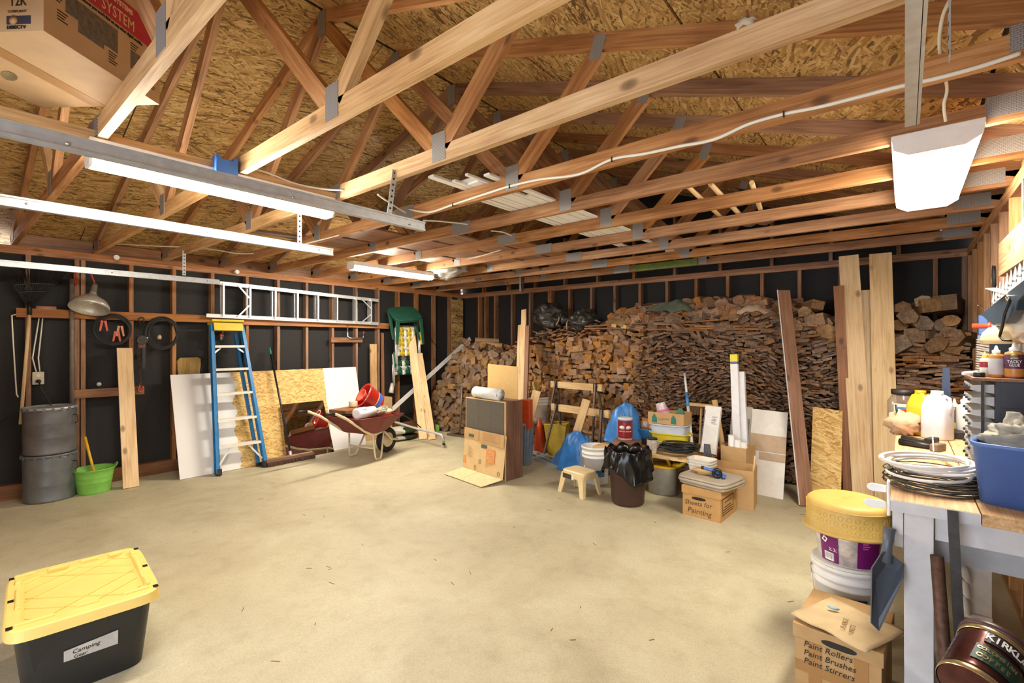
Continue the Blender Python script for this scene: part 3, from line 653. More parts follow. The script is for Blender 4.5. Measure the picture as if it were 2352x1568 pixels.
for s, (a0, b0) in ((1, FL_), (-1, FR_)):
    f1 = (.305 - .02) / 1.72; a = a0.lerp(b0, f1); m = MB(); m.bar(a0.lerp(b0, .05) + V((0, s * .01, 0)), a + V((0, s * .14, -.01)), .02, .004, nf); part(t, 'foot_brace', M['alu'], m)
    f1 = (1.475 - .02) / 1.72; a = a0.lerp(b0, f1 - .045); m = MB(); m.bar(a + V((0, s * .01, 0)), a0.lerp(b0, f1 - .01) + V((0, s * .08, 0)), .018, .004, nf); part(t, 'top_brace', M['alu'], m)
m = MB(); c = (FL_[1] + FR_[1]) / 2; m.box(c + V((-.02, 0, .035)), (.17, .37, .03), M=Matrix.Rotation(-.29, 3, 'Y')); part(t, 'top_cap', yel, m, bevel=.008)
m = MB(); m.box(c + V((.065, 0, -.02)), (.012, .33, .10), M=Matrix.Rotation(-.29, 3, 'Y')); part(t, 'cap_skirt', yel, m, bevel=.003)
# straw broom behind the sheet
t = thing('straw_broom', 'straw broom standing bristles up behind the painted sheet', 'broom', (-6.73, 1.98, 0))
m = MB(); m.tube([(-6.73, 1.99, .002), (-6.73, 1.98, 1.02)], .012, 8); part(t, 'handle', M['pine'], m)
m = MB(); pb = [(1.88, 1.00), (2.07, 1.00), (2.10, 1.24), (2.10, 1.325), (2.07, 1.345), (1.88, 1.34), (1.85, 1.30), (1.855, 1.2)]
m.prism(pb, .05, Matrix(((0, 0, 1, -6.755), (1, 0, 0, 0), (0, 1, 0, 0), (0, 0, 0, 1))))
straw = wood('straw', (120, 92, 48), (176, 142, 84), (200, 168, 108), .8, 2.0, False); m.g = [V((v.z, v.y, v.x)) for v in m.v]
part(t, 'bristles', straw, m, bevel=.008)
# push broom
t = thing('push_broom', 'push broom with green tipped black handle standing in front of the sheet', 'broom', (-6.03, 2.9, 0))
m = MB(); m.b2((-6.075, 2.585, .045), (-6.005, 3.195, .085)); part(t, 'head_block', M['brownplank'], m, bevel=.006)
m = MB()
for k in range(40):
    y = 2.595 + k * .0152
    for x in (-6.085, -6.06, -6.035, -6.01, -5.99): m.bar((x + .0, y, .05), (x + rr(-.012, .012), y + rr(-.006, .006), .002), .016, .014, (1, 0, 0))
o = part(t, 'bristles', pm('brown_bristle', (74, 52, 40), .8, .3, 60), m, kind='stuff')
m = MB(); a = V((-6.04, 2.90, .07)); b = ax(622, 812, XL + .06); m.tube([a, b], .0125, 10); part(t, 'handle', M['black'], m)
m = MB(); d = (b - a).normalized(); m.tube([b - d * .01, b + d * .09], [.0135, .011], 10); part(t, 'handle_grip', pm('green_grip', (32, 128, 96), .45), m, label='green grip')
m = MB(); m.tube([a - d * .01, a + d * .07], .018, 10); part(t, 'ferrule', M['alu'], m)
# aluminium ladder on the rail
t = thing('aluminium_ladder', 'folded aluminium step ladder hung sideways on the wall above the blue ladder', 'ladder', (XL + .08, 3.4, 1.86))
LX = XL + .10
for dx in (0, -.075):
    tl, tr, bl, br = ax(505 - (0 if dx == 0 else 4), 650, LX + dx), ax(869, 690, LX + dx), ax(474, 724, LX + dx), ax(869, 743, LX + dx)
    for (a, b) in ((tl, tr), (bl, br)):
        m = MB(); m.bar(a, b, .006, .045, (0, 0, 1)); part(t, 'side_rail', M['alu'], m)
        for s in (1, -1):
            m = MB(); m.bar(a + V((0, 0, s * .021)), b + V((0, 0, s * .021)), .03, .004, (0, 0, 1)); part(t, 'rail_flange', M['alu'], m)
    ks = (512, 573, 631, 682, 729, 773, 816, 851) if dx == 0 else (508, 566, 624, 676, 723, 768, 812, 846)
    for px in ks:
        f = (ax(px, 700, LX + dx).y - tl.y) / (tr.y - tl.y)
        a = tl.lerp(tr, f); b = V((a.x, a.y, bl.lerp(br, (a.y - bl.y) / (br.y - bl.y)).z))
        m = MB(); m.bar(a, b, .06 if dx == 0 else .03, .022, (0, 1, 0)); part(t, 'step' if dx == 0 else 'rear_rung', M['alu'], m)
    if dx == 0:
        def onr(px, top): f = (ax(px, 700, LX).y - tl.y) / (tr.y - tl.y); q = tl.lerp(tr, f); return q if top else V((q.x, q.y, bl.lerp(br, (q.y - bl.y) / (br.y - bl.y)).z))
        for (p0, p1) in ((545, 571), (828, 850)):
            mid = onr(p1, True).lerp(onr(p1, False), .5)
            for tp in (True, False):
                m = MB(); m.bar(onr(p0, tp) + V((.02, 0, 0)), mid + V((.02, 0, .05 if tp else -.05)), .018, .004, (1, 0, 0)); part(t, 'diagonal_brace', M['alu'], m)
# hooks
for (lab, px, py, sc_) in (('chrome J hook with red tip behind the blue ladder', 511, 765, 1.0), ('chrome utility hook on the short rail below the ladder end', 798, 765, 1.3)):
    t = thing('utility_hook', lab, 'hook', ax(px, py, XL + .05))
    p = ax(px, py, XL + .045); m = MB()
    m.tube([p + V((0, 0, .10 * sc_)), p + V((.01, 0, -.03)), p + V((.03, -.01, -.075)), p + V((.06, -.03, -.09)), p + V((.09, -.05, -.075)), p + V((.095, -.05, -.04))] if sc_ == 1 else [p + V((0, 0, .14)), p + V((.005, .0, -.05)), p + V((.03, .03, -.075)), p + V((.03, .22, -.075)), p + V((.03, .26, -.06)), p + V((.03, .265, .0))], .009, 8); part(t, 'shank', M['chrome'], m)
    q = V(m.v[-10]); e = p + (V((.095, -.05, -.04)) if sc_ == 1 else V((.03, .265, .0)))
    m = MB(); m.tube([e - V((0, 0, .005)), e + V((0, 0, .03))], .0125, 8); part(t, 'tip', pm('red_tip', (190, 40, 36), .4), m, label='red rubber tip')
# boards standing in the bays
for px, top, X, w_, lb, mt in ((857, 790, XL + .02, .125, 'pale board standing upright left of the lawn chairs', 'fir_pale'), (878, 765, XL + .02, .05, 'brown narrow board standing upright left of the lawn chairs', 'brownplank')):
    p = ax(px, top, X); leaner('upright_board', lb, (X + .03, p.y, 0), (p.x - .0, p.y, p.z), w_, .018, mt, facing=(1, 0, 0))
# --- folded lawn chairs and the green side table hung above
def lawn_chair(lab, y0, z0, z1, X, c1, c2, wd, tilt):
    t = thing('lawn_chair', lab, 'chair', (X, y0, z0), 0, 'folded webbed lawn chairs')
    yr = y0 + wd
    m = MB(); tube_pts = [V((X, y0, z0)), V((X + tilt, y0, z1 - .04)), V((X + tilt, y0 + .04, z1)), V((X + tilt, yr - .04, z1)), V((X + tilt, yr, z1 - .04)), V((X, yr, z0))]
    m.tube(tube_pts, .0125, 8); part(t, 'frame_tube', M['alu'], m)
    for dy in (-.04, wd + .04):
        for q in (0, 1):
            m = MB(); m.tube([V((X + .05 + q * .03, y0 + dy, z0 - .12 - q * .05)), V((X + .04 + q * .03, y0 + dy - .01, z1 - .2 + q * .1))], .0115, 8); part(t, 'leg', M['alu'], m)
        m = MB(); m.box((X + .10, y0 + dy, (z0 + z1) / 2 + .12), (.022, .03, .36)); part(t, 'armrest', c1, m, bevel=.004)
    ny = 5; nz = max(4, int((z1 - z0) / .075)); sw = wd / ny
    for k in range(ny):
        m = MB(); y = y0 + (k + .5) * sw
        def fn(u, v, y=y, k=k): z = z0 + (z1 - z0) * v; return V((X + tilt * v + .014 + .005 * math.sin((v * nz * 1.0 + k) * math.pi), y + (u - .5) * sw * .86, z))
        m.sheet(fn, 1, nz * 4); part(t, 'web_strap', c1 if k % 2 else c2, m, solid=.002)
    for j in range(nz):
        m = MB(); z = z0 + (j + .5) * (z1 - z0) / nz
        def fn(u, v, z=z, j=j): return V((X + tilt * (z - z0) / (z1 - z0) + .014 - .005 * math.sin((u * ny + j + .5) * math.pi), y0 + u * wd, z + (v - .5) * .062))
        m.sheet(fn, ny * 4, 1); part(t, 'web_strap', c2 if j % 2 else c1, m, solid=.002)
    return t
yw = pm('yellow_webbing', (222, 190, 50), .55); ww = pm('white_webbing', (226, 224, 214), .55); gw = pm('green_webbing', (28, 96, 74), .55)
cy = ax(905, 800, XL + .16).y
lawn_chair('folded lawn chair with yellow and white webbing under the green table', cy, 1.30, 1.80, XL + .22, yw, ww, .40, -.03)
lawn_chair('folded lawn chair with dark green and white webbing, lowest on the wall', cy + .02, .98, 1.36, XL + .12, gw, ww, .42, -.02)
gt = pm('green_resin', (26, 78, 62), .5, .18)
p = ax(930, 722, XL + .27)
t = thing('resin_table', 'dark green plastic side table hung over the folded lawn chairs', 'table', p)
Rm = Matrix.Rotation(math.radians(38), 3, 'Y') @ Matrix.Rotation(math.radians(8), 3, 'X')
m = MB()
n = 24; pl = []
for k in range(n):
    th = 2 * math.pi * k / n; c_, s_ = math.cos(th), math.sin(th); e = .5
    pl.append((.19 * math.copysign(abs(c_) ** e, c_), .27 * math.copysign(abs(s_) ** e, s_)))
m.prism(pl, .03, Matrix.Translation(p) @ Rm.to_4x4()); part(t, 'table_top', gt, m, bevel=.012)
m = MB(); m.prism([(x * .93, y * .93) for x, y in pl], .035, Matrix.Translation(p) @ Rm.to_4x4() @ Matrix.Translation((0, 0, -.034))); part(t, 'apron', gt, m)
for sx in (-1, 1):
    for sy in (-1, 1):
        a = p + Rm @ V((sx * .15, sy * .22, 0)); b = p + V((sx * .05 + .10, sy * .27, -.50 if sx > 0 else -.42)); b.x = max(b.x, XL + .05)
        m = MB(); m.bar(a, b, .075, .03, (1, 0, 0), taper=.55); part(t, 'leg', gt, m, bevel=.006)
m = MB(); m.tube([ax(962, 722, XL + .05), ax(975, 760, XL + .03), ax(1003, 795, XL + .03)], .005, 5); solo('loose_wire', 'thin dark wire hanging right of the green side table', 'wire', M['iron'], m)
m = MB(); m.tube([ax(968, 725, XL + .02), ax(975, 790, XL + .02), ax(988, 825, XL + .02)], .004, 5); solo('loose_wire', 'shorter limp wire on the felt right of the green side table', 'wire', M['iron'], m)
m = MB(); m.tube([ax(902, 880, XL + .06), ax(898, 902, XL + .07)], [.03, .045], 8); solo('white_paddle', 'white flared paddle hanging under the lawn chairs', 'paddle', M['white'], m)
# white trim leaning in the corner
m = MB(); m.bar((-6.50, 4.45, .20), (-6.33, 6.45, 1.60), .07, .016, (1, 0, 0)); solo('trim_strip', 'long white trim strip leaning diagonally into the far corner', 'strip', M['white'], m)
# two leaning planks
leaner('leaning_plank', 'pale knotty plank leaning right of the lawn chairs, taller of the pair', fl(972, 1009), ax(944, 764, XL + .16), .13, .02, 'pine', facing=(1, -.5, 0))
leaner('leaning_plank', 'pale knotty plank leaning in front of a taller one, by the firewood', fl(992, 1010), ax(962, 812, XL + .28), .12, .02, 'pine', facing=(1, -.5, 0))
# soil bags
bagw = pm('soil_bag', (214, 216, 206), .4, .12, 12); bagk = pm('soil_bag_black', (44, 50, 24), .45, .3, 26)
for k, lb in enumerate(('white and black garden soil bag on the floor behind the wheelbarrow', 'white and black garden soil bag lying on top of another bag')):
    b = V((-6.16, 4.66, k * .092)); t = thing('soil_bag', lb, 'bag', b)
    m = MB(); m.blob(b + V((0, 0, .047)), (.21, .34, .05), 20, 8, .10, k + 3); part(t, 'sack', bagw, m)
    m = MB(); m.blob(b + V((.05, .08, .0475)), (.175, .22, .0498), 20, 8, .10, k + 3); part(t, 'printed_band', bagk, m)
m = MB(); c = fl(1005, 990); m.lathe([(.035, 0), (.045, .11), (.042, .11), (.033, .004), (0, .004)], c, 18, caps=False); solo('plastic_cup', 'small lime green plastic cup on the floor by the firewood', 'cup', lime, m)
# cardboard carton behind the wheelbarrow
b = ax(868, 915, XL + .25)
t = thing('shipping_carton', 'flat cardboard carton standing behind the red mop bucket', 'carton', (XL + .2, b.y, 0))
m = MB(); m.b2((XL + .10, b.y - .27, 0), (XL + .28, b.y + .25, .645)); part(t, 'box', M['card'], m)
for yy, zz, r_ in ((-.09, .55, .03), (.05, .545, .04), (-.05, .40, .03)):
    m = MB(); m.tube([V((XL + .282, b.y + yy + r_ * math.cos(a), zz + r_ * math.sin(a))) for a in [i * math.pi / 8 for i in range(16)]], .003, 4, closed=True); part(t, 'printed_ring', pm('green_print', (96, 110, 70), .7), m)
# --- wheelbarrow (local axes: +y towards the wheel)
WB = V((-5.31, 2.80, 0)); WR = math.atan2(.21, .98)
t = thing('wheelbarrow', 'red wheelbarrow with cream tube frame piled with odds and ends', 'wheelbarrow', WB, WR)
cream = pm('cream_enamel', (224, 208, 176), .45, .08); red = pm('barrow_red', (112, 34, 30), .4, .16, 12)
def wp(mb, name, mat, **k): return part(t, name, mat, mb, world=False, **k)
for s in (-1, 1):
    x = s * .22; m = MB()
    m.tube([(x * 1.05, .0, .70), (x * 1.05, .14, .685), (x, .30, .61), (x * .98, .62, .40), (x * .95, .74, .345), (x * .9, .82, .335), (x * .55, 1.04, .335), (x * .42, 1.12, .30), (x * .36, 1.24, .19), (x * .36, 1.38, .165)], .0165, 8); wp(m, 'frame_rail', cream)
    m = MB(); m.tube([(x * 1.05, -.03, .705), (x * 1.05, .11, .69)], .021, 10); wp(m, 'grip', M['black'], label='black rubber grip')
    m = MB(); m.tube([(x * .95, .76, .335), (x * 1.03, .78, .05), (x * 1.03, .80, .018), (x * 1.03, .88, .018), (x * 1.0, .90, .04), (x * .7, 1.02, .335)], .0125, 8); wp(m, 'leg', cream)
m = MB(); m.tube([(-.2, .775, .16), (.2, .775, .16)], .012, 8); wp(m, 'cross_brace', cream)
m = MB(); m.tube([(-.09, 1.38, .165), (.09, 1.38, .165)], .014, 8); wp(m, 'nose_bar', cream)
w0 = V((0, 1.24, .175)); RY = Matrix.Rotation(math.pi / 2, 3, 'Y')
m = MB(); m.lathe([(.10, -.035), (.14, -.044), (.165, -.035), (.175, 0), (.165, .035), (.14, .044), (.10, .035), (.10, -.035)], w0, 30, M=RY, caps=False); wp(m, 'tyre', M['rubber'])
m = MB(); m.lathe([(.0, -.03), (.03, -.04), (.045, -.02), (.095, -.03), (.101, -.034), (.101, .034), (.095, .03), (.045, .02), (.03, .04), (0, .03)], w0, 24, M=RY, caps=False); wp(m, 'hub', cream)
# tray
top = [(-.31, .42, .585), (.31, .42, .585), (.33, .9, .56), (.26, 1.30, .545), (-.26, 1.30, .545), (-.33, .9, .56)]
bot = [(-.20, .66, .36), (.20, .66, .36), (.21, .85, .352), (.16, 1.06, .352), (-.16, 1.06, .352), (-.21, .85, .352)]
m = MB(); m.add(top + bot, [(i, (i + 1) % 6, 6 + (i + 1) % 6, 6 + i) for i in range(6)] + [(6, 7, 8, 9, 10, 11)]); o = wp(m, 'tray', red, solid=.004)
m = MB(); m.tube([V(q) for q in top], .008, 6, closed=True); wp(m, 'tray_rim', red)
def wl_(x, y, z): c, s = math.cos(WR), math.sin(WR); return WB + V((x * c - y * s, x * s + y * c, z))
# things in the barrow
m = MB(); a = wl_(.16, .52, .635); b = wl_(.12, .86, .625); d = (b - a).normalized(); m.tube([a, a + d * .004, b - d * .004, b], [.05, .068, .068, .05], 22)
t = thing('film_roll', 'roll in clear white plastic lying across the wheelbarrow', 'roll', a); part(t, 'roll', pm('white_film', (236, 238, 240), .22, .05), m)
m = MB(); mid = a.lerp(b, .3); m.box(mid + V((.03, -.0, .0615)), (.05, .12, .006), WR, M=Matrix.Rotation(WR, 3, 'Z') @ Matrix.Rotation(.45, 3, 'Y')); part(t, 'paper_label', pm('pale_blue_label', (150, 196, 226), .5), m)
m = MB(); m.tube(spiral(wl_(-.05, .98, .585), (1, 0, 0), (0, 1, .05), .19, .21, 6, .02, seed=11, rise=.06), .010, 6); solo('hose_coil', 'grey and white hose coiled in the wheelbarrow', 'hose', pm('grey_hose', (170, 164, 150), .5, .2), m)
m = MB(); m.tube(spiral(wl_(-.02, .60, .60), (1, 0, 0), (0, 1, .05), .12, .1, 3, .02, seed=12, rise=.03), .009, 6); solo('cord_loop', 'dark cord bunched behind the film roll in the wheelbarrow', 'cord', M['iron'], m)
for k, (x, y, z, r_) in enumerate(((.08, 1.0, .60, .06), (.0, 1.12, .60, .05), (.12, 1.13, .59, .055), (-.1, 1.15, .60, .05))):
    m = MB(); m.blob(wl_(x, y, z), (r_, r_ * 1.3, r_ * .7), 12, 8, .3, k); solo('rag', 'crumpled cream rag in the front of the wheelbarrow', 'rag', pm('cream_rag', (226, 204, 166), .85), m, 'cream rags in the barrow')
m = MB(); c = wl_(-.24, .86, .66); m.lathe([(.055, 0), (.058, .01), (.058, .07), (.055, .075), (0, .075)], c, 18); solo('small_tin', 'small open tin with pale rim behind the film roll', 'tin', pm('tan_tin', (198, 178, 150), .4), m)
m = MB(); m.box(wl_(-.2, .72, .62), (.3, .34, .07), WR); solo('paper_box', 'worn brown box lying in the wheelbarrow behind the film roll', 'box', M['brownplank'], m, bevel=.005)
# red mop bucket, tipped
bc = wl_(-.15, 1.10, .74); axd = V((-.10, -.82, .50)).normalized(); RB = V((0, 0, 1)).rotation_difference(axd).to_matrix()
redb = pm('bucket_red', (206, 46, 38), .35, .06)
t = thing('mop_bucket', 'red plastic mop bucket with wringer cone tipped over in the wheelbarrow', 'bucket', bc - V((0, 0, .12)))
m = MB(); m.lathe([(0, -.14), (.105, -.14), (.112, -.13), (.145, .12), (.156, .125), (.156, .138), (.142, .138), (.138, .12), (.108, -.12), (0, -.12)], bc, 30, M=RB, caps=False, sy=1.12); part(t, 'body', redb, m)
m = MB(); q = bc + RB @ V((-.055, .0, .125)); m.lathe([(.02, -.10), (.05, -.06), (.085, .0), (.09, .012), (.082, .012), (.045, -.055), (.015, -.095)], q, 24, M=RB, caps=False); part(t, 'wringer_cone', pm('wringer_red', (222, 92, 70), .4), m)
for k in range(14):
    th = k * math.pi / 7; m = MB(); m.bar(q + RB @ V((.025 * math.cos(th), .025 * math.sin(th), -.085)), q + RB @ V((.083 * math.cos(th), .083 * math.sin(th), .004)), .006, .006, axd); part(t, 'wringer_rib', pm('wringer_red2', (206, 72, 54), .4) if k == 0 else bpy.data.materials['wringer_red2'], m)
m = MB(); m.tube([bc + RB @ V((.0, .165 * math.cos(a), .12 - .0)) + RB @ V((.16 * math.sin(a), 0, .03 * math.sin(a))) for a in [i * math.pi / 12 for i in range(13)]], .004, 6); part(t, 'wire_handle', M['chrome'], m)
for (z0, z1, nm_2, cc_) in ((-.105, -.045, 'label', (62, 92, 180)), (-.045, -.032, 'label_edge', (226, 176, 60))): m = MB(); rz_ = lambda z: .112 + .033 * (z + .13) / .25 + .0018; m.lathe([(rz_(z0), z0), (rz_(z1), z1)], bc, 30, M=RB, caps=False, sy=1.12); part(t, nm_2, pm('bucket_' + nm_2, cc_, .5), m)
# bent tube and dark rod beyond the wheel
t = thing('bent_tube', 'bent aluminium tube with black end cap on the floor beyond the wheel', 'tube', fl(1019, 1022))
e = fl(1019, 1021); m = MB(); m.tube([V((-6.0, 4.35, .36)), ad(960, 985, 7.3), ad(1000, 994, 6.95), ad(1014, 999, 6.85), ad(1019, 1006, 6.83), e + V((0, 0, .03))], .017, 10); part(t, 'tube', M['alu'], m)
m = MB(); m.tube([e + V((0, 0, .0)), e + V((0, 0, .045))], .021, 10); part(t, 'end_cap', M['black'], m)
m = MB(); m.tube([wl_(-.1, 1.0, .66), ad(910, 951, 6.6), ad(930, 955, 6.7), ad(950, 967, 6.8), ad(967, 982, 6.9)], .008, 7); solo('curved_rod', 'thin dark curved rod sticking out of the wheelbarrow front', 'rod', M['iron'], m)
# ================================================================ middle of the floor
# --- big loudspeaker cabinet
t = thing('speaker_cabinet', 'large walnut veneer loudspeaker cabinet with dark grille cloth', 'speaker', (-3.70, 4.14, 0), math.radians(-7))
grille = pm('grille_cloth', (98, 92, 82), .9, .18, 160, bump=.3)
def sp(n, mt, lo, hi, **k): m = MB(); m.b2(lo, hi); return part(t, n, mt, m, world=False, **k)
sp('cabinet', M['walnut'], (-.345, -.105, 0), (.345, .15, .872), bevel=.003)
for k in range(3): sp('grille_panel', grille, (-.335 + k * .2235, -.125, .02), (-.335 + (k + 1) * .2235 - .002, -.1055, .86))
for x0, x1, z0, z1 in ((-.345, .345, .86, .872), (-.345, .345, 0, .02)): sp('grille_edge', M['card_pale'], (x0, -.124, z0), (x1, -.1052, z1))
for x in (-.345, .337): sp('grille_edge', M['card_pale'], (x, -.124, .021), (x + .008, -.1052, .859))
# flattened carton against it
t = thing('flattened_carton', 'flattened cardboard carton with orange square logo leaning on the loudspeaker', 'carton', (-3.68, 3.95, 0))
BL, BR, TL, TR_ = V((-4.03, 3.98, .045)), V((-3.33, 3.885, .045)), V((-4.045, 4.035, .515)), V((-3.325, 3.945, .505))
rv = (BR - BL); uv = TL - BL; nv = rv.cross(uv).normalized()
def sheetbox(q, th, nrm, g=None):
    m = MB(); g = g or [V((0, 0, 0)), V(((q[1] - q[0]).length, 0, 0)), V(((q[1] - q[0]).length, (q[3] - q[0]).length, 0)), V((0, (q[3] - q[0]).length, 0))]
    return m.hexa(list(q) + [a + nrm * th for a in q], g + [a + V((0, 0, th)) for a in g])
part(t, 'main_panel', M['card_pale'], sheetbox((BL, BR, TR_, TL), -.006, nv))
def onp(u, v, d=.002): return BL + rv * u + uv * v + nv * d
fd = V((-.04, -.24, -.038))
for (u0, u1) in ((0, .395), (.405, 1.0)):
    a, b = BL + rv * u0, BL + rv * u1; q = (a + fd + V((-.02 if u0 == 0 else 0, 0, 0)), b + fd + V((-.05 if u0 else 0, 0, 0)), b - V((0, .003, 0)), a - V((0, .003, 0)))
    part(t, 'bottom_flap', pm('flap_card', (222, 196, 150), .7) if u0 == 0 else bpy.data.materials['flap_card'], sheetbox(q, .005, V((0, 0, 1))))
part(t, 'top_flap', M['card'], sheetbox((onp(.40, .73), onp(1.0, .70), onp(1.0, 1.0, .004), onp(.40, .995, .004)), .004, nv))
part(t, 'top_flap', M['card'], sheetbox((onp(0, .76), onp(.385, .745), onp(.385, .995, .004), onp(0, 1.0, .004)), .004, nv))
org = pm('orange_print', (226, 150, 84), .7); grn = pm('green_label_print', (78, 98, 82), .7); faint = pm('faint_print', (170, 134, 88), .7)
def pr(u0, v0, u1, v1, mt, d=.0035): return part(t, 'print', mt, sheetbox((onp(u0, v0, d), onp(u1, v0, d), onp(u1, v1, d), onp(u0, v1, d)), .0006, nv))
pr(.585, .29, .80, .61, org); pr(.0, .14, .075, .32, org)
pr(.455, .60, .60, .68, grn); pr(.13, .80, .265, .87, grn, .0105)
for (u0, v0, u1, v1) in ((.50, .955, .90, .962), (.50, .78, .90, .787), (.50, .78, .506, .962), (.895, .78, .90, .962)): pr(u0, v0, u1, v1, faint, .0105)
for k in range(6): pr(.53, .80 + k * .026, .85 - (k % 3) * .05, .805 + k * .026, faint, .0105)
for k in range(9): pr(.11, .32 + k * .03, .26 - (k % 3) * .03, .325 + k * .03, faint)
for k in range(3): pr(.575, .27 - k * .04, .75 - .05 * k, .28 - k * .04, org)
for k, (wd, vv, s_) in enumerate((('THE', .535, .030), ('HOME', .445, .052), ('DEPOT', .345, .040))):
    c_ = onp(.69 + (k - 1) * .004, vv, .006); r_ = (rv.normalized() * .80 + uv.normalized() * .6)
    text(t, wd, s_, frame(c_, r_, uv), M['card_pale'], 'logo_lettering', 'CENTER', bold=.0008)
for (u, v_) in ((.325, .10), (.90, .10), (.44, .26)):
    c_ = onp(u, v_, .003); m = MB(); m.tube([c_ + rv.normalized() * .018 * math.cos(a) + uv.normalized() * .024 * math.sin(a) for a in [i * math.pi / 6 for i in range(12)]], .0022, 4, closed=True); part(t, 'print', grn, m)
# film roll on top, cardboard sheet behind
tz = .873
m = MB(); a, b = V((-3.92, 4.085, tz + .066)), V((-3.47, 4.02, tz + .066)); d = (b - a).normalized(); m.tube([a, a + d * .002, b - d * .006, b, b - d * .02], [.04, .066, .066, .06, .035], 24)
solo('wrapped_roll', 'white paper roll in clear film lying on top of the loudspeaker', 'roll', pm('white_roll', (226, 224, 222), .3, .06, 20), m)
p0, p1 = ay(1118, 800, 4.42), ay(1187, 800, 4.34)
m = MB(); m.add([V((p0.x, 4.42, 0)), V((p1.x, 4.34, 0)), V((p1.x, 4.36, 1.24)), V((p0.x, 4.44, 1.255)), V((p0.x, 4.426, 0)), V((p1.x, 4.346, 0)), V((p1.x, 4.366, 1.24)), V((p0.x, 4.446, 1.255))], [(3, 2, 1, 0)[::-1], (4, 5, 6, 7)[::-1], (0, 4, 5, 1)[::-1], (1, 5, 6, 2)[::-1], (2, 6, 7, 3)[::-1], (3, 7, 4, 0)[::-1]])
solo('hardboard_sheet', 'plain tan hardboard sheet standing behind the loudspeaker', 'panel', pm('tan_board', (206, 172, 112), .7, .05), m)
for k, (px, py, pb, w_, lb) in enumerate(((1204, 713, 1196, .075, 'tallest stud leaning on the firewood behind the loudspeaker'), (1197, 748, 1187, .085, 'pale stud leaning in front of the tallest one behind the loudspeaker'), (1212, 750, 1203, .06, 'brown stud leaning right of the pale one behind the loudspeaker'))):
    ft = ay(pb, 920, 4.95 - .045 * k); ft.z = 0; tp = ay(px, py, 5.68 - .05 * k)
    leaner('leaning_stud', lb, ft, tp, w_, .038, 'pine' if k < 2 else 'brownplank', 'stud', facing=(.3, -1, 0))
# galvanised fluted bin with things in it
gb = V((-3.75, 4.70, 0)); blueg = pm('blue_grey_zinc', (128, 142, 160), .4, .14, 14, .5)
t = thing('fluted_bin', 'ribbed blue grey zinc bin beside the loudspeaker', 'bin', gb)
m = MB(); n = 72
prof = [(.15, 0), (.152, .03), (.185, .48), (.19, .50), (.195, .505), (.195, .53), (.185, .53)]
vs = []; 
for (r_, z) in prof:
    for k in range(n):
        th = 2 * math.pi * k / n; q = r_ + (.006 * (1 if (k // 2) % 2 else -1) if .02 < z < .49 else 0); vs.append(gb + V((q * math.cos(th), q * math.sin(th), z)))
m.add(vs, [(i * n + k, i * n + (k + 1) % n, (i + 1) * n + (k + 1) % n, (i + 1) * n + k) for i in range(len(prof) - 1) for k in range(n)] + [tuple(range(n))[::-1]]); part(t, 'body', blueg, m, solid=.002)
orr = pm('orange_plastic', (206, 78, 36), .45, .1)
m = MB(); c = ay(1207, 948, 4.62); m.box((c.x - .02, 4.66, .64), (.135, .10, .36), .2); solo('orange_box', 'orange plastic box sticking out of the ribbed zinc bin', 'box', orr, m, bevel=.008)
leaner('short_board', 'short pale board with cut end standing in front of the white bucket', V((-3.62, 4.68, .44)), ay(1233, 898, 4.86), .105, .02, 'pine', facing=(.4, -1, 0))
# white bucket on a crate
t = thing('slat_crate', 'rough wooden crate under the white bucket behind the zinc bin', 'crate', (-4.04, 5.50, 0))
for k in range(3):
    for (y, nm) in ((5.36, 'front'), (5.64, 'back')):
        m = MB(); m.bar((-4.20, y, .06 + k * .125), (-3.88, y, .06 + k * .125), .018, .1, (0, 0, 1)); part(t, 'slat', M['brownplank'], m)
    for x in (-4.19, -3.89):
        m = MB(); m.bar((x, 5.37, .06 + k * .125), (x, 5.63, .06 + k * .125), .018, .1, (0, 0, 1)); part(t, 'slat', M['brownplank'], m)
m = MB(); m.b2((-4.20, 5.36, .365), (-3.88, 5.64, .38)); part(t, 'top_board', M['brownplank'], m)
def bucket(lb, c, h_=.37, r0=.13, r1=.15, mat='white', name='plastic_bucket', label=None, fill=None, M3=None):
    t = thing(name, lb, 'bucket', c); c = V(c); mt = M[mat] if isinstance(mat, str) else mat
    q = lambda r_, z: (r_, z * h_)
    m = MB(); m.lathe([(0, .004), q(r0, .004), q(r0 + .002, .02), q(r1 * .955, .70), q(r1 * 1.03, .705), q(r1 * 1.03, .735), q(r1 * .965, .74), q(r1 * .975, .80), q(r1 * 1.05, .805), q(r1 * 1.05, .84), q(r1 * .985, .845), q(r1, .93), q(r1 * 1.06, .935), q(r1 * 1.06, .99), q(r1 * 1.02, 1.0), q(r1 * .97, .99), q(r1 * .95, .7), q(r0 * .97, .03), (0, .02)], c, 32, caps=False); part(t, 'body', mt, m)
    dv = (CAMP - c); dv.z = 0; dv.normalize(); sd = V((-dv.y, dv.x, 0))
    m = MB(); m.tube([c + sd * (r1 * 1.05 * math.cos(a)) + dv * (r1 * 1.10 * math.sin(a)) + V((0, 0, h_ * (.86 - .62 * math.sin(a)))) for a in [i * math.pi / 14 for i in range(15)]], .0028, 6); part(t, 'wire_handle', M['chrome'], m)
    if label:
        rr_ = lambda f: r0 + (r1 * .955 - r0) * f / .7; m = MB(); a0 = math.atan2(dv.y, dv.x) + label[3]
        vs = [];
        for f in (label[1], label[2]):
            for k in range(7):
                a = a0 + (k - 3) * .16; vs.append(c + V((math.cos(a) * (rr_(f) + .002), math.sin(a) * (rr_(f) + .002), f * h_)))
        m.add(vs, [(k, k + 1, 8 + k, 7 + k) for k in range(6)]); part(t, 'label', label[0], m)
    return t
bucket('white plastic bucket on the rough crate behind the zinc bin', (-4.04, 5.50, .382), .37)
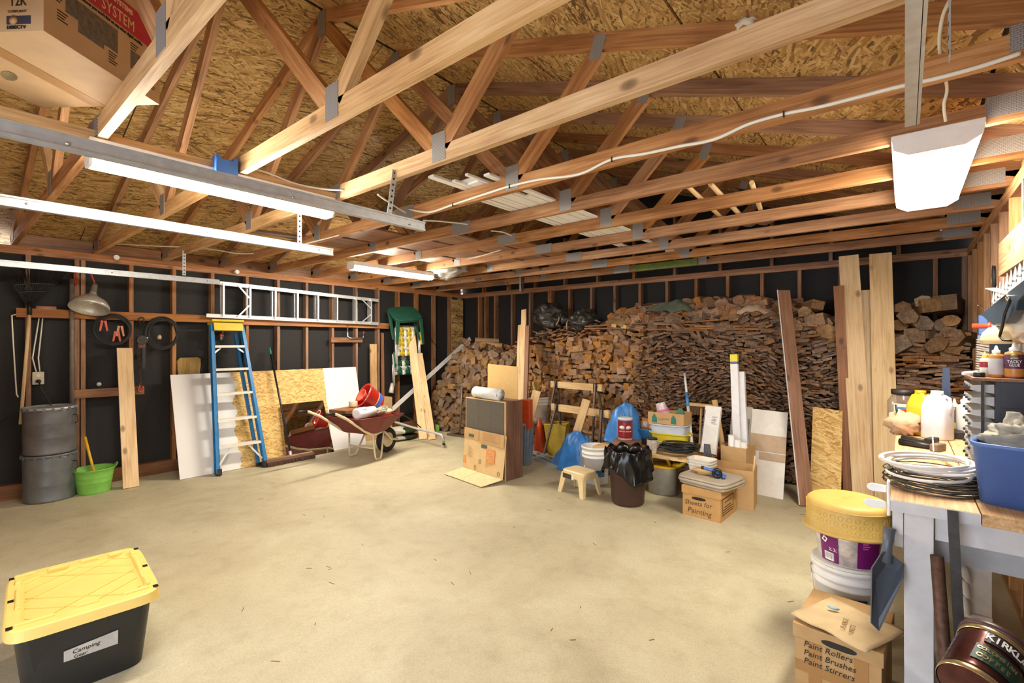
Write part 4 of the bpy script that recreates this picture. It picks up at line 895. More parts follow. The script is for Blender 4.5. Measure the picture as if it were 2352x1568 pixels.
m = MB(); m.lathe([(.13, 0), (.135, .02), (.135, .05), (.12, .055), (0, .055)], (-4.04, 5.50, .752), 24); solo('round_cover', 'brown round cover on the white bucket by the sawhorses', 'cover', M['brownplank'], m)
m = MB(); p = ay(1233, 895, 5.47); m.box((p.x, 5.44, .885), (.13, .05, .155), -.1, M=Matrix.Rotation(.08, 3, 'Y')); solo('scrub_sponge', 'yellow tan block standing on the covered white bucket', 'sponge', pm('sponge', (190, 160, 90), .9, .15, 40), m, bevel=.02)
# cone and yellow bin
c = fl(1236, 1040) + V((-.02, .06, 0)); t = thing('traffic_cone', 'slender orange red cone on the floor by the sawhorses', 'cone', c)
m = MB(); m.lathe([(.088, .012), (.088, .03), (.082, .12), (.055, .32), (.045, .385), (.03, .40), (.028, .445), (.018, .455), (0, .456)], c, 26); part(t, 'body', orr, m)
m = MB(); m.lathe([(.085, 0), (.095, .002), (.095, .012), (.08, .014)], c, 26); part(t, 'base', orr, m)
yb = pm('olive_yellow', (190, 160, 52), .5, .1); c = V((-3.66, 5.42, 0))
t = thing('yellow_bin', 'mustard yellow plastic bin on the floor behind the orange cone', 'bin', c, .35)
lo = [(-.10, -.10, 0), (.10, -.10, 0), (.10, .10, 0), (-.10, .10, 0)]; hi = [(-.15, -.14, .42), (.15, -.14, .42), (.15, .14, .42), (-.15, .14, .42)]
m = MB(); m.add(lo + hi, [(3, 2, 1, 0), (0, 1, 5, 4), (1, 2, 6, 5), (2, 3, 7, 6), (3, 0, 4, 7)]); part(t, 'body', yb, m, world=False, solid=.006)
m = MB(); m.tube([V(q) for q in hi], .011, 6, closed=True); part(t, 'rim', yb, m, world=False)
# sawhorses
def sawhorse(lb, a, b, h_, leg, sp_):
    t = thing('sawhorse', lb, 'sawhorse', ((a[0] + b[0]) / 2, (a[1] + b[1]) / 2, 0)); a = V((*a, h_)); b = V((*b, h_)); d = (b - a).normalized(); n_ = V((-d.y, d.x, 0))
    m = MB(); m.bar(a, b, .038, .09, (0, 0, 1)); part(t, 'beam', M['pine'], m)
    for e, s in ((a + d * .10, -1), (b - d * .10, 1)):
        for k in (-1, 1):
            m = MB(); ft = e + n_ * k * sp_ + d * s * .08; ft.z = .0; top_ = e + n_ * k * .022 + V((0, 0, .05)); m.bar(ft, top_, .024, .024, n_); part(t, 'leg', leg, m)
            m = MB(); dd = (top_ - ft).normalized(); m.bar(ft - dd * 0, ft + dd * .035, .03, .03, n_); part(t, 'foot', yb, m, label='yellow rubber foot')
        m = MB(); m.box(e + V((0, 0, .0)), (.05, .07, .11), math.atan2(d.y, d.x)); part(t, 'clamp_bracket', M['iron'], m)
legm = pm('grey_steel_leg', (112, 104, 96), .45, .2, 30, .5)
a, b = ay(1266, 880, 5.62), ay(1384, 886, 5.56); sawhorse('wooden sawhorse with steel legs, farther and higher one', (a.x, a.y), (b.x, b.y), .93, legm, .22)
a, b = ay(1268, 935, 5.32), ay(1400, 940, 5.20); sawhorse('wooden sawhorse with steel legs, nearer and lower one', (a.x, a.y), (b.x, b.y), .655, legm, .20)
leaner('wood_block', 'pale cut board leaning across the nearer sawhorse', V((-3.22, 4.98, 0)), ay(1348, 918, 5.14), .10, .035, 'pine', facing=(.2, -1, 0))
for k in range(3):
    m = MB(); dx = V((.02, .075, 0)) * k; a = V((-3.93, 5.04, .028)) + dx; b = V((-3.12, 4.78, .028)) + dx
    m.bar(a + V((0, 0, .012 * k)), b + V((0, 0, .012 * k)), .055, .004, (0, 0, 1)); dn = (b - a).normalized(); sd = V((-dn.y, dn.x, 0)) * .026
    m2 = MB(); m2.bar(a - sd + V((0, 0, -.014 + .012 * k)), b - sd + V((0, 0, -.014 + .012 * k)), .004, .05, (0, 0, 1))
    tt = thing('steel_angle', ['galvanised steel angle on the floor by the orange cone, front of three', 'galvanised steel angle on the floor by the orange cone, middle of three', 'galvanised steel angle on the floor by the orange cone, rear of three'][k], 'angle bar', a.lerp(b, .5) - V((0, 0, .028)))
    part(tt, 'flange', M['galv'], m); part(tt, 'web', M['galv'], m2)
# tarps
tarp = pm('blue_tarp', (62, 130, 204), .38, .22, 9, bump=.5)
def lump(name, lb, c, sx, sy, h_, seed, mat, cat, pk=3.0, crease=1.0):
    from mathutils import noise
    c = V(c)
    def fn(u, v):
        th = u * 2 * math.pi; r_ = v; k = 1 + .30 * noise.noise(V((math.cos(th) * 1.3, math.sin(th) * 1.3, seed)))
        x = math.cos(th) * sx * (r_ ** .75) * k; y = math.sin(th) * sy * (r_ ** .75) * k; P = V((x * 6, y * 6, seed + 2.0))
        rid = 1 - abs(noise.noise(P * 1.1)) * 2; rid2 = 1 - abs(noise.noise(P * 2.3 + V((3, 1, 7)))) * 2
        z = h_ * (1 - r_ ** pk) * (1 + .45 * noise.noise(V((x * 4, y * 4, seed + 5)))) + crease * (.045 * rid + .022 * rid2) * (1 - r_ ** 6) - .03 * crease
        return c + V((x + crease * .03 * noise.noise(P + V((0, 0, 9))), y + crease * .03 * noise.noise(P + V((9, 0, 0))), max(z, .006)))
    m = MB(); m.sheet(fn, 64, 26); return solo(name, lb, cat, mat, m, solid=.003)
lump('blue_tarp', 'crumpled blue tarp heaped on the floor behind the white bucket', (-3.02, 4.98, 0), .42, .25, .38, 3, tarp, 'tarp', 2.0, 1.6)
lump('clear_film', 'crumpled clear plastic film spilling over the blue tarp', (-2.88, 4.88, .0), .17, .16, .33, 7, pm('clear_film', (170, 196, 220), .2, .1, 12, alpha=.45), 'film', 2.4, 1.4)
bucket('white plastic bucket with blue label behind the cream step stool', (-2.60, 4.60, 0), .40, .128, .148, label=(pm('blue_label', (44, 100, 160), .5), .22, .40, .25))
# cream step stool
t = thing('step_stool', 'cream plastic step stool standing on the floor', 'stool', (-2.545, 4.17, 0), math.radians(-12)); crs = pm('cream_plastic', (232, 210, 160), .4, .05, 10)
m = MB(); n = 28; pl = []
for k in range(n):
    th = 2 * math.pi * k / n; c_, s_ = math.cos(th), math.sin(th); pl.append((.150 * math.copysign(abs(c_) ** .35, c_), .115 * math.copysign(abs(s_) ** .35, s_)))
m.prism(pl, .05, Matrix.Translation((0, 0, .185))); part(t, 'seat', crs, m, world=False, bevel=.014, seg=3)
for sx in (-1, 1):
    for sy in (-1, 1):
        m = MB(); q = []
        for (k, z, e) in ((.0, .20, 1.0), (.012, .11, .8), (.03, .0, .62)):
            x, y = sx * (.147 + k), sy * (.112 + k * .8); wx, wy = .075 * e, .055 * e
            q += [V((x, y, z)), V((x - sx * wx, y, z)), V((x - sx * wx, y - sy * .012, z)), V((x - sx * .012, y - sy * .012, z)), V((x - sx * .012, y - sy * wy, z)), V((x, y - sy * wy, z))]
        fs = []
        for r in range(2):
            for i in range(6): f = (r * 6 + i, r * 6 + (i + 1) % 6, (r + 1) * 6 + (i + 1) % 6, (r + 1) * 6 + i); fs.append(f if sx * sy > 0 else f[::-1])
        fs += [(0, 1, 2, 3, 4, 5), (12, 13, 14, 15, 16, 17)]
        m.add(q, fs); part(t, 'leg', crs, m, world=False)
for (p0, p1, ax_) in (((-.13, -.117, .165), (.13, -.109, .205), 0), ((-.13, .109, .165), (.13, .117, .205), 0), ((-.152, -.1, .165), (-.144, .1, .205), 1), ((.144, -.1, .165), (.152, .1, .205), 1)):
    m = MB(); m.b2(p0, p1); part(t, 'apron', crs, m, world=False)
m = MB(); m.b2((-.12, -.1185, .152), (.0, -.1172, .200)); part(t, 'dark_label', pm('dark_label', (70, 60, 46), .5, .4, 60), m, world=False)
m = MB(); m.b2((.002, -.1185, .152), (.03, -.1172, .200)); part(t, 'barcode', M['white'], m, world=False)
# brown bin with black liner
bc = V((-2.03, 4.20, 0)); brn = pm('brown_plastic', (70, 46, 40), .42, .12, 10)
t = thing('brown_bin', 'dark brown waste bin on the floor with black liner bag', 'bin', bc)
m = MB(); m.lathe([(0, .003), (.142, .003), (.15, .015), (.185, .48), (.192, .485), (.192, .505), (.184, .505), (.146, .02), (0, .02)], bc, 36, caps=False); part(t, 'body', brn, m)
from mathutils import noise
def fn(u, v):
    th = u * 2 * math.pi; a = th
    front = math.cos(th - math.radians(-38)); drop = .13 + .18 * max(0, front) ** 2 + .06 * noise.noise(V((math.cos(th) * 2, math.sin(th) * 2, 1))); left = max(0, math.cos(th - math.radians(200))); drop += .12 * left ** 4
    r_ = .176 if v < .12 else .198 + .035 * (v) + .028 * noise.noise(V((math.cos(th) * 5, math.sin(th) * 5, v * 2.5))) + .012 * math.sin(th * 17 + 3 * v) * v
    z = .50 - .10 * (1 - v / .12) if v < .12 else .525 + .02 * math.sin(th * 9) * (1 - v) - drop * ((v - .12) / .88) ** 1.2
    return bc + V((r_ * math.cos(th), r_ * math.sin(th), z))
m = MB(); m.sheet(fn, 90, 18); part(t, 'liner_bag', pm('black_liner', (16, 16, 17), .22, .2, 10), m, solid=.0015)
# low table with its load
t = thing('low_table', 'low rough plank table loaded with tubs behind the brown bin', 'table', (-2.0, 4.95, 0))
for k in range(4):
    m = MB(); y = 4.66 + k * .205; m.bar((-2.62, y, .385), (-1.46, y + .03, .385), .20, .028, (0, 0, 1)); part(t, 'plank', M['fir'] if k else M['pine'], m)
for (x, y) in ((-2.55, 4.64), (-1.55, 4.68), (-2.55, 5.25), (-1.55, 5.27)):
    m = MB(); m.bar((x, y, 0), (x, y, .37), .05, .09, (0, 1, 0)); part(t, 'leg', M['brownplank'], m)
TZ = .400
def can(name, lb, c, r_, h_, mat, cat='can', lid=None, bands=()):
    t = thing(name, lb, cat, c); c = V(c); m = MB(); m.lathe([(0, .001), (r_ * .97, .001), (r_, .006), (r_, h_ - .006), (r_ * 1.02, h_ - .003), (r_ * 1.02, h_), (r_ * .9, h_), (r_ * .88, h_ - .008), (0, h_ - .008)], c, 28, caps=False); part(t, 'body', mat, m)
    if lid: m = MB(); m.lathe([(0, h_ + .010), (r_ * .8, h_ + .010), (r_ * .96, h_ + .008), (r_ * 1.03, h_ + .004), (r_ * 1.03, h_ - .008), (r_ * 1.0, h_ - .008)], c, 28, caps=False); part(t, 'lid', lid, m)
    for (z0, z1, mt) in bands:
        m = MB(); m.lathe([(r_ * 1.004, z0 * h_), (r_ * 1.006, z0 * h_ + .001), (r_ * 1.006, z1 * h_ - .001), (r_ * 1.004, z1 * h_)], c, 28, caps=False); part(t, 'label_band', mt, m)
    return t
def decal(t, c, r_, ang, z0, z1, half, mat, name='label', n=8):
    c = V(c); vs = []
    for z in (z0, z1):
        for k in range(n + 1): a = ang + (k / n * 2 - 1) * half; vs.append(c + V((math.cos(a) * r_, math.sin(a) * r_, z)))
    m = MB(); m.add(vs, [(k, k + 1, n + 2 + k, n + 1 + k) for k in range(n)]); return part(t, name, mat, m)
rp = ay(1436, 1010, 4.72); rp = V((rp.x, 4.72, TZ + .085)); cred = pm('red_label', (140, 28, 34), .35, .12, 14)
m = MB(); m.box((rp.x + .02, rp.y, TZ + .042), (.26, .16, .082), .1); solo('brown_carton', 'squat brown carton under the red plastic jar on the low table', 'carton', M['brownplank'], m)
t = can('red_jar', 'dark red labelled jar with white lid standing above the black liner bag', rp, .076, .225, pm('clear_jar', (196, 176, 172), .25, .1), 'jar', M['offwhite'], ((.10, .86, cred), (.86, .93, pm('navy_band', (58, 62, 130), .4))))
ang = math.atan2(-rp.y, -rp.x)
for da in (-.45, .45):
    m = MB(); q = rp + V((math.cos(ang + da) * .0775, math.sin(ang + da) * .0775, .135)); m.lathe([(.028, 0), (.03, .001), (.0, .0015)], q, 18, M=Matrix.Rotation(ang + da, 3, 'Z') @ Matrix.Rotation(math.pi / 2, 3, 'Y'), sx=.7); part(t, 'oval_logo', M['white'], m)
    text(t, 'PREMIUM', .016, frame(rp + V((math.cos(ang + da) * .0785, math.sin(ang + da) * .0785, .095)), (-math.sin(ang + da), math.cos(ang + da), 0), (0, 0, 1)), M['white'], 'label_lettering', 'CENTER')
lump('tarp_bundle', 'blue tarp bundled on the low table behind the red jar', (-2.46, 4.98, TZ + .002), .21, .18, .37, 12, tarp, 'tarp', 2.6, 1.3)
bp = V((-2.20, 5.12, TZ)); t = thing('blue_basin', 'light blue plastic basin on the low table right of the tarp bundle', 'basin', bp)
m = MB(); m.box(bp + V((0, 0, .03)), (.24, .2, .058)); part(t, 'foot_block', M['brownplank'], m)
m = MB(); m.lathe([(0, .06), (.13, .06), (.16, .16), (.17, .165), (.17, .172), (.155, .17), (.125, .068), (0, .068)], bp, 30, caps=False, sx=1.1); part(t, 'bowl', pm('sky_blue_plastic', (84, 160, 214), .4, .06), m)
m = MB(); m.box(bp + V((-.02, -.03, .21)), (.13, .06, .13), .3, M=Matrix.Rotation(.3, 3, 'Z') @ Matrix.Rotation(.15, 3, 'Y')); t = solo('orange_carton', 'small orange printed carton standing in the blue basin', 'carton', pm('orange_carton', (222, 136, 50), .5, .1), m)
for (dx, dz, sx, sz, cc) in ((-.025, .0, .045, .06, (230, 230, 226)), (.038, -.02, .022, .035, (236, 234, 230))):
    R3 = Matrix.Rotation(.3, 3, 'Z') @ Matrix.Rotation(.15, 3, 'Y'); m = MB(); m.box(bp + V((-.02, -.03, .21)) + R3 @ V((dx, -.031, dz)), (sx, .002, sz), M=R3); part(t, 'printed_label', pm('carton_label', cc, .5), m)
# stack of tubs
def tub(lb, c, sx, sy, h_, mat, rz=0, name='plastic_tub', handles=False):
    t = thing(name, lb, 'tub', c, rz); k = .88; e = .02
    def ring(a, b, z, n=32): return [V((a * math.copysign(abs(math.cos(t_)) ** .4, math.cos(t_)), b * math.copysign(abs(math.sin(t_)) ** .4, math.sin(t_)), z)) for t_ in [2 * math.pi * i / n for i in range(n)]]
    R = [ring(sx * k, sy * k, .0), ring(sx * .97, sy * .97, h_ * .9), ring(sx * 1.04, sy * 1.04, h_ * .91), ring(sx * 1.04, sy * 1.04, h_), ring(sx * .97, sy * .97, h_), ring(sx * .86, sy * .86, .01)]
    vs = sum(R, []); n = 32; m = MB(); m.add(vs, [(i * n + q, i * n + (q + 1) % n, (i + 1) * n + (q + 1) % n, (i + 1) * n + q) for i in range(5) for q in range(n)] + [tuple(range(n))[::-1], tuple(range(5 * n, 6 * n))], smooth=False); part(t, 'body', mat, m, world=False)
    if handles:
        for s in (-1, 1): m = MB(); m.box((s * sx * 1.08, 0, h_ * .9), (.03, .09, .015)); part(t, 'lug_handle', mat, m, world=False, bevel=.004)
    return t
sc = V((-1.93, 5.02, TZ))
tub('white plastic dish tub at the bottom of the stack on the low table', sc, .20, .15, .085, M['offwhite'], .12)
tub('bright yellow plastic tub in the stack on the low table', sc + V((-.0, 0, .062)), .19, .14, .105, pm('bright_yellow', (228, 208, 52), .4, .06), .10, handles=True)
tub('pale blue white plastic tub under the cardboard tray', sc + V((-.005, 0, .145)), .195, .145, .115, pm('milky_blue_tub', (206, 214, 226), .35, .06), .05)
t = thing('cardboard_tray', 'cardboard tray with green tree prints on top of the tub stack', 'carton', sc + V((-.01, 0, .262)), .02)
for (lo, hi, nm) in (((-.19, -.13, 0), (.19, .13, .005), 'bottom'), ((-.19, -.13, .005), (.19, -.125, .12), 'side_panel'), ((-.19, .125, .005), (.19, .13, .12), 'side_panel'), ((-.19, -.125, .005), (-.185, .125, .12), 'end_panel'), ((.185, -.125, .005), (.19, .125, .12), 'end_panel')):
    m = MB(); m.b2(lo, hi); part(t, nm, M['card'], m, world=False)
tg = pm('teal_print', (50, 122, 106), .6)
for x in (-.145, .06):
    m = MB(); pl = [(0, 0), (.055, 0), (.055, .045), (.045, .075), (.038, .07), (.034, .095), (.026, .085), (.02, .098), (.012, .072), (.004, .07), (0, .04)]
    m.prism(pl, .0008, Matrix(((1, 0, 0, x), (0, 0, -1, -.1302), (0, 1, 0, .01), (0, 0, 0, 1)))); part(t, 'tree_print', tg, m, world=False)
rm = Matrix.Translation(t.location) @ Matrix.Rotation(.02, 4, 'Z')
text(t, 'Cascade', .036, rm @ frame((-.08, -.131, .052), (1, 0, .06), (0, 0, 1)), pm('grey_teal_print', (104, 120, 92), .6), 'print_lettering')
m = MB(); c = sc + V((-.04, 0, .268)); R3 = Matrix.Rotation(-.35, 3, 'Y'); m.lathe([(0, 0), (.058, .0), (.065, .01), (.065, .10), (.05, .19), (.05, .205), (0, .205)], c + V((0, -.02, .01)), 22, M=R3); t2 = solo('bread_bag', 'white and pink printed bag standing tilted in the cardboard tray', 'bag', pm('printed_white_bag', (210, 196, 200), .3, .3, 30), m)
m = MB(); m.lathe([(.0665, .10), (.067, .11), (.067, .125), (.0665, .13)], c + V((0, -.02, .01)), 22, M=R3, caps=False); part(t2, 'pink_band', pm('pink_band', (220, 110, 160), .4), m)
m = MB(); c = sc + V((.09, 0, .27)); m.prism([(0, 0), (.12, 0), (.10, .13), (.06, .17), (.02, .12)], .05, Matrix(((1, 0, 0, c.x - .04), (0, 0, -1, c.y), (0, 1, 0, c.z), (0, 0, 0, 1)))); solo('green_cloth', 'dull green folded cloth sticking up from the cardboard tray', 'cloth', pm('dull_green', (84, 128, 104), .8, .15), m, bevel=.01)
can('white_can', 'small white paint can with dark lid on the low table edge', (-1.985, 4.66, TZ), .052, .145, pm('chipped_white_can', (206, 200, 190), .4, .25, 40), 'can', M['iron'])
m = MB(); m.tube(spiral((-1.745, 4.74, TZ + .05), (1, 0, 0), (0, 1, 0), .165, .13, 15, .03, seed=31, rise=.05), .0055, 6); solo('black_wire_coil', 'black cable coil lying on the right of the low table', 'coil', M['black'], m)
wb_, bl_ = M['white'], pm('blue_band', (72, 140, 200), .4)
t = thing('extension_pole', 'white extension pole with blue band leaning on the firewood', 'pole', (-1.69, 4.99, TZ))
a, b = V((-1.70, 5.02, TZ + .002)), ay(1572, 852, 5.60)
for (f0, f1, r_, mt, nm) in ((0, .52, .0165, wb_, 'lower_tube'), (.52, .70, .0168, bl_, 'blue_sleeve'), (.70, .97, .0125, wb_, 'upper_tube'), (.97, 1.0, .010, pm('navy_tip', (50, 50, 110), .4), 'threaded_tip')):
    m = MB(); m.tube([a.lerp(b, f0), a.lerp(b, f1)], r_, 12); part(t, nm, mt, m)
t = thing('flat_carton', 'tall flat white carton with printed label leaning behind the black coil', 'carton', (-1.52, 4.98, TZ))
a, b = V((-1.60, 4.96, TZ + .003)), V((-1.585, 5.10, .865)); m = MB(); m.bar(a + V((.075, 0, 0)), b + V((.075, 0, 0)), .155, .05, (0, -1, 0)); part(t, 'box', pm('white_carton', (226, 224, 220), .5, .04), m, bevel=.003)
d = (b - a).normalized(); fr = frame(a + V((.075, -.027, 0)) + d * .3, (1, 0, 0), d); nrm = V((1, 0, 0)).cross(d)
for k in range(7):
    m = MB(); c = a + V((.105 - (k % 2) * .01, 0, 0)) + d * (.30 + k * .012) + nrm * .0262; m.box(c, (.05 - .008 * (k % 3), .0006, .004)); part(t, 'printed_line', pm('grey_print', (90, 90, 104), .6) if k == 0 else bpy.data.materials['grey_print'], m)
m = MB(); c = a + V((.004, 0, 0)) + d * .24 + nrm * .0262; m.bar(c - d * .2, c + d * .2, .008, .0006, nrm); part(t, 'edge_print', bpy.data.materials['grey_print'], m)
m = MB(); p = ay(1612, 930, 5.68); m.bar((p.x - .18, 5.70, p.z), (p.x + .16, 5.66, p.z), .04, .035, (0, 0, 1)); t = thing('push_broom', 'upturned wide push broom leaning on the firewood behind the white pole', 'broom', (p.x, 5.5, 0)); part(t, 'block', M['pine'], m); m = MB(); m.tube([(p.x - .01, 5.70, p.z), (p.x + .03, 5.45, 0)], .012, 8); part(t, 'handle', M['pine'], m)
m = MB()
for k in range(30): m.bar((p.x - .17 + k * .011, 5.69, p.z - .015), (p.x - .17 + k * .011 + rr(-.004, .004), 5.675, p.z - .12), .006, .02, (0, 1, 0))
part(t, 'bristles', pm('tan_bristle', (128, 94, 68), .8, .25, 60), m, kind='stuff')
# cartons by the tubes
def open_carton(lb, lo, hi, rz=0, mat='card', name='open_carton', flaps=True):
    c = ((lo[0] + hi[0]) / 2, (lo[1] + hi[1]) / 2, lo[2]); sx, sy, h_ = (hi[0] - lo[0]) / 2, (hi[1] - lo[1]) / 2, hi[2] - lo[2]
    t = thing(name, lb, 'carton', c, rz); k = .004
    for (a, b, nm) in (((-sx, -sy, 0), (sx, sy, k), 'bottom'), ((-sx, -sy, k), (sx, -sy + k, h_), 'side_panel'), ((-sx, sy - k, k), (sx, sy, h_), 'side_panel'), ((-sx, -sy + k, k), (-sx + k, sy - k, h_), 'end_panel'), ((sx - k, -sy + k, k), (sx, sy - k, h_), 'end_panel')):
        m = MB(); m.b2(a, b); part(t, nm, M[mat], m, world=False)
    return t
open_carton('tall brown carton holding white rolls behind the flat baskets', (-1.40, 4.98, 0), (-1.16, 5.24, .50), -.1)
for k, (x, y, h_) in enumerate(((-1.33, 5.06, .60), (-1.27, 5.05, .56), (-1.22, 5.08, .54))):
    m = MB(); m.lathe([(.012, .02), (.03, .02), (.03, h_), (.012, h_), (.012, .02)], (x, y, 0), 18, caps=False); solo('paper_roll', ('tallest', 'middle', 'shortest')[k] + ' of the white rolls standing in the tall brown carton', 'roll', M['white'], m)
m = MB(); m.tube([(-1.36, 5.13, .02), ay(1641, 918, 5.20)], .028, 14); solo('cardboard_tube', 'brown cardboard tube standing left of the white lamp boxes', 'tube', M['card'], m)
lb_w = pm('lamp_box_white', (232, 232, 236), .45, .04)
for k, (dx, lb, top) in enumerate(((0, 'long white fluorescent tube box with yellow end standing upright', 1.40), (.07, 'long white fluorescent tube box behind the yellow ended one', 1.22))):
    x = -1.275 + dx * .7; y = 5.13 + k * .055; t = thing('lamp_box', lb, 'box', (x, y, .02))
    m = MB(); m.bar((x, y, .02), (x - .075, y + .12, top - (.10 if k == 0 else 0)), .07, .05, (0, -1, 0)); part(t, 'sleeve', lb_w, m)
    if k == 0:
        a, b = V((x, y, .02)), V((x - .075, y + .12, top - .1)); d = (b - a).normalized(); m = MB(); m.bar(b + d * .025, b + d * .10, .07, .05, (0, -1, 0)); part(t, 'end_cap', pm('yellow_end', (226, 214, 60), .4), m, label='yellow printed end'); m = MB(); m.bar(b, b + d * .025, .0702, .0502, (0, -1, 0)); part(t, 'blue_stripe', pm('slate_stripe', (90, 98, 140), .4), m)
m = MB()
t = thing('paint_pad', 'dark grey ribbed paint pad leaning at the table corner', 'brush', (-1.46, 4.79, TZ)); 
for k in range(5): m = MB(); m.bar((-1.505 + k * .016, 4.78, TZ + .001), (-1.515 + k * .010, 4.83, TZ + .125), .012, .02, (0, -1, 0)); part(t, 'rib', pm('slate', (74, 76, 84), .6) if k == 0 else bpy.data.materials['slate'], m)
# watering can
wc = V((-1.80, 4.32, 0)); grey = pm('grey_can', (132, 126, 112), .5, .1); ywh = pm('yellow_handle', (228, 186, 40), .4, .06)
p = fl(1522, 1141); wc = V((p.x - .05, p.y + .12, 0))
t = thing('watering_can', 'grey plastic watering can with yellow handle and white rose', 'watering can', wc, math.radians(12))
m = MB(); m.lathe([(0, .002), (.118, .002), (.122, .01), (.128, .27), (.12, .275), (.118, .27), (.112, .02), (0, .015)], (0, 0, 0), 30, caps=False, sx=1.12, sy=.8); part(t, 'body', grey, m, world=False)
m = MB(); m.prism([(.146 * math.cos(a), .104 * math.sin(a)) for a in [i * math.pi / 12 for i in range(24)]], .018, Matrix.Translation((0, 0, .268))); part(t, 'top_collar', ywh, m, world=False, bevel=.004)
m = MB(); m.tube([(-.13, 0, .28), (-.12, 0, .33), (-.06, 0, .375), (.0, 0, .375), (.05, 0, .34), (.075, 0, .285)], .016, 10); part(t, 'handle', ywh, m, world=False)
m = MB(); m.tube([(.10, 0, .285), (.17, 0, .30), (.225, 0, .345)], [.022, .02, .016], 12); part(t, 'spout', ywh, m, world=False)
m = MB(); d = V((.75, -.45, .35)).normalized(); m.lathe([(.014, -.03), (.018, 0), (.04, .02), (.042, .028), (0, .03)], (.245, -.01, .36), 20, M=V((0, 0, 1)).rotation_difference(d).to_matrix()); part(t, 'rose', M['offwhite'], m, world=False)
# banker's box of sheets with drop cloth
def bankers(lb, c, rz, sx, sy, h_, mat, name='file_box', lidh=.065):
    t = thing(name, lb, 'box', c, rz)
    m = MB(); m.b2((-sx / 2, -sy / 2, 0), (sx / 2, sy / 2, h_ - .01)); part(t, 'body', mat, m, world=False)
    m = MB(); m.b2((-sx / 2 - .008, -sy / 2 - .008, h_ - lidh), (sx / 2 + .008, sy / 2 + .008, h_)); part(t, 'lid', mat, m, world=False, bevel=.002)
    return t
kr = pm('kraft_box', (196, 152, 94), .7, .06); bb = V((-1.345, 4.42, 0))
t = bankers('cardboard file box hand lettered about sheets, under a folded drop cloth', bb, math.radians(-3), .325, .40, .262, kr)
m = MB(); pl = [(.042 * math.cos(a) * 1.0 + math.copysign(.02, math.cos(a)), .013 * math.sin(a)) for a in [(i + .5) * math.pi / 8 for i in range(16)]]
m.prism(pl, .001, Matrix(((1, 0, 0, -.02), (0, 0, -1, -.201), (0, 1, 0, .165), (0, 0, 0, 1)))); part(t, 'hand_hole', M['black'], m, world=False)
rm = Matrix.Translation(bb) @ Matrix.Rotation(math.radians(-3), 4, 'Z'); pen = pm('marker_brown', (92, 66, 38), .7)
text(t, 'Sheets for', .058, rm @ frame((-.145, -.2015, .118), (1, 0, .03), (0, 0, 1)), pen, 'hand_lettering', shear=.15)
text(t, 'Painting', .066, rm @ frame((-.12, -.2015, .055), (1, 0, -.02), (0, 0, 1)), pen, 'hand_lettering', shear=.15)
for k in range(3):
    m = MB(); m.bar((.1635, -.14, .05 + k * .02), (.1635, .10, .05 + k * .02), .006, .0012, (1, 0, 0)); part(t, 'print_line', M['ink'], m, world=False)
for (y0, z0, y1, z1) in ((-.15, .04, -.15, .185), (-.15, .185, .12, .185), (.12, .185, .12, .04), (-.10, .11, .06, .11), (-.10, .15, .06, .15)):
    m = MB(); m.bar((.1635, y0, z0), (.1635, y1, z1 + .0001), .006, .0012, (1, 0, 0)); part(t, 'print_line', M['ink'], m, world=False)
cl = pm('drop_cloth', (176, 164, 148), .6, .08, 8)
t = thing('drop_cloth', 'folded grey beige drop cloth on top of the hand lettered file box', 'cloth', bb + V((.02, .02, .2625)), math.radians(-12))
for k, (x0, x1, y0, y1, z, th) in enumerate(((-.22, .22, -.22, .2, .0005, .026), (-.235, .225, -.235, .2, .0268, .024), (-.23, .215, -.225, .19, .051, .022))):
    m = MB(); n = 12; m.prism([((x0 + x1) / 2 + (x1 - x0) / 2 * math.copysign(abs(math.cos(a)) ** .28, math.cos(a)) + .006 * math.sin(5 * a + k), (y0 + y1) / 2 + (y1 - y0) / 2 * math.copysign(abs(math.sin(a)) ** .28, math.sin(a))) for a in [i * math.pi / 14 for i in range(28)]], th, Matrix.Translation((0, 0, z))); part(t, 'fold', cl, m, world=False, bevel=.011, seg=3)
cz = .2625 + .074
for k in range(3):
    tub(('lowest', 'middle', 'topmost')[k] + ' of the white plastic trays nested on the drop cloth', bb + V((-.11, .14, cz + k * .026)), .115, .085, .055, M['offwhite'], -.15, 'plastic_tray')
def crumple(name, lb, c, s, seed, mat, cat):
    m = MB(); m.blob(c, s, 18, 12, .45, seed, fq=3.5); solo(name, lb, cat, mat, m)
crumple('paper_bag', 'crumpled brown paper beside the white trays on the drop cloth', bb + V((-.04, .0, cz + .022)), (.11, .05, .028), 5, M['card'], 'paper')
t = thing('tape_gun', 'blue packing tape gun lying on the folded drop cloth', 'tape gun', bb + V((.08, -.06, cz)), math.radians(15)); blt = pm('tape_blue', (70, 120, 206), .4, .08)
m = MB(); m.tube([(-.11, .01, .075), (-.02, 0, .06)], .014, 10); part(t, 'handle', blt, m, world=False)
m = MB(); m.tube([(-.13, .012, .078), (-.105, .01, .074)], .0145, 10); part(t, 'handle_cap', M['black'], m, world=False)
m = MB(); m.prism([(-.03, .035), (.0, .075), (.03, .06), (.06, .02), (.055, .0), (.0, .0)], .012, Matrix(((1, 0, 0, 0), (0, 0, -1, .03), (0, 1, 0, .001), (0, 0, 0, 1)))); part(t, 'side_plate', blt, m, world=False, bevel=.003)
m = MB(); m.lathe([(.02, -.02), (.042, -.02), (.042, .02), (.02, .02), (.02, -.02)], (.0, -.005, .045), 24, M=Matrix.Rotation(math.pi / 2, 3, 'X'), caps=False); part(t, 'tape_roll', M['black'], m, world=False)
m = MB(); m.box((.06, 0, .022), (.03, .06, .02)); part(t, 'cutter', blt, m, world=False, bevel=.003)
t = open_carton('plain open cardboard carton right of the file box', (-1.42, 4.66, 0), (-1.06, 4.96, .36), .12)
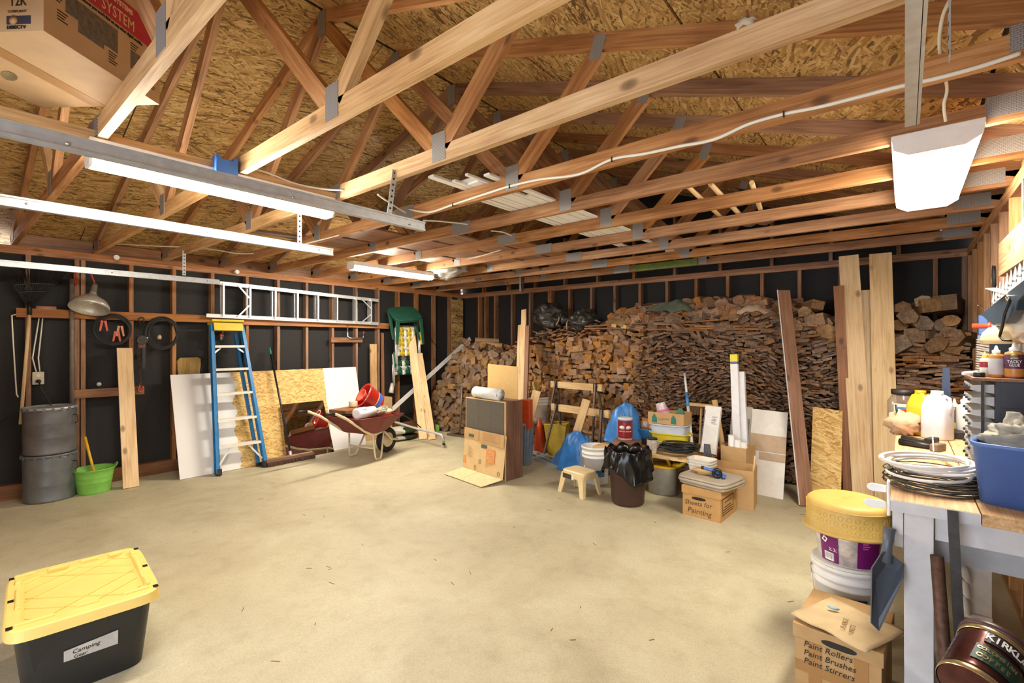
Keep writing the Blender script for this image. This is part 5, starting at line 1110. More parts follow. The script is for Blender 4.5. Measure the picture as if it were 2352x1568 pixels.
m = MB(); m.bar((-1.10, 4.80, .02), (-1.07, 4.86, .47), .012, .012, (0, 1, 0)); solo('thin_stick', 'thin pale stick standing in the plain open carton', 'stick', M['pine'], m)
# white foam panels leaning on the firewood
def wpanel(lb, x0, x1, yf, yt, h_, mat, bands=()):
    q = [V((x0, yf, .002)), V((x1, yf - .02, .002)), V((x1 - .02, yt - .02, h_)), V((x0 - .03, yt, h_ + .01))]; n_ = (q[1] - q[0]).cross(q[3] - q[0]).normalized()
    t = thing('leaning_sheet', lb, 'panel', ((x0 + x1) / 2, yf, 0)); part(t, 'sheet', mat, sheetbox(q, -.012, n_))
    L_ = lambda u, v: (q[0].lerp(q[1], u)).lerp(q[3].lerp(q[2], u), v) + n_ * .0035
    for (u0, v0, u1, v1, mt) in bands: part(t, 'colour_patch', mt, sheetbox((L_(u0, v0), L_(u1, v0), L_(u1, v1), L_(u0, v1)), .0005, n_))  # thin flat patches of another colour laid over the sheet
    return t
tanp = pm('tan_patch', (190, 164, 138), .7, .08)
wpanel('white cardboard panel with tan patches leaning on the firewood', -1.235, -.905, 5.25, 5.62, .80, pm('white_card', (232, 228, 220), .6, .04), ((.0, .50, 1.0, .70, tanp), (.28, .40, 1.0, .49, tanp)))
wpanel('narrow grey white panel with stains left of the white cardboard panel', -1.45, -1.245, 5.29, 5.66, .82, pm('grey_panel', (186, 182, 178), .6, .14, 14), ((.72, .05, .92, .85, pm('grey_stain', (130, 126, 124), .7, .2)),))
# planks standing by the bench
t = leaner('edge_painted_plank', 'brown plank with white painted edge leaning on the firewood', fl(1853, 1163), ay(1800, 668, 5.80), .12, .018, 'brownplank', facing=(.55, -1, 0))
ft, tp = fl(1853, 1163), ay(1800, 668, 5.80); dd = (tp - ft).normalized(); f = V((.55, -1, 0)); f = (f - dd * f.dot(dd)).normalized(); sdv = f.cross(dd).normalized() * (.0625)
m = MB(); m.bar(ft + sdv + V((0, 0, .01)), tp + sdv + V((0, 0, .01)), .004, .019, f); part(t, 'painted_edge', M['white'], m)
q = [V((-.70, 5.34, .002)), V((-.45, 5.30, .002)), V((-.46, 5.60, .86)), V((-.71, 5.64, .875))]; n_ = (q[1] - q[0]).cross(q[3] - q[0]).normalized()
mo = sheetbox(q, -.012, n_); solo('strand_board_offcut', 'narrow strand board offcut leaning right of the edge painted plank', 'panel', M['osb'], mo)
leaner('dark_stud', 'dark reddish stud leaning left of the two tall pale planks', V((-.40, 5.50, 0)), ay(1926, 658, 5.80), .085, .038, M['brownplank'], 'stud', facing=(.1, -1, 0))
leaner('tall_plank', 'tall knotty pine plank, left of the pair by the workbench', V((-.285, 5.45, 0)), ay(1949, 588, 5.90), .165, .022, M['pine'], facing=(.1, -1, 0))
leaner('tall_plank', 'tall knotty pine plank, right of the pair by the workbench', V((-.115, 5.38, 0)), ay(2022, 583, 5.88), .175, .022, M['pine'], facing=(.1, -1, 0))
leaner('short_plank', 'shorter pine plank half hidden behind the right tall plank', V((-.19, 5.46, 0)), ay(1992, 667, 5.92), .13, .018, M['pine'], facing=(.1, -1, 0))
# iron stand by the corner logs
t = thing('iron_stand', 'grey iron T handled stand on the floor in front of the corner logs', 'stand', fl(1056, 1003)); c = fl(1056, 1003)
m = MB(); m.tube([c + V((0, 0, .03)), c + V((.02, .03, .82))], .016, 8); part(t, 'post', legm, m)
m = MB(); m.tube([c + V((-.14, .0, .80)), c + V((.02, .03, .83)), c + V((.05, .03, .78))], .013, 8); part(t, 'handle', legm, m)
m = MB(); m.bar(c + V((-.26, -.02, .015)), c + V((.12, .02, .015)), .06, .03, (0, 0, 1)); part(t, 'foot_bar', legm, m)
# ================================================================ firewood along the back wall
YP = 5.88
def wmat(n, d, m_, l): return wood(n, d, m_, l, .75, .9, False, .26, True)
W_BLK = wmat('split_lumber', (106, 74, 44), (156, 112, 68), (192, 148, 98))
W_SLT = wmat('weathered_kindling', (76, 54, 38), (120, 88, 62), (158, 122, 90))
W_LOG = wmat('split_log', (84, 62, 44), (128, 98, 68), (162, 128, 92))
W_BRD = wmat('old_boards', (92, 60, 38), (142, 98, 62), (180, 136, 92))
FR = random.Random(21)
def fu(a, b): return FR.uniform(a, b)
def pxx(px, Y): return ay(px, 787, Y).x
TOPS = [(1135, 800), (1180, 790), (1222, 762), (1290, 752), (1360, 742), (1400, 722), (1450, 706), (1520, 700), (1600, 690), (1700, 684), (1790, 690), (1850, 730), (1950, 738)]
def top_z(x):
    pts = [(pxx(p, YP), ay(p, q, YP).z) for p, q in TOPS]
    if x <= pts[0][0]: return pts[0][1]
    for (a, b), (c, d) in zip(pts, pts[1:]):
        if x <= c: return b + (d - b) * (x - a) / (c - a)
    return pts[-1][1]
def piece(mb, c, w_, h_, L, ang, yaw=0.0, pit=0.0, kind='box'):
    Mx = Matrix.Rotation(yaw, 3, 'Z') @ Matrix.Rotation(pit, 3, 'X') @ Matrix.Rotation(ang, 3, 'Y')
    c = V(c) + Mx @ V((0, L / 2, 0)); o = V((FR.uniform(0, 90), FR.uniform(0, 90), FR.uniform(0, 90)))
    if kind == 'box':
        x, y, z = w_ / 2, L / 2, h_ / 2; j = lambda s: s * fu(.86, 1.1)
        p = [V((-j(x), -y, -j(z))), V((j(x), -y, -j(z))), V((j(x), y, -j(z))), V((-j(x), y, -j(z))), V((-j(x), -y, j(z))), V((j(x), -y, j(z))), V((j(x), y, j(z))), V((-j(x), y, j(z)))]
        mb.hexa([Mx @ q + c for q in p], [V((q.y, q.x, q.z)) + o for q in p])
    else:                                   # split or round log: n-gon prism
        if kind == 'wedge': poly = [(-.5, -.35), (.1, -.52), (.5, -.2), (.42, .25), (.0, .5), (-.45, .3)]
        else: poly = [(.5 * math.cos(k * math.pi / 4.5), .5 * math.sin(k * math.pi / 4.5)) for k in range(9)]
        poly = [(a * w_ * fu(.88, 1.1), b * h_ * fu(.88, 1.1)) for a, b in poly]; n = len(poly)
        p = [V((a, -L / 2, b)) for a, b in poly] + [V((a * .94, L / 2, b * .94)) for a, b in poly]
        mb.add([Mx @ q + c for q in p], [tuple(range(n)), tuple(range(n, 2 * n))[::-1]] + [(i, n + i, n + (i + 1) % n, (i + 1) % n) for i in range(n)], [V((q.y, q.x, q.z)) + o for q in p])
heaps = {'block': [], 'slat': [], 'log': [], 'board': []}
# square lumber ends (left part of the long heap) and thin kindling (right part)
xa, xb, xc = pxx(1138, YP), pxx(1475, YP), pxx(1962, YP)
z = .05; row = 0
while z < 2.0:
    x = xa + fu(0, .06)
    while x < xb + .45 * math.sin(z * 2.2) * .5 + .12:
        w_ = FR.choice([.045, .06, .07, .085, .09, .10, .13, .15]) * fu(.9, 1.1); h_ = FR.choice([.04, .05, .06, .08, .09, .10]) * fu(.9, 1.1)
        zz = z + .03 * math.sin(x * 3.1 + row * .3) + fu(-.012, .012)
        if zz + h_ * .5 < top_z(x) - .14:
            a = FR.choice([fu(-.12, .12), fu(-.45, .45), fu(-.9, .9)])
            heaps['block'].append(('box', (x + w_ / 2, YP + fu(-.05, .05) + .10 * max(0, zz - 1.2), zz), w_, h_, fu(.36, .44), a, fu(-.12, .12), fu(-.06, .04)))
        x += w_ * 1.0 + .004
    z += .062; row += 1
z = .05; row = 0
while z < 2.05:
    thick = .030 if (z < .45 or z > 1.45) else .017
    x = xb - .12 + fu(0, .1)
    while x < xc:
        w_ = fu(.035, .105) if thick < .02 else fu(.07, .17); h_ = thick * fu(.7, 1.6)
        wave = .38 * math.sin(x * 2.6 + z * 4.1) + .25 * math.sin(x * 5.7 - z * 3.3)
        zz = z + .05 * math.sin(x * 3.4 + z * 1.5)
        if zz < top_z(x) - .10:
            heaps['slat'].append(('box', (x + w_ / 2, YP + fu(-.10, .06) + .10 * max(0, zz - 1.2), zz), w_, h_, fu(.34, .46), wave * .7 + FR.gauss(0, .24), fu(-.35, .35), fu(-.12, .08)))
        x += w_ * .92
    z += thick * .98; row += 1
# mixed larger pieces on top
x = xa
while x < xc:
    tz = top_z(x)
    for k in range(7):
        kd = FR.choice(['box', 'box', 'box', 'wedge', 'log']); w_ = fu(.06, .17); h_ = fu(.025, .10) if kd == 'box' else w_ * fu(.7, 1)
        if x < pxx(1390, YP): w_ = fu(.03, .12); h_ = fu(.012, .03)
        zt = tz - .16 + k * .026 + fu(-.01, .01)
        heaps['board'].append((kd, (x + fu(-.05, .05), YP + .02 + .07 * k * .3 + fu(-.05, .12), zt), w_, h_, fu(.3, .55), fu(-.5, .5), fu(-1.0, 1.0) if FR.random() < .55 else fu(-.2, .2), fu(-.15, .1)))
    x += .075
for k in range(14):      # long laths lying along the heap
    p = ay(fu(1330, 1600), fu(742, 760), YP); heaps['board'].append(('box', (p.x, YP - .03, p.z), .04, .018, fu(.6, 1.1), 0, -1.45 + fu(-.1, .1), fu(-.06, .06)))
# corner heap of split logs (left) in front of the corner
YC = 5.55
ctops = [(985, 905), (1000, 850), (1030, 815), (1060, 795), (1085, 785), (1110, 806), (1140, 820)]
def ctop(x):
    pts = [(pxx(p, YC), ay(p, q, YC).z) for p, q in ctops]
    if x <= pts[0][0]: return pts[0][1]
    for (a, b), (c, d) in zip(pts, pts[1:]):
        if x <= c: return b + (d - b) * (x - a) / (c - a)
    return pts[-1][1]
z = .06
while z < 1.6:
    x = pxx(985, YC) + fu(0, .06)
    while x < pxx(1150, YC):
        w_ = fu(.08, .17); h_ = fu(.07, .13)
        if z < ctop(x):
            heaps['log'].append((FR.choice(['wedge', 'wedge', 'log', 'box']), (x + w_ / 2, YC + fu(-.07, .06) + .12 * z, z + fu(-.02, .02)), w_, h_, fu(.36, .48), fu(-1.2, 1.2), fu(-.35, .35), fu(-.12, .08)))
        x += w_ * .92
    z += .082
for k in range(16):
    x = fu(pxx(1010, YC), pxx(1130, YC)); heaps['log'].append(('wedge', (x, YC + .12 + fu(-.05, .15), ctop(x) + fu(-.03, .05)), fu(.08, .15), fu(.07, .12), fu(.35, .5), fu(-1, 1), fu(-1.5, 1.5), fu(-.2, .2)))
# heap right of the standing planks
x0, x1 = pxx(1990, YP), XR - .02
z = .06
while z < 1.62:
    x = x0 + fu(0, .1)
    while x < x1 - .05:
        big = z < .95; w_ = fu(.08, .16) if big else fu(.10, .24); h_ = fu(.05, .09) if big else fu(.018, .032)
        heaps['board'].append(('box', (min(x + w_ / 2, x1 - w_ / 2), YP + fu(-.07, .06) + .05 * z, z), w_, h_, fu(.36, .46), fu(-.5, .5) if big else .1 * math.sin(z * 9) + fu(-.2, .2), fu(-.2, .2), fu(-.08, .05)))
        x += w_ * .95
    z += .07 if z < .95 else .026
for (px, py, r_, kd, yaw) in ((2075, 705, .12, 'wedge', .2), (2085, 725, .16, 'wedge', -.3), (2120, 740, .15, 'wedge', .1), (2172, 745, .17, 'log', .15), (2210, 735, .12, 'log', -.1), (2140, 700, .15, 'box', .3), (2170, 695, .16, 'box', -.2),
                            (2065, 745, .13, 'wedge', .4), (2150, 765, .17, 'wedge', .9), (2200, 775, .18, 'wedge', -.5), (2100, 770, .15, 'box', .0), (2185, 800, .16, 'wedge', .2), (2215, 765, .14, 'wedge', -.3), (2110, 795, .14, 'box', .5), (2068, 790, .14, 'box', -.2), (2150, 790, .16, 'wedge', .1), (2120, 690, .13, 'wedge', -.1)):
    p = ay(px, py, YP + .05); p.x = min(p.x, XR - .16); heaps['log'].append((kd, (p.x, YP - .04 + fu(0, .12), p.z), r_ * 1.1, r_ * .9, .42, fu(-.6, .6), yaw, -.1))
for (px, py, w_, h_) in ((1500, 752, .12, .1), (1560, 745, .12, .12), (1545, 735, .2, .12), (1610, 728, .16, .09), (1690, 722, .15, .1), (1870, 735, .2, .12), (1900, 760, .2, .14), (1880, 700, .12, .1), (1850, 715, .13, .11), (1560, 710, .1, .1), (1430, 745, .1, .07)):
    p = ay(px, py, YP); heaps['log'].append((FR.choice(['wedge', 'log', 'box']), (p.x, YP - .02, p.z), w_, h_, .42, fu(-.4, .4), fu(-.7, .7), -.05))
def zone(k, c):
    u = (V(c) - CAMP); px = 1176 + FPX * u.dot(RT) / u.dot(FW); lv = 'low' if c[2] < .7 else ('mid height' if c[2] < 1.35 else 'high')
    for lim, w in ((1145, 'in the corner by the wall of felt'), (1240, 'behind the loudspeaker studs'), (1330, 'below the larger black bag'), (1410, 'behind the sawhorses'), (1500, 'above the blue tarps'), (1600, 'behind the white pole'), (1700, 'behind the tall lamp boxes'), (1800, 'above the white cardboard panel'), (1930, 'right of the edge painted plank')):
        if px < lim: return lv + ' ' + w
    return lv + ' behind the workbench'
info = {'block': ('lumber_offcut', 'square sawn lumber offcut,', 'firewood', 'sawn offcuts', W_BLK, 'sawn_offcuts_behind'),
        'slat': ('kindling_stick', 'thin weathered kindling stick,', 'firewood', 'kindling sticks', W_SLT, 'kindling_sticks_behind'),
        'log': ('split_log', 'chunky split log in the firewood,', 'firewood', 'split logs', W_LOG, 'split_logs_behind'),
        'board': ('board_scrap', 'scrap of old board in the firewood,', 'firewood', 'board scraps', W_BRD, 'board_scraps_behind')}
for k, lst in heaps.items():
    nm, lb, ct, gp, mt, rest = info[k]
    lst.sort(key=lambda q: -(q[2] * q[3]) * (1 / ((V(q[1]) - CAMP).length ** 2)))
    n = 290 if k != 'log' else 290
    for q in lst[:n]:
        z_ = zone(k, q[1]); m = MB(); piece(m, q[1], q[2], q[3], q[4], q[5], q[6], q[7], q[0]); solo(nm, lb + ' ' + z_, ct, mt, m, gp + ' ' + z_, base=V(q[1]))
    if len(lst) > n:
        m = MB()
        for q in lst[n:]: piece(m, q[1], q[2], q[3], q[4], q[5], q[6], q[7], q[0])
        o = bpy.data.objects.new(rest, m.mesh(rest, mt)); COL.objects.link(o); tag(o, {'block': 'smaller sawn wood ends filling the heap behind the sawhorses', 'slat': 'mass of thin kindling filling the middle of the firewood heap', 'board': 'small scraps filling the heaps of old boards', 'log': 'small split pieces filling the corner heap'}[k], 'firewood'); o['kind'] = 'stuff'
# things lying on the heap
bagm = pm('black_bag_film', (58, 56, 52), .32, .35, 14, bump=.6)
def rubbish_bag(px, py, r_, seed, lb, tie):
    p = ay(px, py, YP + .20); t = thing('rubbish_bag', lb, 'bag', p - V((0, 0, r_[2])))
    m = MB(); m.blob(p, r_, 44, 30, .30, seed, fq=2.6); part(t, 'bag', bagm, m)
    q = p + V(tie); d = V(tie).normalized()
    m = MB(); m.tube([q - d * .04, q + d * .02, q + d * .07, q + d * .12], [.06, .025, .05, .075], 10); part(t, 'tied_neck', bagm, m)
    m = MB(); m.tube([q + d * .02 + V((0, 0, .025)), q + d * .03 + V((.0, -.04, -.06)), q + d * .0 + V((-.02, -.05, -.14))], .012, 6); part(t, 'tie', pm('twine', (170, 150, 120), .7), m)
rubbish_bag(1262, 727, (.26, .19, .20), 4, 'black rubbish bag on the firewood, larger with pale highlights', (.22, -.06, .0))
rubbish_bag(1340, 738, (.24, .18, .17), 9, 'black rubbish bag on the firewood, knotted against a larger bag', (-.18, -.08, .02))
def draped(name, lb, px, py, sx, sy, h_, mat, seed, cat='cloth'):
    from mathutils import noise
    c = ay(px, py, YP + .10)
    def fn(u, v):
        x = (u - .5) * sx; y = (v - .5) * sy; e = max(abs(u - .5), abs(v - .5)) * 2
        return c + V((x, y * .8 + noise.noise(V((u * 3, v * 3, seed))) * .05, h_ * (1 - e ** 2.4) + .05 * noise.noise(V((u * 4, v * 4, seed + 3))) - .02))
    m = MB(); m.sheet(fn, 18, 12); solo(name, lb, cat, mat, m, solid=.008, sub=1)
draped('canvas_tarp', 'folded grey green canvas on top of the firewood heap', 1545, 712, .62, .4, .13, pm('green_canvas', (96, 104, 90), .85, .18, 14), 2)
draped('burlap_sack', 'tan burlap sack lying on the firewood right of the black bags', 1425, 742, .5, .3, .08, pm('burlap', (150, 118, 78), .9, .2, 30), 5)
draped('beige_rug', 'beige folded rug lying high on the firewood heap', 1735, 715, .34, .34, .10, pm('beige_rug', (176, 150, 128), .9, .15, 30), 8)
m = MB(); m.tube([ay(1420, 755, YP - .03), ay(1480, 758, YP - .03)], .001, 4)
for (px, py, lb) in ((1408, 748, 'short pale new block on the heap below the tan sack, left one'), (1432, 750, 'short pale new block on the heap below the tan sack, right one')):
    p = ay(px, py, YP - .02); m = MB(); piece(m, p, .09, .045, .3, .1, .1 if px < 1420 else -.3); solo('pale_block', lb, 'firewood', M['pine'], m, base=p)
# ================================================================ workbench side
gpaint = pm('grey_white_paint', (206, 204, 206), .5, .07, 16)
gpaint2 = pm('grey_paint', (176, 176, 178), .5, .08, 16)
BZ = .900; BX0, BX1, BY0, BY1 = -.04, .485, 2.41, 4.78
t = thing('workbench', 'grey white painted timber workbench with worn plank top', 'workbench', (.22, 3.6, 0))
for (x0, x1) in ((BX0, .215), (.218, BX1)):
    m = MB(); m.bar(((x0 + x1) / 2, BY0 + .004, BZ - .0225), ((x0 + x1) / 2, BY1, BZ - .0225), x1 - x0, .045, (0, 0, 1)); part(t, 'top_plank', M['fir_pale'], m, bevel=.003)
m = MB(); m.b2((BX0, BY0, BZ - .045), (.215, BY0 + .0035, BZ - .002)); part(t, 'painted_end', gpaint, m)
m = MB(); m.b2((BX0 - .002, BY0, BZ - .045), (BX0, BY1, BZ - .004)); part(t, 'painted_edge', gpaint, m)
m = MB(); m.b2((BX0 + .004, BY0 + .012, BZ - .135), (-.003, BY1 - .02, BZ - .046)); part(t, 'side_apron', gpaint, m)
m = MB(); m.b2((.092, BY0 + .03, BZ - .135), (BX1 - .01, BY0 + .068, BZ - .046)); part(t, 'end_apron', gpaint, m)
m = MB(); m.b2((.0, BY0 + .10, BZ - .235), (BX1 - .01, BY0 + .138, BZ - .145)); part(t, 'lower_rail', gpaint2, m)
m = MB(); m.b2((BX0 + .01, BY0 + .06, BZ - .20), (-.003, BY1 - .02, BZ - .14)); part(t, 'side_rail', gpaint2, m)
for (x, y) in ((.0, BY0 + .012), (BX1 - .10, BY0 + .072), (.0, BY1 - .11), (BX1 - .10, BY1 - .11)):
    m = MB(); m.b2((x, y, 0), (x + .088, y + .038, BZ - .046)); part(t, 'leg', gpaint, m, bevel=.003)
m = MB(); m.b2((.10, BY0 + .17, .10), (.40, BY0 + .21, .24)); part(t, 'stretcher', gpaint2, m)
m = MB(); m.b2((.09, BY0 + .05, .09), (.128, BY1 - .1, .2)); part(t, 'stretcher', gpaint2, m)
# pipes standing at its end
m = MB(); a, b = V((.135, 2.30, 0)), ay(2152, 1276, 2.365); m.tube([a, b], .020, 12); solo('rusty_pipe', 'rusty iron pipe leaning on the bench end beside its front leg', 'pipe', M['rust'], m)
m = MB(); a, b = V((.170, 2.30, .001)), ay(2188, 1172, 2.385); m.bar(a, b, .03, .014, (0, -1, 0)); solo('iron_bar', 'flat dark iron bar leaning on the bench end right of the rusty pipe', 'bar', M['iron'], m)
# carved corbel
cb = pm('aged_white', (216, 206, 190), .6, .12, 20)
t = thing('carved_corbel', 'white carved wooden corbel hanging under the bench rail', 'corbel', (.205, 2.62, .44)); c = V((.205, 2.60, .665))
m = MB(); m.b2((.165, 2.60, .455), (.262, 2.625, .665)); part(t, 'back_board', cb, m)
for k in range(3):
    z = .635 - k * .062; m = MB()
    m.tube([V((.172 + .03 * f, 2.592 - .012 * math.sin(f * math.pi), z - .05 * f + .012 * math.sin(f * 6))) for f in [i / 8 for i in range(9)]], [.006, .010, .013, .015, .014, .012, .010, .008, .004], 8); part(t, 'scroll', cb, m)
    m = MB(); m.blob((.168, 2.592, z), (.016, .012, .016), 10, 8, 0); part(t, 'scroll_eye', cb, m)
m = MB(); m.b2((.18, 2.585, .44), (.262, 2.626, .458)); part(t, 'foot_moulding', cb, m)
# coffee can on a black pail
t = thing('black_pail', 'black pail under the tilted coffee can by the bench end', 'pail', (.24, 1.90, 0)); m = MB(); m.lathe([(0, .002), (.12, .002), (.145, .49), (.152, .495), (.152, .505), (0, .505)], (.24, 1.90, 0), 24, caps=False); part(t, 'body', M['black'], m)
cc = ad(2258, 1536, 1.36); axc = (RT * .80 + V((0, 0, .36)) + FW * .46).normalized(); RC = V((0, 0, 1)).rotation_difference(axc).to_matrix()
copper = pm('copper_print_tin', (96, 58, 54), .22, .3, 26, .75); gold = pm('gold_rim', (206, 190, 140), .25, .05, 20, .85)
t = thing('coffee_can', 'ribbed maroon coffee can with brown plastic lid lying tilted by the bench end', 'can', cc - V((0, 0, .08)))
prf = [(.0, -.09), (.074, -.09), (.078, -.088)] + [(.0765 + (.0016 if k % 2 else 0), -.074 + k * .0098) for k in range(1, 15)] + [(.078, .083)]
m = MB(); m.lathe(prf, cc, 40, M=RC, caps=False); part(t, 'body', copper, m)
for z0, z1 in ((-.091, -.073), (.070, .087)):
    m = MB(); m.lathe([(.0782, z0), (.0798, z0 + .002), (.0798, z1 - .002), (.0782, z1)], cc, 40, M=RC, caps=False); part(t, 'gold_band', gold, m)
m = MB(); m.lathe([(.079, .086), (.0825, .087), (.0825, .104), (.078, .106), (.07, .103), (0, .103)], cc, 40, M=RC, caps=False); part(t, 'lid', pm('maroon_lid', (74, 46, 46), .4, .08), m)
# direction on the can facing the camera
vd = (CAMP - cc).normalized(); e1 = RC @ V((1, 0, 0)); e2 = RC @ V((0, 1, 0)); a0 = math.atan2(vd.dot(e2), vd.dot(e1))
def canpt(a, z, r_=.0805): return cc + e1 * math.cos(a) * r_ + e2 * math.sin(a) * r_ + axc * z
def can_patch(a1, a2, z0, z1, mt, nm):
    n = 10; vs = [canpt(a1 + (a2 - a1) * k / n, z, .0803) for z in (z0, z1) for k in range(n + 1)]; m = MB(); m.add(vs, [(k, k + 1, n + 2 + k, n + 1 + k) for k in range(n)]); return part(t, nm, mt, m)
can_patch(a0 - .30, a0 + 1.5, .028, .066, pm('label_dark', (40, 30, 34), .4), 'brand_band')
can_patch(a0 - .42, a0 + 1.2, -.045, .012, pm('label_green', (28, 58, 48), .4), 'green_label')
def can_word(w, a_start, da, z, size, mt):
    for k, ch in enumerate(w):
        a = a_start + da * k; tg_ = (e1 * -math.sin(a) + e2 * math.cos(a))
        text(t, ch, size, frame(canpt(a, z, .081), tg_, axc), mt, 'can_lettering', 'CENTER', bold=.0006)
can_word('KIRKLAND', a0 - .18, .20, .047, .030, M['white']); can_word('COLOMBIAN', a0 - .30, .125, -.002, .015, gold); can_word('COFFEE', a0 - .24, .16, -.028, .019, gold)
# --- lettered carton, paper bag, bucket, canister, tub: the stack left of the bench
bb2 = V((-.205, 2.575, 0)); rz2 = math.radians(-4)
t = bankers('brown file box hand lettered with paint tool names, by the bench leg', bb2, rz2, .30, .38, .300, pm('taped_kraft', (186, 148, 98), .65, .08), lidh=.058)
for x in (-.075, .085): m = MB(); m.b2((x - .024, -.192, .01), (x + .024, -.1905, .240)); part(t, 'packing_tape', pm('brown_tape', (168, 124, 74), .35, .05) if x < 0 else bpy.data.materials['brown_tape'], m, world=False)
m = MB(); m.b2((-.15, -.1915, .10), (.15, -.1906, .145)); part(t, 'packing_tape', bpy.data.materials['brown_tape'], m, world=False)
m = MB(); m.prism([(.042 * math.cos(a) + math.copysign(.02, math.cos(a)), .013 * math.sin(a)) for a in [(i + .5) * math.pi / 8 for i in range(16)]], .001, Matrix(((1, 0, 0, .01), (0, 0, -1, -.1985), (0, 1, 0, .262), (0, 0, 0, 1)))); part(t, 'hand_hole', M['black'], m, world=False)
rm = Matrix.Translation(bb2) @ Matrix.Rotation(rz2, 4, 'Z'); pen2 = pm('marker_black', (44, 38, 34), .7)
for k, w in enumerate(('Paint Rollers', 'Paint Brushes', 'Paint Stirrers')): text(t, w, .034, rm @ frame((-.118, -.1932, .222 - k * .036), (1, 0, .02), (0, 0, 1)), pen2, 'hand_lettering', shear=.2)
from mathutils import noise
pb = pm('aged_paper', (204, 178, 136), .8, .14, 10)
t = thing('paper_sack', 'flat aged brown paper sack lying on the lettered box by the bench', 'paper', V((-.19, 2.50, .302)), math.radians(-24))
def fn(u, v): x = (u - .5) * .30; y = (v - .5) * .30; return V((x, y, .0145 + .010 * noise.noise(V((u * 3, v * 3, 4))) - (.02 * max(0, .12 - v) / .12 if False else 0)))
m = MB(); m.sheet(fn, 16, 14); part(t, 'sack', pb, m, world=False, solid=.006)
text(t, 'FLANGE', .026, Matrix.Translation(t.location) @ Matrix.Rotation(math.radians(-24), 4, 'Z') @ frame((.03, -.085, .0285), (-.35, .93, 0), (-.93, -.35, 0)), pm('brown_ink', (130, 96, 60), .7), 'stamp_lettering')
text(t, 'NUTS', .026, Matrix.Translation(t.location) @ Matrix.Rotation(math.radians(-24), 4, 'Z') @ frame((.062, -.085, .0285), (-.35, .93, 0), (-.93, -.35, 0)), bpy.data.materials['brown_ink'], 'stamp_lettering')
m = MB(); m.blob(V((-.245, 2.565, .332)), (.022, .012, .006), 10, 8, .5, 3, fq=4); solo('paint_flake', 'pale blue scrap on the paper sack', 'scrap', pm('pale_blue', (150, 172, 186), .6), m)
bkc = V((-.235, 3.08, 0))
t = bucket('white five gallon bucket under the purple canister, taped rim', bkc, .365, .132, .152, label=(pm('navy_label', (36, 62, 120), .4), .18, .62, .15))
m = MB(); m.lathe([(0, .368), (.150, .368), (.158, .364), (.160, .372), (.150, .378), (0, .376)], bkc, 30, caps=False); part(t, 'bucket_lid', M['offwhite'], m)
cnc = V((-.225, 3.06, .380)); purp = pm('purple_foil', (112, 20, 96), .3, .1, 10)
foil = pm('crinkled_foil', (214, 212, 214), .30, .22, 40, .5, bump=.25)
t = thing('foil_canister', 'silver foil canister with purple labels between bucket and yellow tub', 'canister', cnc)
m = MB(); m.lathe([(0, .001), (.128, .001), (.135, .012), (.142, .07), (.15, .14), (.152, .17), (0, .172)], cnc, 36, caps=False); part(t, 'foil_body', foil, m)
dv = (CAMP - cnc); a0c = math.atan2(dv.y, dv.x)
def patch2(a1, a2, z0, z1, mt, nm):
    n = 8; rz_ = lambda z: .1365 + (.152 - .1365) * (z - .012) / .158
    vs = [cnc + V((math.cos(a1 + (a2 - a1) * k / n) * (rz_(z) + .002), math.sin(a1 + (a2 - a1) * k / n) * (rz_(z) + .002), z)) for z in (z0, z1) for k in range(n + 1)]
    m = MB(); m.add(vs, [(k, k + 1, n + 2 + k, n + 1 + k) for k in range(n)]); return part(t, nm, mt, m)
patch2(a0c - .95, a0c - .30, .013, .168, purp, 'purple_label'); patch2(a0c + .25, a0c + 1.0, .013, .168, purp, 'purple_label')
patch2(a0c - .80, a0c - .45, .020, .062, M['white'], 'barcode_patch')
for k in range(9): patch2(a0c - .76 + k * .032, a0c - .748 + k * .032, .030, .058, M['ink'], 'barcode_line')
def canfr(a, z): r_ = .1365 + (.152 - .1365) * (z - .012) / .158 + .003; return cnc + V((math.cos(a) * r_, math.sin(a) * r_, z)), V((-math.sin(a), math.cos(a), 0))
for k, w in enumerate(("Member's", 'Mark')):
    p, tn = canfr(a0c - .54 + k * .15, .072); text(t, w, .024 if k == 0 else .024, frame(p, (0, 0, 1), -tn), M['white'], 'label_lettering')
p, tn = canfr(a0c - .74, .125); m = MB(); fr = frame(p, tn, (0, 0, 1))
m.prism([(0, .018), (.018, 0), (0, -.018), (-.018, 0)], .0006, fr @ Matrix.Rotation(.35, 4, 'Z')); part(t, 'diamond_logo', M['white'], m)
m = MB(); m.prism([(0, .009), (.009, 0), (0, -.009), (-.009, 0)], .001, fr @ Matrix.Rotation(.35, 4, 'Z')); part(t, 'diamond_logo', purp, m)
for k in range(4): patch2(a0c + .40, a0c + .62 - .05 * (k % 2), .15 - k * .012, .155 - k * .012, bpy.data.materials['pink_band'], 'small_print')
ytc = V((-.225, 3.04, .553)); ym = pm('yellow_tub', (208, 172, 92), .5, .06)
t = thing('yellow_tub', 'yellow plastic tub upside down on the foil canister', 'tub', ytc)
m = MB(); m.lathe([(.20, 0), (.205, .003), (.203, .012), (.188, .016), (.186, .12), (.18, .14), (.168, .150), (.155, .153), (.13, .1525), (.10, .155), (.06, .154), (0, .156)], ytc, 48, caps=False); part(t, 'body', ym, m, solid=.003)
for k in range(34):
    a = k * 2 * math.pi / 34; 
    for j in range(3):
        p = ytc + V((math.cos(a + j * .09) * .1875, math.sin(a + j * .09) * .1875, .036 + j * .03)); m = MB(); tn = V((-math.sin(a + j * .09), math.cos(a + j * .09), 0))
        m.tube([p + tn * .011 * math.cos(q) + V((0, 0, .011 * math.sin(q))) for q in [i * math.pi / 4 for i in range(8)]], .0018, 4, closed=True); part(t, 'embossed_ring', ym, m)
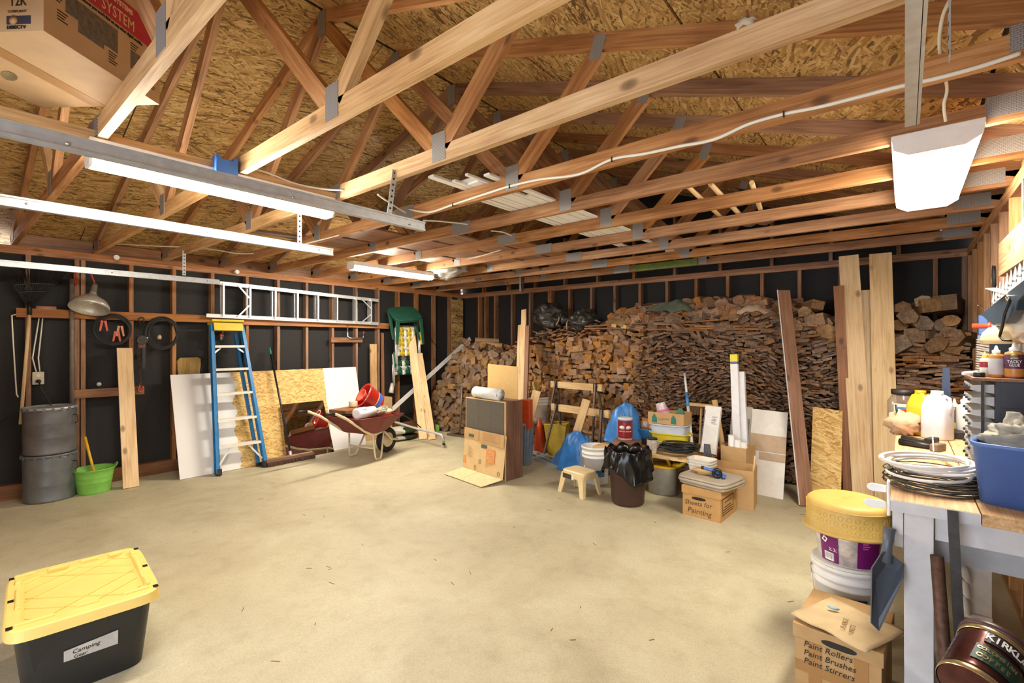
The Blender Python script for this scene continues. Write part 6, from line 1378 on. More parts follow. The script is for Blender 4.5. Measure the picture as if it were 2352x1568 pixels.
for z in (.022, .125): m = MB(); m.tube([ytc + V((math.cos(a) * .188, math.sin(a) * .188, z)) for a in [i * math.pi / 20 for i in range(40)]], .002, 4, closed=True); part(t, 'embossed_band', ym, m)
# dustpan
dg = pm('slate_plastic', (92, 98, 108), .4, .08, 12)
t = thing('dustpan', 'slate grey plastic dustpan standing handle up between box and bench leg', 'dustpan', ay(2015, 1440, 2.42))
hp, nk_ = ay(2043, 1212, 2.40), ay(2034, 1290, 2.385); tip = ay(2012, 1441, 2.37)
m = MB(); m.tube([hp, hp.lerp(nk_, .5), nk_], [.020, .017, .021], 12); part(t, 'handle', dg, m)
q = [ay(2002, 1304, 2.32), ay(2025, 1268, 2.36), ay(2040, 1266, 2.38), ay(2075, 1294, 2.41), ay(2074, 1326, 2.38), ay(2018, 1448, 2.33), ay(2000, 1430, 2.31)]
m = MB(); inn = [ay(2010, 1330, 2.365), ay(2032, 1300, 2.40), ay(2062, 1312, 2.425), ay(2018, 1420, 2.345)]
m.add(q + inn, [(0, 1, 7), (1, 8, 7), (1, 2, 8), (2, 3, 9), (2, 9, 8), (3, 4, 9), (4, 5, 10), (4, 10, 9), (5, 6, 10), (6, 0, 7), (6, 7, 10), (7, 8, 10), (8, 9, 10)]); part(t, 'pan', dg, m, solid=.004)
m = MB(); m.tube([q[3], q[4], q[5]], .003, 5); part(t, 'pan_lip', dg, m)
# white towel hooks on the bench corner
wp_ = pm('glossy_white', (238, 238, 240), .3, .03)
t = thing('tool_holder', 'white plastic two armed holder fixed on the bench corner', 'holder', (-.045, 2.47, .82))
m = MB(); m.b2((-.054, 2.435, .825), (-.043, 2.475, .965)); part(t, 'back_plate', wp_, m, bevel=.004)
for (z, dy, px0) in ((.925, .02, 1985), (.868, -.012, 1978)):
    a = V((-.055, 2.455 + dy, z)); e = ay(px0 + 12, 1127 if z > .9 else 1156, 2.455 + dy); d = (e - a); d.z = 0; L_ = d.length; d.normalize()
    m = MB(); n_ = V((-d.y, d.x, 0)); m.prism([(0, -.014), (L_ - .01, -.016), (L_ + .004, -.011), (L_ + .009, 0), (L_ + .004, .011), (L_ - .01, .016), (0, .014)], .014, Matrix(((d.x, 0, n_.x, a.x), (d.y, 0, n_.y, a.y), (0, 1, 0, a.z), (0, 0, 0, 1)))); part(t, 'arm', wp_, m, bevel=.003)
    m = MB(); pp = a + d * (L_ - .01) + V((0, 0, 0)); m.lathe([(.0, -.004), (.009, -.004), (.011, .016), (0, .018)], pp - n_ * .004, 14, M=V((0, 0, 1)).rotation_difference(-n_).to_matrix()); part(t, 'knob', wp_, m)
    if z < .9:
        m = MB(); m.box(a + d * .012 - n_ * .0015, (.012, .002, .02), math.atan2(d.y, d.x)); part(t, 'red_badge', pm('badge_red', (190, 40, 44), .4), m)
# --- on the bench
m = MB(); m.tube(spiral((.105, 2.735, BZ + .012), (1, 0, 0), (0, 1, 0), .152, .150, 26, .030, n=22, seed=41, rise=.055), .0026, 5); solo('steel_wire_coil', 'dark steel wire coil lying on the bench corner', 'coil', pm('steel_wire', (88, 84, 76), .45, .2, 30, .5), m)
m = MB(); m.tube(spiral((.10, 2.745, BZ + .078), (1, 0, .05), (0, 1, .04), .158, .158, 7, .040, n=26, seed=44, rise=.025), .0062, 7); solo('white_tubing_coil', 'white plastic tubing coiled on top of the steel wire', 'coil', pm('white_tubing', (232, 230, 228), .35, .04), m)
m = MB(); m.bar((.10, 2.80, BZ + .14), ay(2142, 1002, 2.92), .013, .004, (1, 0, 0)); solo('white_strip', 'white flat strip sticking up from the coiled tubing', 'strip', wp_, m)
# blue bin with rag
t = thing('blue_tote', 'royal blue plastic tub with grey rag on the bench', 'tub', V((.352, 2.66, BZ)), math.radians(-14)); bm = pm('royal_blue', (78, 110, 176), .45, .06, 10)
def rring(a, b, z, n=40, e=.45): return [V((a * math.copysign(abs(math.cos(q)) ** e, math.cos(q)), b * math.copysign(abs(math.sin(q)) ** e, math.sin(q)), z)) for q in [2 * math.pi * i / n for i in range(n)]]
R_ = [rring(.112, .115, .001), rring(.130, .142, .22), rring(.137, .150, .222), rring(.139, .152, .235), rring(.132, .146, .238), rring(.125, .138, .23), rring(.108, .112, .008)]
m = MB(); n = 40; m.add(sum(R_, []), [(i * n + q, i * n + (q + 1) % n, (i + 1) * n + (q + 1) % n, (i + 1) * n + q) for i in range(6) for q in range(n)] + [tuple(range(n))[::-1], tuple(range(6 * n, 7 * n))], smooth=True); part(t, 'body', bm, m, world=False)
ragm = pm('grey_rag', (152, 148, 138), .9, .12, 18, bump=.4)
m = MB(); m.blob(V((.36, 2.66, BZ + .235)), (.115, .115, .088), 40, 28, .5, 13, fq=3.2); solo('grey_rag', 'grey cloth rag bunched in the royal blue tub', 'rag', ragm, m)
# drawer cabinet
CX0, CX1, CY0, CY1, CZ1 = .262, .475, 2.93, 3.30, 1.365
navy = pm('navy_enamel', (40, 46, 58), .45, .12, 14)
t = thing('drawer_cabinet', 'dark navy small parts cabinet on the bench behind the blue tub', 'cabinet', ((CX0 + CX1) / 2, 3.11, BZ))
m = MB(); m.b2((CX0 + .045, CY0 + .004, BZ + .001), (CX1, CY1, CZ1 - .012)); part(t, 'body', navy, m)
m = MB(); m.b2((CX0 - .03, CY0 - .006, CZ1 - .012), (CX1 + .006, CY1 + .004, CZ1)); part(t, 'top_board', M['brownplank'], m)
for k in range(4): m = MB(); m.b2((CX0 + .06, CY0, BZ + .012 + k * .110), (CX1 - .004, CY0 + .0035, BZ + .118 + k * .110)); part(t, 'side_panel', navy, m)
clr = pm('clear_drawer', (188, 190, 190), .25, .15, 20)
for k in range(8):
    for j in range(3):
        y0 = CY0 + .02 + j * .112; m = MB(); z0 = BZ + .012 + k * .055; m.hexa([V((CX0 - .03, y0, z0 + .012)), V((CX0 + .043, y0, z0)), V((CX0 + .043, y0 + .105, z0)), V((CX0 - .03, y0 + .105, z0 + .012)), V((CX0 - .03, y0, z0 + .034)), V((CX0 + .043, y0, z0 + .040)), V((CX0 + .043, y0 + .105, z0 + .040)), V((CX0 - .03, y0 + .105, z0 + .034))])
        d = part(t, 'drawer', clr, m); m = MB(); m.b2((CX0 - .038, y0 + .04, z0 + .016), (CX0 - .0302, y0 + .065, z0 + .026)); part(d, 'pull', navy, m)
m = MB(); m.b2((CX0 + .0, CY0 - .001, BZ + .001), (CX0 + .010, CY0 + .012, CZ1 - .012)); part(t, 'corner_post', M['iron'], m)
# bottles on the cabinet
def bottle(name, lb, c, r_, h_, mat, nozzle, bands=(), cat='bottle', sy=1.0):
    t = thing(name, lb, cat, c); c = V(c)
    m = MB(); m.lathe([(0, .001), (r_ * .94, .001), (r_, .006), (r_, h_ * .80), (r_ * .92, h_ * .86), (r_ * .45, h_ * .92), (r_ * .42, h_ * .94), (0, h_ * .94)], c, 26, caps=False, sy=sy); part(t, 'body', mat, m)
    m = MB(); m.lathe([(r_ * .52, h_ * .92), (r_ * .54, h_ * 1.02), (r_ * .3, h_ * 1.05), (r_ * .14, h_ * 1.2), (0, h_ * 1.21)], c, 18, caps=False); part(t, 'nozzle', nozzle, m)
    for (z0, z1, mt) in bands: m = MB(); m.lathe([(r_ * 1.003, z0 * h_), (r_ * 1.012, z0 * h_ + .0008), (r_ * 1.012, z1 * h_ - .0008), (r_ * 1.003, z1 * h_)], c, 26, caps=False, sy=sy); part(t, 'label', mt, m)
    return t
amber = pm('amber_glue', (186, 128, 60), .3, .08); plum = pm('plum_label', (80, 44, 76), .45, .06)
gp_ = V((.372, 3.00, CZ1)); t = bottle('glue_bottle', 'amber glue bottle with plum label and white nozzle on the cabinet', gp_, .032, .130, amber, M['white'], ((.33, .80, plum), (.0, .06, plum)))
dv = CAMP - gp_; a0g = math.atan2(dv.y, dv.x)
for k, (w, s_) in enumerate((('BOND', .010), ('TACKY', .017), ('GLUE', .017))):
    text(t, w, s_, frame(gp_ + V((math.cos(a0g) * .034, math.sin(a0g) * .034, .088 - k * .015)), (-math.sin(a0g), math.cos(a0g), 0), (0, 0, 1)), M['white'], 'label_lettering', 'CENTER', sx=.8)
m = MB(); q = gp_ + V((math.cos(a0g) * .0335, math.sin(a0g) * .0335, .100)); m.lathe([(.011, 0), (.012, .0008), (0, .001)], q, 14, M=V((0, 0, 1)).rotation_difference(V((math.cos(a0g), math.sin(a0g), 0))).to_matrix(), sy=.7); part(t, 'oval_badge', pm('olive_badge', (150, 140, 70), .4), m)
bottle('white_nozzle_bottle', 'amber bottle with white cap and grey label left of the plum labelled one', (.318, 3.02, CZ1), .026, .118, amber, M['white'], ((.12, .72, pm('grey_label', (190, 190, 196), .5)),))
bottle('small_glue_bottle', 'small white and red glue bottle, leftmost on the cabinet', (.285, 3.06, CZ1), .017, .095, M['offwhite'], pm('yellow_nozzle', (230, 200, 60), .4), ((.45, .72, pm('label_red', (150, 40, 46), .45)),))
m = MB(); m.lathe([(.018, 0), (.02, .002), (.02, .02), (.018, .022), (0, .022)], (.262, 3.0, CZ1), 16); solo('black_puck', 'short black round puck on the cabinet edge', 'puck', M['black'], m)
m = MB(); m.tube([(.21, 3.02, CZ1 + .014), (.255, 3.06, CZ1 + .014)], [.008, .013], 10); solo('white_tube', 'white squeeze tube lying over the cabinet edge', 'tube', wp_, m)
m = MB(); m.lathe([(.011, -.03), (.011, .03)], (.43, 2.99, CZ1 + .012), 12, M=Matrix.Rotation(math.pi / 2, 3, 'Y')); solo('metal_dowel', 'small bright metal dowel lying on the cabinet', 'dowel', M['chrome'], m)
# behind on the bench
def jug(lb, c, sx, sy, h_, mat, cap, rz=0):
    t = thing('plastic_jug', lb, 'jug', c, rz); R_ = [rring(sx * .92, sy * .92, .001), rring(sx, sy, .01), rring(sx, sy, h_ * .62), rring(sx * .93, sy * .9, h_ * .72), rring(sx * .62, sy * .62, h_ * .90), rring(sx * .38, sy * .5, h_ * .92), rring(sx * .38, sy * .5, h_ * .95)]
    m = MB(); n = 40; m.add(sum(R_, []), [(i * n + q, i * n + (q + 1) % n, (i + 1) * n + (q + 1) % n, (i + 1) * n + q) for i in range(6) for q in range(n)] + [tuple(range(n))[::-1], tuple(range(6 * n, 7 * n))], smooth=True); part(t, 'body', mat, m, world=False)
    m = MB(); m.lathe([(sx * .42, h_ * .93), (sx * .44, h_ * .935), (sx * .44, h_ * 1.0), (0, h_ * 1.0)], (0, 0, 0), 20, caps=False); part(t, 'cap', cap, m, world=False)
    m = MB(); m.tube([(sx * .55, 0, h_ * .90), (sx * .95, 0, h_ * .86), (sx * 1.02, 0, h_ * .72), (sx * .98, 0, h_ * .56)], .011, 8); part(t, 'handle', mat, m, world=False)
    return t
jug('translucent white jug with pale lilac liquid on the bench', V((.165, 4.12, BZ)), .072, .06, .31, pm('milky_jug', (214, 216, 228), .3, .05), M['white'], -.6)
jug('yellow plastic jug behind the translucent white one', V((.085, 4.22, BZ)), .068, .055, .30, pm('jug_yellow', (226, 176, 32), .4, .06), pm('jug_yellow_cap', (210, 160, 30), .4), -.4)
jr = V((-.005, 4.42, BZ)); t = thing('clear_jar', 'clear plastic jar with red and blue label and dark lid at the bench end', 'jar', jr)
glassm = pm('clear_plastic', (150, 132, 120), .15, .08, 10, trans=.0, alpha=.45)
m = MB(); m.lathe([(0, .002), (.085, .002), (.09, .02), (.09, .20), (.07, .235), (.062, .25)], jr, 28, caps=False); part(t, 'body', glassm, m)
m = MB(); m.lathe([(.066, .25), (.07, .252), (.07, .285), (0, .287)], jr, 28, caps=False); part(t, 'lid', M['iron'], m)
aj = math.atan2(-jr.y, -jr.x); decal(t, jr, .0915, aj, .10, .19, .6, pm('label_cream', (222, 214, 200), .5)); decal(t, jr, .0925, aj - .1, .13, .15, .4, pm('stripe_red', (190, 44, 48), .5), 'stripe'); decal(t, jr, .0925, aj - .1, .152, .168, .4, pm('stripe_blue', (80, 130, 190), .5), 'stripe')
crumple('paper_bundle', 'crumpled tan paper in front of the clear jar on the bench', V((.0, 4.18, BZ + .075)), (.095, .085, .075), 17, pm('tan_paper', (206, 170, 138), .8, .1), 'paper')
m = MB(); m.tube([(-.03, 4.14, BZ + .12), (-.045, 4.16, BZ + .20)], .006, 6); solo('black_brush', 'black brush handle stuck in the crumpled tan paper', 'brush', M['black'], m)
for k, (a, b, r0, lb) in enumerate(((V((-.02, 3.74, BZ)), V((.15, 3.66, BZ)), .020, 'nearer hammer with black handle lying across the bench'), (V((-.01, 3.92, BZ)), V((.13, 3.86, BZ)), .017, 'farther grey hammer lying across the bench'))):
    t = thing('hammer', lb, 'hammer', a.lerp(b, .5)); m = MB(); m.tube([a + V((0, 0, r0)), b + V((0, 0, r0 * .9))], [r0, r0 * .7], 10); part(t, 'handle', M['black'] if k == 0 else M['iron'], m)
    d = (b - a).normalized(); n_ = V((-d.y, d.x, 0)); m = MB(); m.bar(b - n_ * .05 + V((0, 0, .022)), b + n_ * .05 + V((0, 0, .022)), .04, .042, (0, 0, 1)); part(t, 'head', pm('grey_wood', (120, 104, 88), .6, .2) if k == 0 else M['iron'], m, bevel=.006)
t = thing('caulk_gun', 'dark blue tapered metal tool standing upright beside the white jug', 'tool', V((.225, 4.28, BZ)))
m = MB(); a, b = V((.215, 4.28, BZ + .05)), ay(2173, 845, 4.30); m.bar(a, b, .06, .03, (0, -1, 0), taper=.55); part(t, 'blade', pm('blue_black_steel', (62, 74, 98), .4, .12, 12, .4), m)
m = MB(); m.b2((.17, 4.18, BZ + .001), (.30, 4.32, BZ + .05)); part(t, 'base', M['iron'], m, bevel=.006)
rd = V((.305, 3.66, BZ)); t = thing('red_wedge', 'bright red plastic wedge block standing on the bench', 'block', rd); m = MB(); m.prism([(-.028, 0), (.028, 0), (.028, .075), (.005, .095), (-.028, .085)], .05, Matrix(((1, 0, 0, rd.x), (0, 0, -1, rd.y), (0, 1, 0, rd.z), (0, 0, 0, 1)))); part(t, 'block', pm('bright_red', (206, 46, 46), .4), m, bevel=.004)
bt = pm('bark_block', (150, 126, 92), .9, .45, 26, bump=.8); m = MB(); m.b2((.335, 3.45, BZ), (.40, 3.56, BZ + .25)); solo('rough_block', 'rough crusty tan block standing on the bench left of the cabinet', 'block', bt, m, bevel=.006)
for k, (x, y, r_, h_, mt, nz, bn, lb) in enumerate(((.265, 4.42, .035, .20, glassm, M['white'], ((.1, .4, pm('spray_yellow', (220, 190, 60), .4)),), 'clear spray bottle with yellow label behind the blue black tool'), (.31, 4.30, .045, .24, M['white'], M['white'], (), 'white cleaner bottle at the back of the bench'), (.36, 4.20, .035, .27, M['offwhite'], pm('cap_blue', (50, 80, 180), .4), ((.3, .6, pm('lilac_label', (190, 190, 226), .4)),), 'white bottle with blue cap at the back of the bench'), (.40, 4.00, .03, .25, M['offwhite'], M['white'], ((.4, .6, bpy.data.materials['stripe_red']),), 'white bottle with red stripe nearest the cabinet'), (.34, 4.05, .03, .20, glassm, M['white'], (), 'low clear bottle among the white ones'))):
    bottle('cleaner_bottle', lb, (x, y, BZ), r_, h_, mt, nz, bn)
m = MB(); m.lathe([(.028, 0), (.03, .003), (.03, .016), (.022, .018), (.022, .0), (.028, 0)], (.225, 3.40, BZ), 20, caps=False); solo('tape_roll', 'small roll of white tape lying on the bench', 'tape', M['white'], m)
for k, (x0, y0, x1, y1, mt, lb) in enumerate(((.08, 3.20, .16, 3.12, 'pine', 'yellow pencil lying behind the coiled tubing'), (.17, 3.28, .27, 3.02, 'pine', 'pale shim stick lying behind the coiled tubing'), (.25, 3.16, .33, 3.10, 'iron', 'grey file lying near the rough block'))):
    m = MB(); m.bar((x0, y0, BZ + .006), (x1, y1, BZ + .006), .014, .011, (0, 0, 1)); solo('bench_stick', lb, 'stick', M[mt], m)
# --- on the right wall
for k in range(9):
    y = 3.40 + k * .135; t = thing('metal_stake', 'silver pointed stake hanging under the tool board in a row', 'stake', (XR - .03, y, 1.28), 0, 'silver stakes on the right wall')
    zt = 1.87 - .012 * k; m = MB(); m.tube([(XR - .03, y, 1.28), (XR - .03, y, zt), (XR - .03, y, zt + .05), (XR - .03, y, zt + .07), (XR - .03, y, zt + .10)], [.013, .013, .008, .004, .002], 10); part(t, 'shaft', M['galv'], m)
    m = MB(); m.tube([(XR - .03, y, zt + .0), (XR - .03, y, zt + .012)], .0145, 10); part(t, 'collar', M['chrome'], m)
t = thing('bench_brush', 'soft bristled bench brush with blue back hanging right of the firewood', 'brush', ax(2257, 850, .43))
a, b = ax(2258, 724, .43), ax(2259, 770, .43); c_ = ax(2257, 852, .425)
m = MB(); m.bar(a, b, .05, .03, (0, -1, 0)); part(t, 'block', bm, m, bevel=.006)
m = MB(); m.bar(b, b.lerp(c_, .2), .06, .035, (0, -1, 0)); part(t, 'bristle_base', pm('pale_blue_plastic', (120, 140, 170), .4), m)
m = MB()
for k in range(14):
    for j in range(3): f = k / 13; p = b.lerp(c_, .12 + .86 * f); m.bar(p + V((-.035, -.02 + j * .02, 0)), p + V((.035, -.02 + j * .02, -.012 + rr(-.01, .01))), .02, .010, (0, 0, 1))
part(t, 'bristles', pm('grey_bristle', (178, 172, 162), .85, .2, 80), m, kind='stuff')
m = MB(); m.tube([a + V((0, 0, -.0)), a + V((.0, 0, .05)), a + V((-.015, -.01, .07)), a + V((-.03, -.02, .07))], .003, 6); part(t, 'hang_hook', M['chrome'], m)
m = MB(); p = ax(2268, 748, .40); m.tube([p + V((-.07, .0, 0)), p + V((.0, -.0, 0)), p + V((.012, 0, 0))], [.016, .016, .03], 12); solo('red_peg', 'bright red round peg in front of the bench brush', 'peg', pm('vermilion', (214, 70, 44), .4), m)
# blue swing lamp
nb = pm('steel_blue_enamel', (46, 70, 92), .4, .08, 12, .2)
t = thing('swing_lamp', 'unlit steel blue angular swing arm lamp hanging over the bench', 'lamp', ax(2320, 680, .33))
Pp = lambda px, py, X=.33: ax(px, py, X)
q = [Pp(2252, 722), Pp(2318, 668), Pp(2338, 690), Pp(2332, 712), Pp(2308, 742), Pp(2280, 746)]
m = MB(); n = 6; off = V((.035, .02, 0)); m.add(q + [a + off for a in q], [tuple(range(6))[::-1], tuple(range(6, 12))] + [(i, (i + 1) % 6, 6 + (i + 1) % 6, 6 + i) for i in range(6)]); part(t, 'shade', nb, m, bevel=.003)
q = [Pp(2314, 672), Pp(2330, 660), Pp(2356, 640), Pp(2360, 668), Pp(2338, 690)]; m = MB(); n = 5; m.add(q + [a + off * .6 for a in q], [tuple(range(5))[::-1], tuple(range(5, 10))] + [(i, (i + 1) % 5, 5 + (i + 1) % 5, 5 + i) for i in range(5)]); part(t, 'arm', nb, m)
m = MB(); m.bar(Pp(2274, 662, .32), Pp(2322, 676, .34), .035, .004, (0, -.4, 1)); part(t, 'bracket', pm('brushed_tan', (186, 178, 160), .35, .08, 20, .5), m)
m = MB(); p = Pp(2317, 684, .325); m.lathe([(.0, -.006), (.012, -.006), (.012, .0), (.007, .002), (.005, .008), (0, .008)], p, 18, M=V((0, 0, 1)).rotation_difference((CAMP - p).normalized()).to_matrix()); part(t, 'pivot_screw', M['chrome'], m)
m = MB(); m.tube([Pp(2320, 690, .32), Pp(2308, 720, .32), Pp(2302, 752, .32), Pp(2296, 772, .32), Pp(2304, 781, .32), Pp(2322, 782, .33)], .005, 6); part(t, 'hook_strap', M['black'], m)
m = MB(); p = Pp(2304, 765, .36); m.lathe([(.075, -.05), (.078, -.03), (.07, .0), (.05, .025), (.02, .035), (0, .036)], p, 24, sy=.8, caps=False); solo('clear_bowl', 'translucent cream bowl hanging under the steel blue lamp', 'bowl', pm('cream_translucent', (226, 206, 160), .35, .06), m, solid=.003)
m = MB(); m.blob(ax(2347, 732, .40), (.05, .16, .10), 20, 14, .3, 23); solo('plastic_sheet_bag', 'pale plastic bag hanging right of the steel blue lamp', 'bag', pm('pale_bag', (226, 214, 196), .3, .08, 20, bump=.3), m)
m = MB(); m.tube(spiral(ax(2283, 640, XR - .02), (0, 1, 0), (0, 0, 1), .05, .10, 5, .012, seed=52), .0025, 5); solo('wire_hank', 'small hank of grey wire hanging on the stud under the tool board', 'wire', M['iron'], m)
m = MB(); m.tube([ax(2352, 660, .42), ax(2340, 690, .42), ax(2345, 720, .42)], .006, 6); solo('red_cable', 'red cable loop at the frame edge above the plastic bag', 'cable', pm('cable_red', (200, 60, 70), .4), m)
m = MB(); t = thing('clamp_box', 'dark teal small box behind the amber bottles', 'box', ax(2298, 830, .36)); p = ax(2300, 812, .36); m.box(p, (.08, .05, .17)); part(t, 'box', pm('dark_teal', (46, 74, 88), .4), m, bevel=.004)
# --- yellow lidded tote
TC = V((-3.085, .462, 0)); TR2 = math.radians(-5)
t = thing('storage_tote', 'black storage tote with bright yellow lid on the floor', 'tote', TC, TR2)
blk = pm('tote_black', (30, 30, 31), .45, .12, 14, bump=.05); yl = pm('tote_yellow', (238, 206, 118), .45, .04, 8)
HX, HY, HT = .355, .265, .355
lo = rring(HX * .80, HY * .78, .001, 48, .3); hi = rring(HX * .93, HY * .90, HT - .04, 48, .3)
m = MB(); n = 48; m.add(lo + hi, [(q, (q + 1) % n, n + (q + 1) % n, n + q) for q in range(n)] + [tuple(range(n))[::-1], tuple(range(n, 2 * n))]); part(t, 'body', blk, m, world=False)
for (y0, y1) in ((-.19, -.05), (.07, .18)):
    q = [V((HX * .80, y0 * .86, .08)), V((HX * .80, y1 * .86, .08)), V((HX * .938, y1, HT - .05)), V((HX * .938, y0, HT - .05))]; dn = V((.03, 0, 0)); m = MB(); m.hexa([q[0] - dn, q[0], q[1], q[1] - dn, q[3] - dn, q[3], q[2], q[2] - dn]); part(t, 'side_rib', blk, m, world=False)
R_ = [rring(HX * .97, HY * .97, HT - .052, 56, .25), rring(HX, HY, HT - .048, 56, .25), rring(HX * .985, HY * .98, HT - .006, 56, .25), rring(HX * .965, HY * .955, HT, 56, .25), rring(HX * .80, HY * .80, HT, 56, .2), rring(HX * .79, HY * .79, HT - .014, 56, .2)]
m = MB(); n = 56; m.add(sum(R_, []), [(i * n + q, i * n + (q + 1) % n, (i + 1) * n + (q + 1) % n, (i + 1) * n + q) for i in range(5) for q in range(n)] + [tuple(range(n))[::-1], tuple(range(5 * n, 6 * n))]); part(t, 'lid', yl, m, world=False)
lz = HT - .0135
px_, py_ = HX * .74, HY * .74
def clip(a, b):
    # segment clipped to panel
    t0, t1 = 0., 1.; d = b - a
    for (p, q) in ((-d.x, a.x + px_), (d.x, px_ - a.x), (-d.y, a.y + py_), (d.y, py_ - a.y)):
        if abs(p) < 1e-9:
            if q < 0: return None
        else:
            r_ = q / p
            if p < 0: t0 = max(t0, r_)
            else: t1 = min(t1, r_)
    return (a + d * t0, a + d * t1) if t0 < t1 else None
for s in (-1, 1):
    for k in (-3, -2, -1, 1, 2, 3):
        off = k * .115 + (.03 if k > 0 else -.03); c = clip(V((off - s * .5, -.6, lz)), V((off + s * .5, .6, lz)))
        if c: m = MB(); m.bar(c[0], c[1], .005, .008, (0, 0, 1)); part(t, 'lid_rib', yl, m, world=False)
for (x, y, sx, sy) in ((-.255, .225, .10, .018), (-.10, .222, .10, .022), (.06, .225, .10, .018), (.20, .222, .08, .022), (-.285, .0, .022, .20), (.285, .05, .022, .16), (-.22, -.222, .16, .018), (.0, -.215, .10, .012), (.22, -.222, .12, .018), (.285, -.16, .02, .08), (-.285, .17, .03, .05), (.285, .18, .03, .05)):
    m = MB(); m.box((-y * 1.30, x * .77, HT + .002), (sy * 1.2, sx * .77, .018)); part(t, 'lid_ridge', yl, m, world=False, bevel=.005)
for x in (-.325, .325):
    for y in (-.215, 0, .215): m = MB(); m.box((-y * 1.36, x * .745, HT + .0004), (.030, .020, .0012)); part(t, 'lid_hole', M['black'], m, world=False, bevel=.0)
tf = lambda y, z: V((HX * (.80 + .13 * z / (HT - .04)) + .0055, y, z))
def lab(y0, y1, z0, z1, mt, nm):
    q = [tf(y0, z0), tf(y1, z0), tf(y1, z1 + .018), tf(y0, z1)]; dn = V((.004, 0, 0)); m = MB(); m.hexa([q[0] - dn, q[0], q[1], q[1] - dn, q[3] - dn, q[3], q[2], q[2] - dn]); return part(t, nm, mt, m, world=False)
lab(-.08, .10, .150, .198, pm('grey_tape_label', (176, 172, 168), .6), 'paper_label')
rm = Matrix.Translation(TC) @ Matrix.Rotation(TR2, 4, 'Z')
text(t, 'Camping', .026, rm @ frame(tf(-.055, .183) + V((.001, 0, 0)), (0, 1, 0.04), (.13, 0, 1)), M['ink'], 'hand_lettering', shear=.2); text(t, 'Gear', .022, rm @ frame(tf(-.05, .160) + V((.001, 0, 0)), (0, 1, 0.04), (.13, 0, 1)), M['ink'], 'hand_lettering', shear=.2)
# ================================================================ overhead
truss(-.13, (F_, P_, F_, P_), 'fir roof truss behind the first one, holding the back of the red banded carton')
# garage door tracks
def track(lb, x, y1, z, dz=0.0, y0=-.9, angle=True):
    t = thing('door_track', lb, 'track', (x, (y0 + y1) / 2, z)); s = .5 * .055
    a, b = V((x, y0, z)), V((x, y1, z + dz))
    m = MB(); m.bar(a, b, .003, .055, (0, 0, 1)); part(t, 'track_web', M['galv'], m)
    for k, (dx, dzz, w_, h_) in enumerate(((-.014, .026, .028, .003), (-.014, -.026, .028, .003), (-.027, .018, .003, .016), (-.027, -.018, .003, .016), (.003, .022, .008, .010), (.003, -.022, .008, .010))):
        m = MB(); o = V((dx, 0, dzz)); m.bar(a + o, b + o, w_, h_, (0, 0, 1)); part(t, 'track_flange', M['galv'], m)
    for y in (y0 + 1.2, y0 + 2.0, y1 - .12):
        m = MB(); m.lathe([(.007, 0), (.006, .004), (0, .006)], (x + .003, y, z + .0), 10, M=Matrix.Rotation(math.pi / 2, 3, 'Y')); part(t, 'bolt', M['chrome'], m)
    return t
def strap(t, a, b, w_=.032):
    a, b = V(a), V(b); m = MB(); m.bar(a, b, w_, .003, (1, 0, 0)); s = part(t, 'hanger_strap', M['galv'], m)
    n = max(3, int((b - a).length / .035)); dk = M['ink']
    for k in range(n):
        c = a.lerp(b, (k + .5) / n); m = MB(); m.lathe([(.007, -.0021), (.007, .0021)], c, 8, M=Matrix.Rotation(math.pi / 2, 3, 'Y')); m.v = [v for v in m.v]; part(s, 'strap_hole', dk, m)
ZT = 2.22
t = track('galvanised door track in front of the lit middle lamp', -2.275, 1.92, ZT, .014); strap(t, (-2.28, 1.66, ZT + .02), (-2.28, 1.70, 2.52))
t = track('galvanised door track below and left of the middle lamp', -3.41, 1.965, ZT, angle=False); strap(t, (-3.41, 1.70, ZT + .02), (-3.41, 1.70, 2.50))
t = track('galvanised door track nearest the ladder wall', -5.93, 2.04, 2.20, angle=False); strap(t, (-5.93, 1.70, ZT + .02), (-5.93, 1.70, 2.50))
t = track('galvanised door track high at the frame top right of the long cable', .03, 1.93, ZT, angle=False); strap(t, (.09, 1.66, ZT + .03), (.09, 1.66, 2.75), .05)
# blue box
t = thing('junction_box', 'blue plastic electrical box on the truss above the middle lamp', 'electrical box', ax(518, 387, -2.865)); p = ax(518, 387, -2.865); bxm = pm('box_blue', (64, 122, 206), .45, .06)
m = MB(); m.box(p, (.055, .11, .085)); part(t, 'box', bxm, m, bevel=.004)
for s in (-1, 1): m = MB(); m.box(p + V((0, s * .045, .048)), (.05, .02, .02)); part(t, 'nail_lug', bxm, m)
# cables
def cable(lb, pts, r_=.006, mat='cable'):
    m = MB(); P = [V(q) for q in pts]; out = []
    for i in range(len(P) - 1):
        p0, p1, p2, p3 = P[max(i - 1, 0)], P[i], P[i + 1], P[min(i + 2, len(P) - 1)]
        for k in range(6):
            s = k / 6; out.append(.5 * ((2 * p1) + (p2 - p0) * s + (2 * p0 - 5 * p1 + 4 * p2 - p3) * s * s + (3 * p1 - p0 - 3 * p2 + p3) * s ** 3))
    out.append(P[-1]); m.tube(out, r_, 7); return solo('electric_cable', lb, 'wire', M[mat], m)
YC_ = TRY[3] - .008
cp = [(940, 480), (985, 487), (1040, 470), (1110, 447), (1170, 428), (1240, 412), (1330, 400), (1405, 366), (1480, 353), (1560, 336), (1640, 320), (1720, 285), (1800, 262), (1880, 246), (1960, 226), (2060, 200), (2150, 180), (2250, 153), (2345, 122)]
cable('long white cable stapled along a truss chord across the picture', [ay(px, py, YC_) for px, py in cp], .0075)
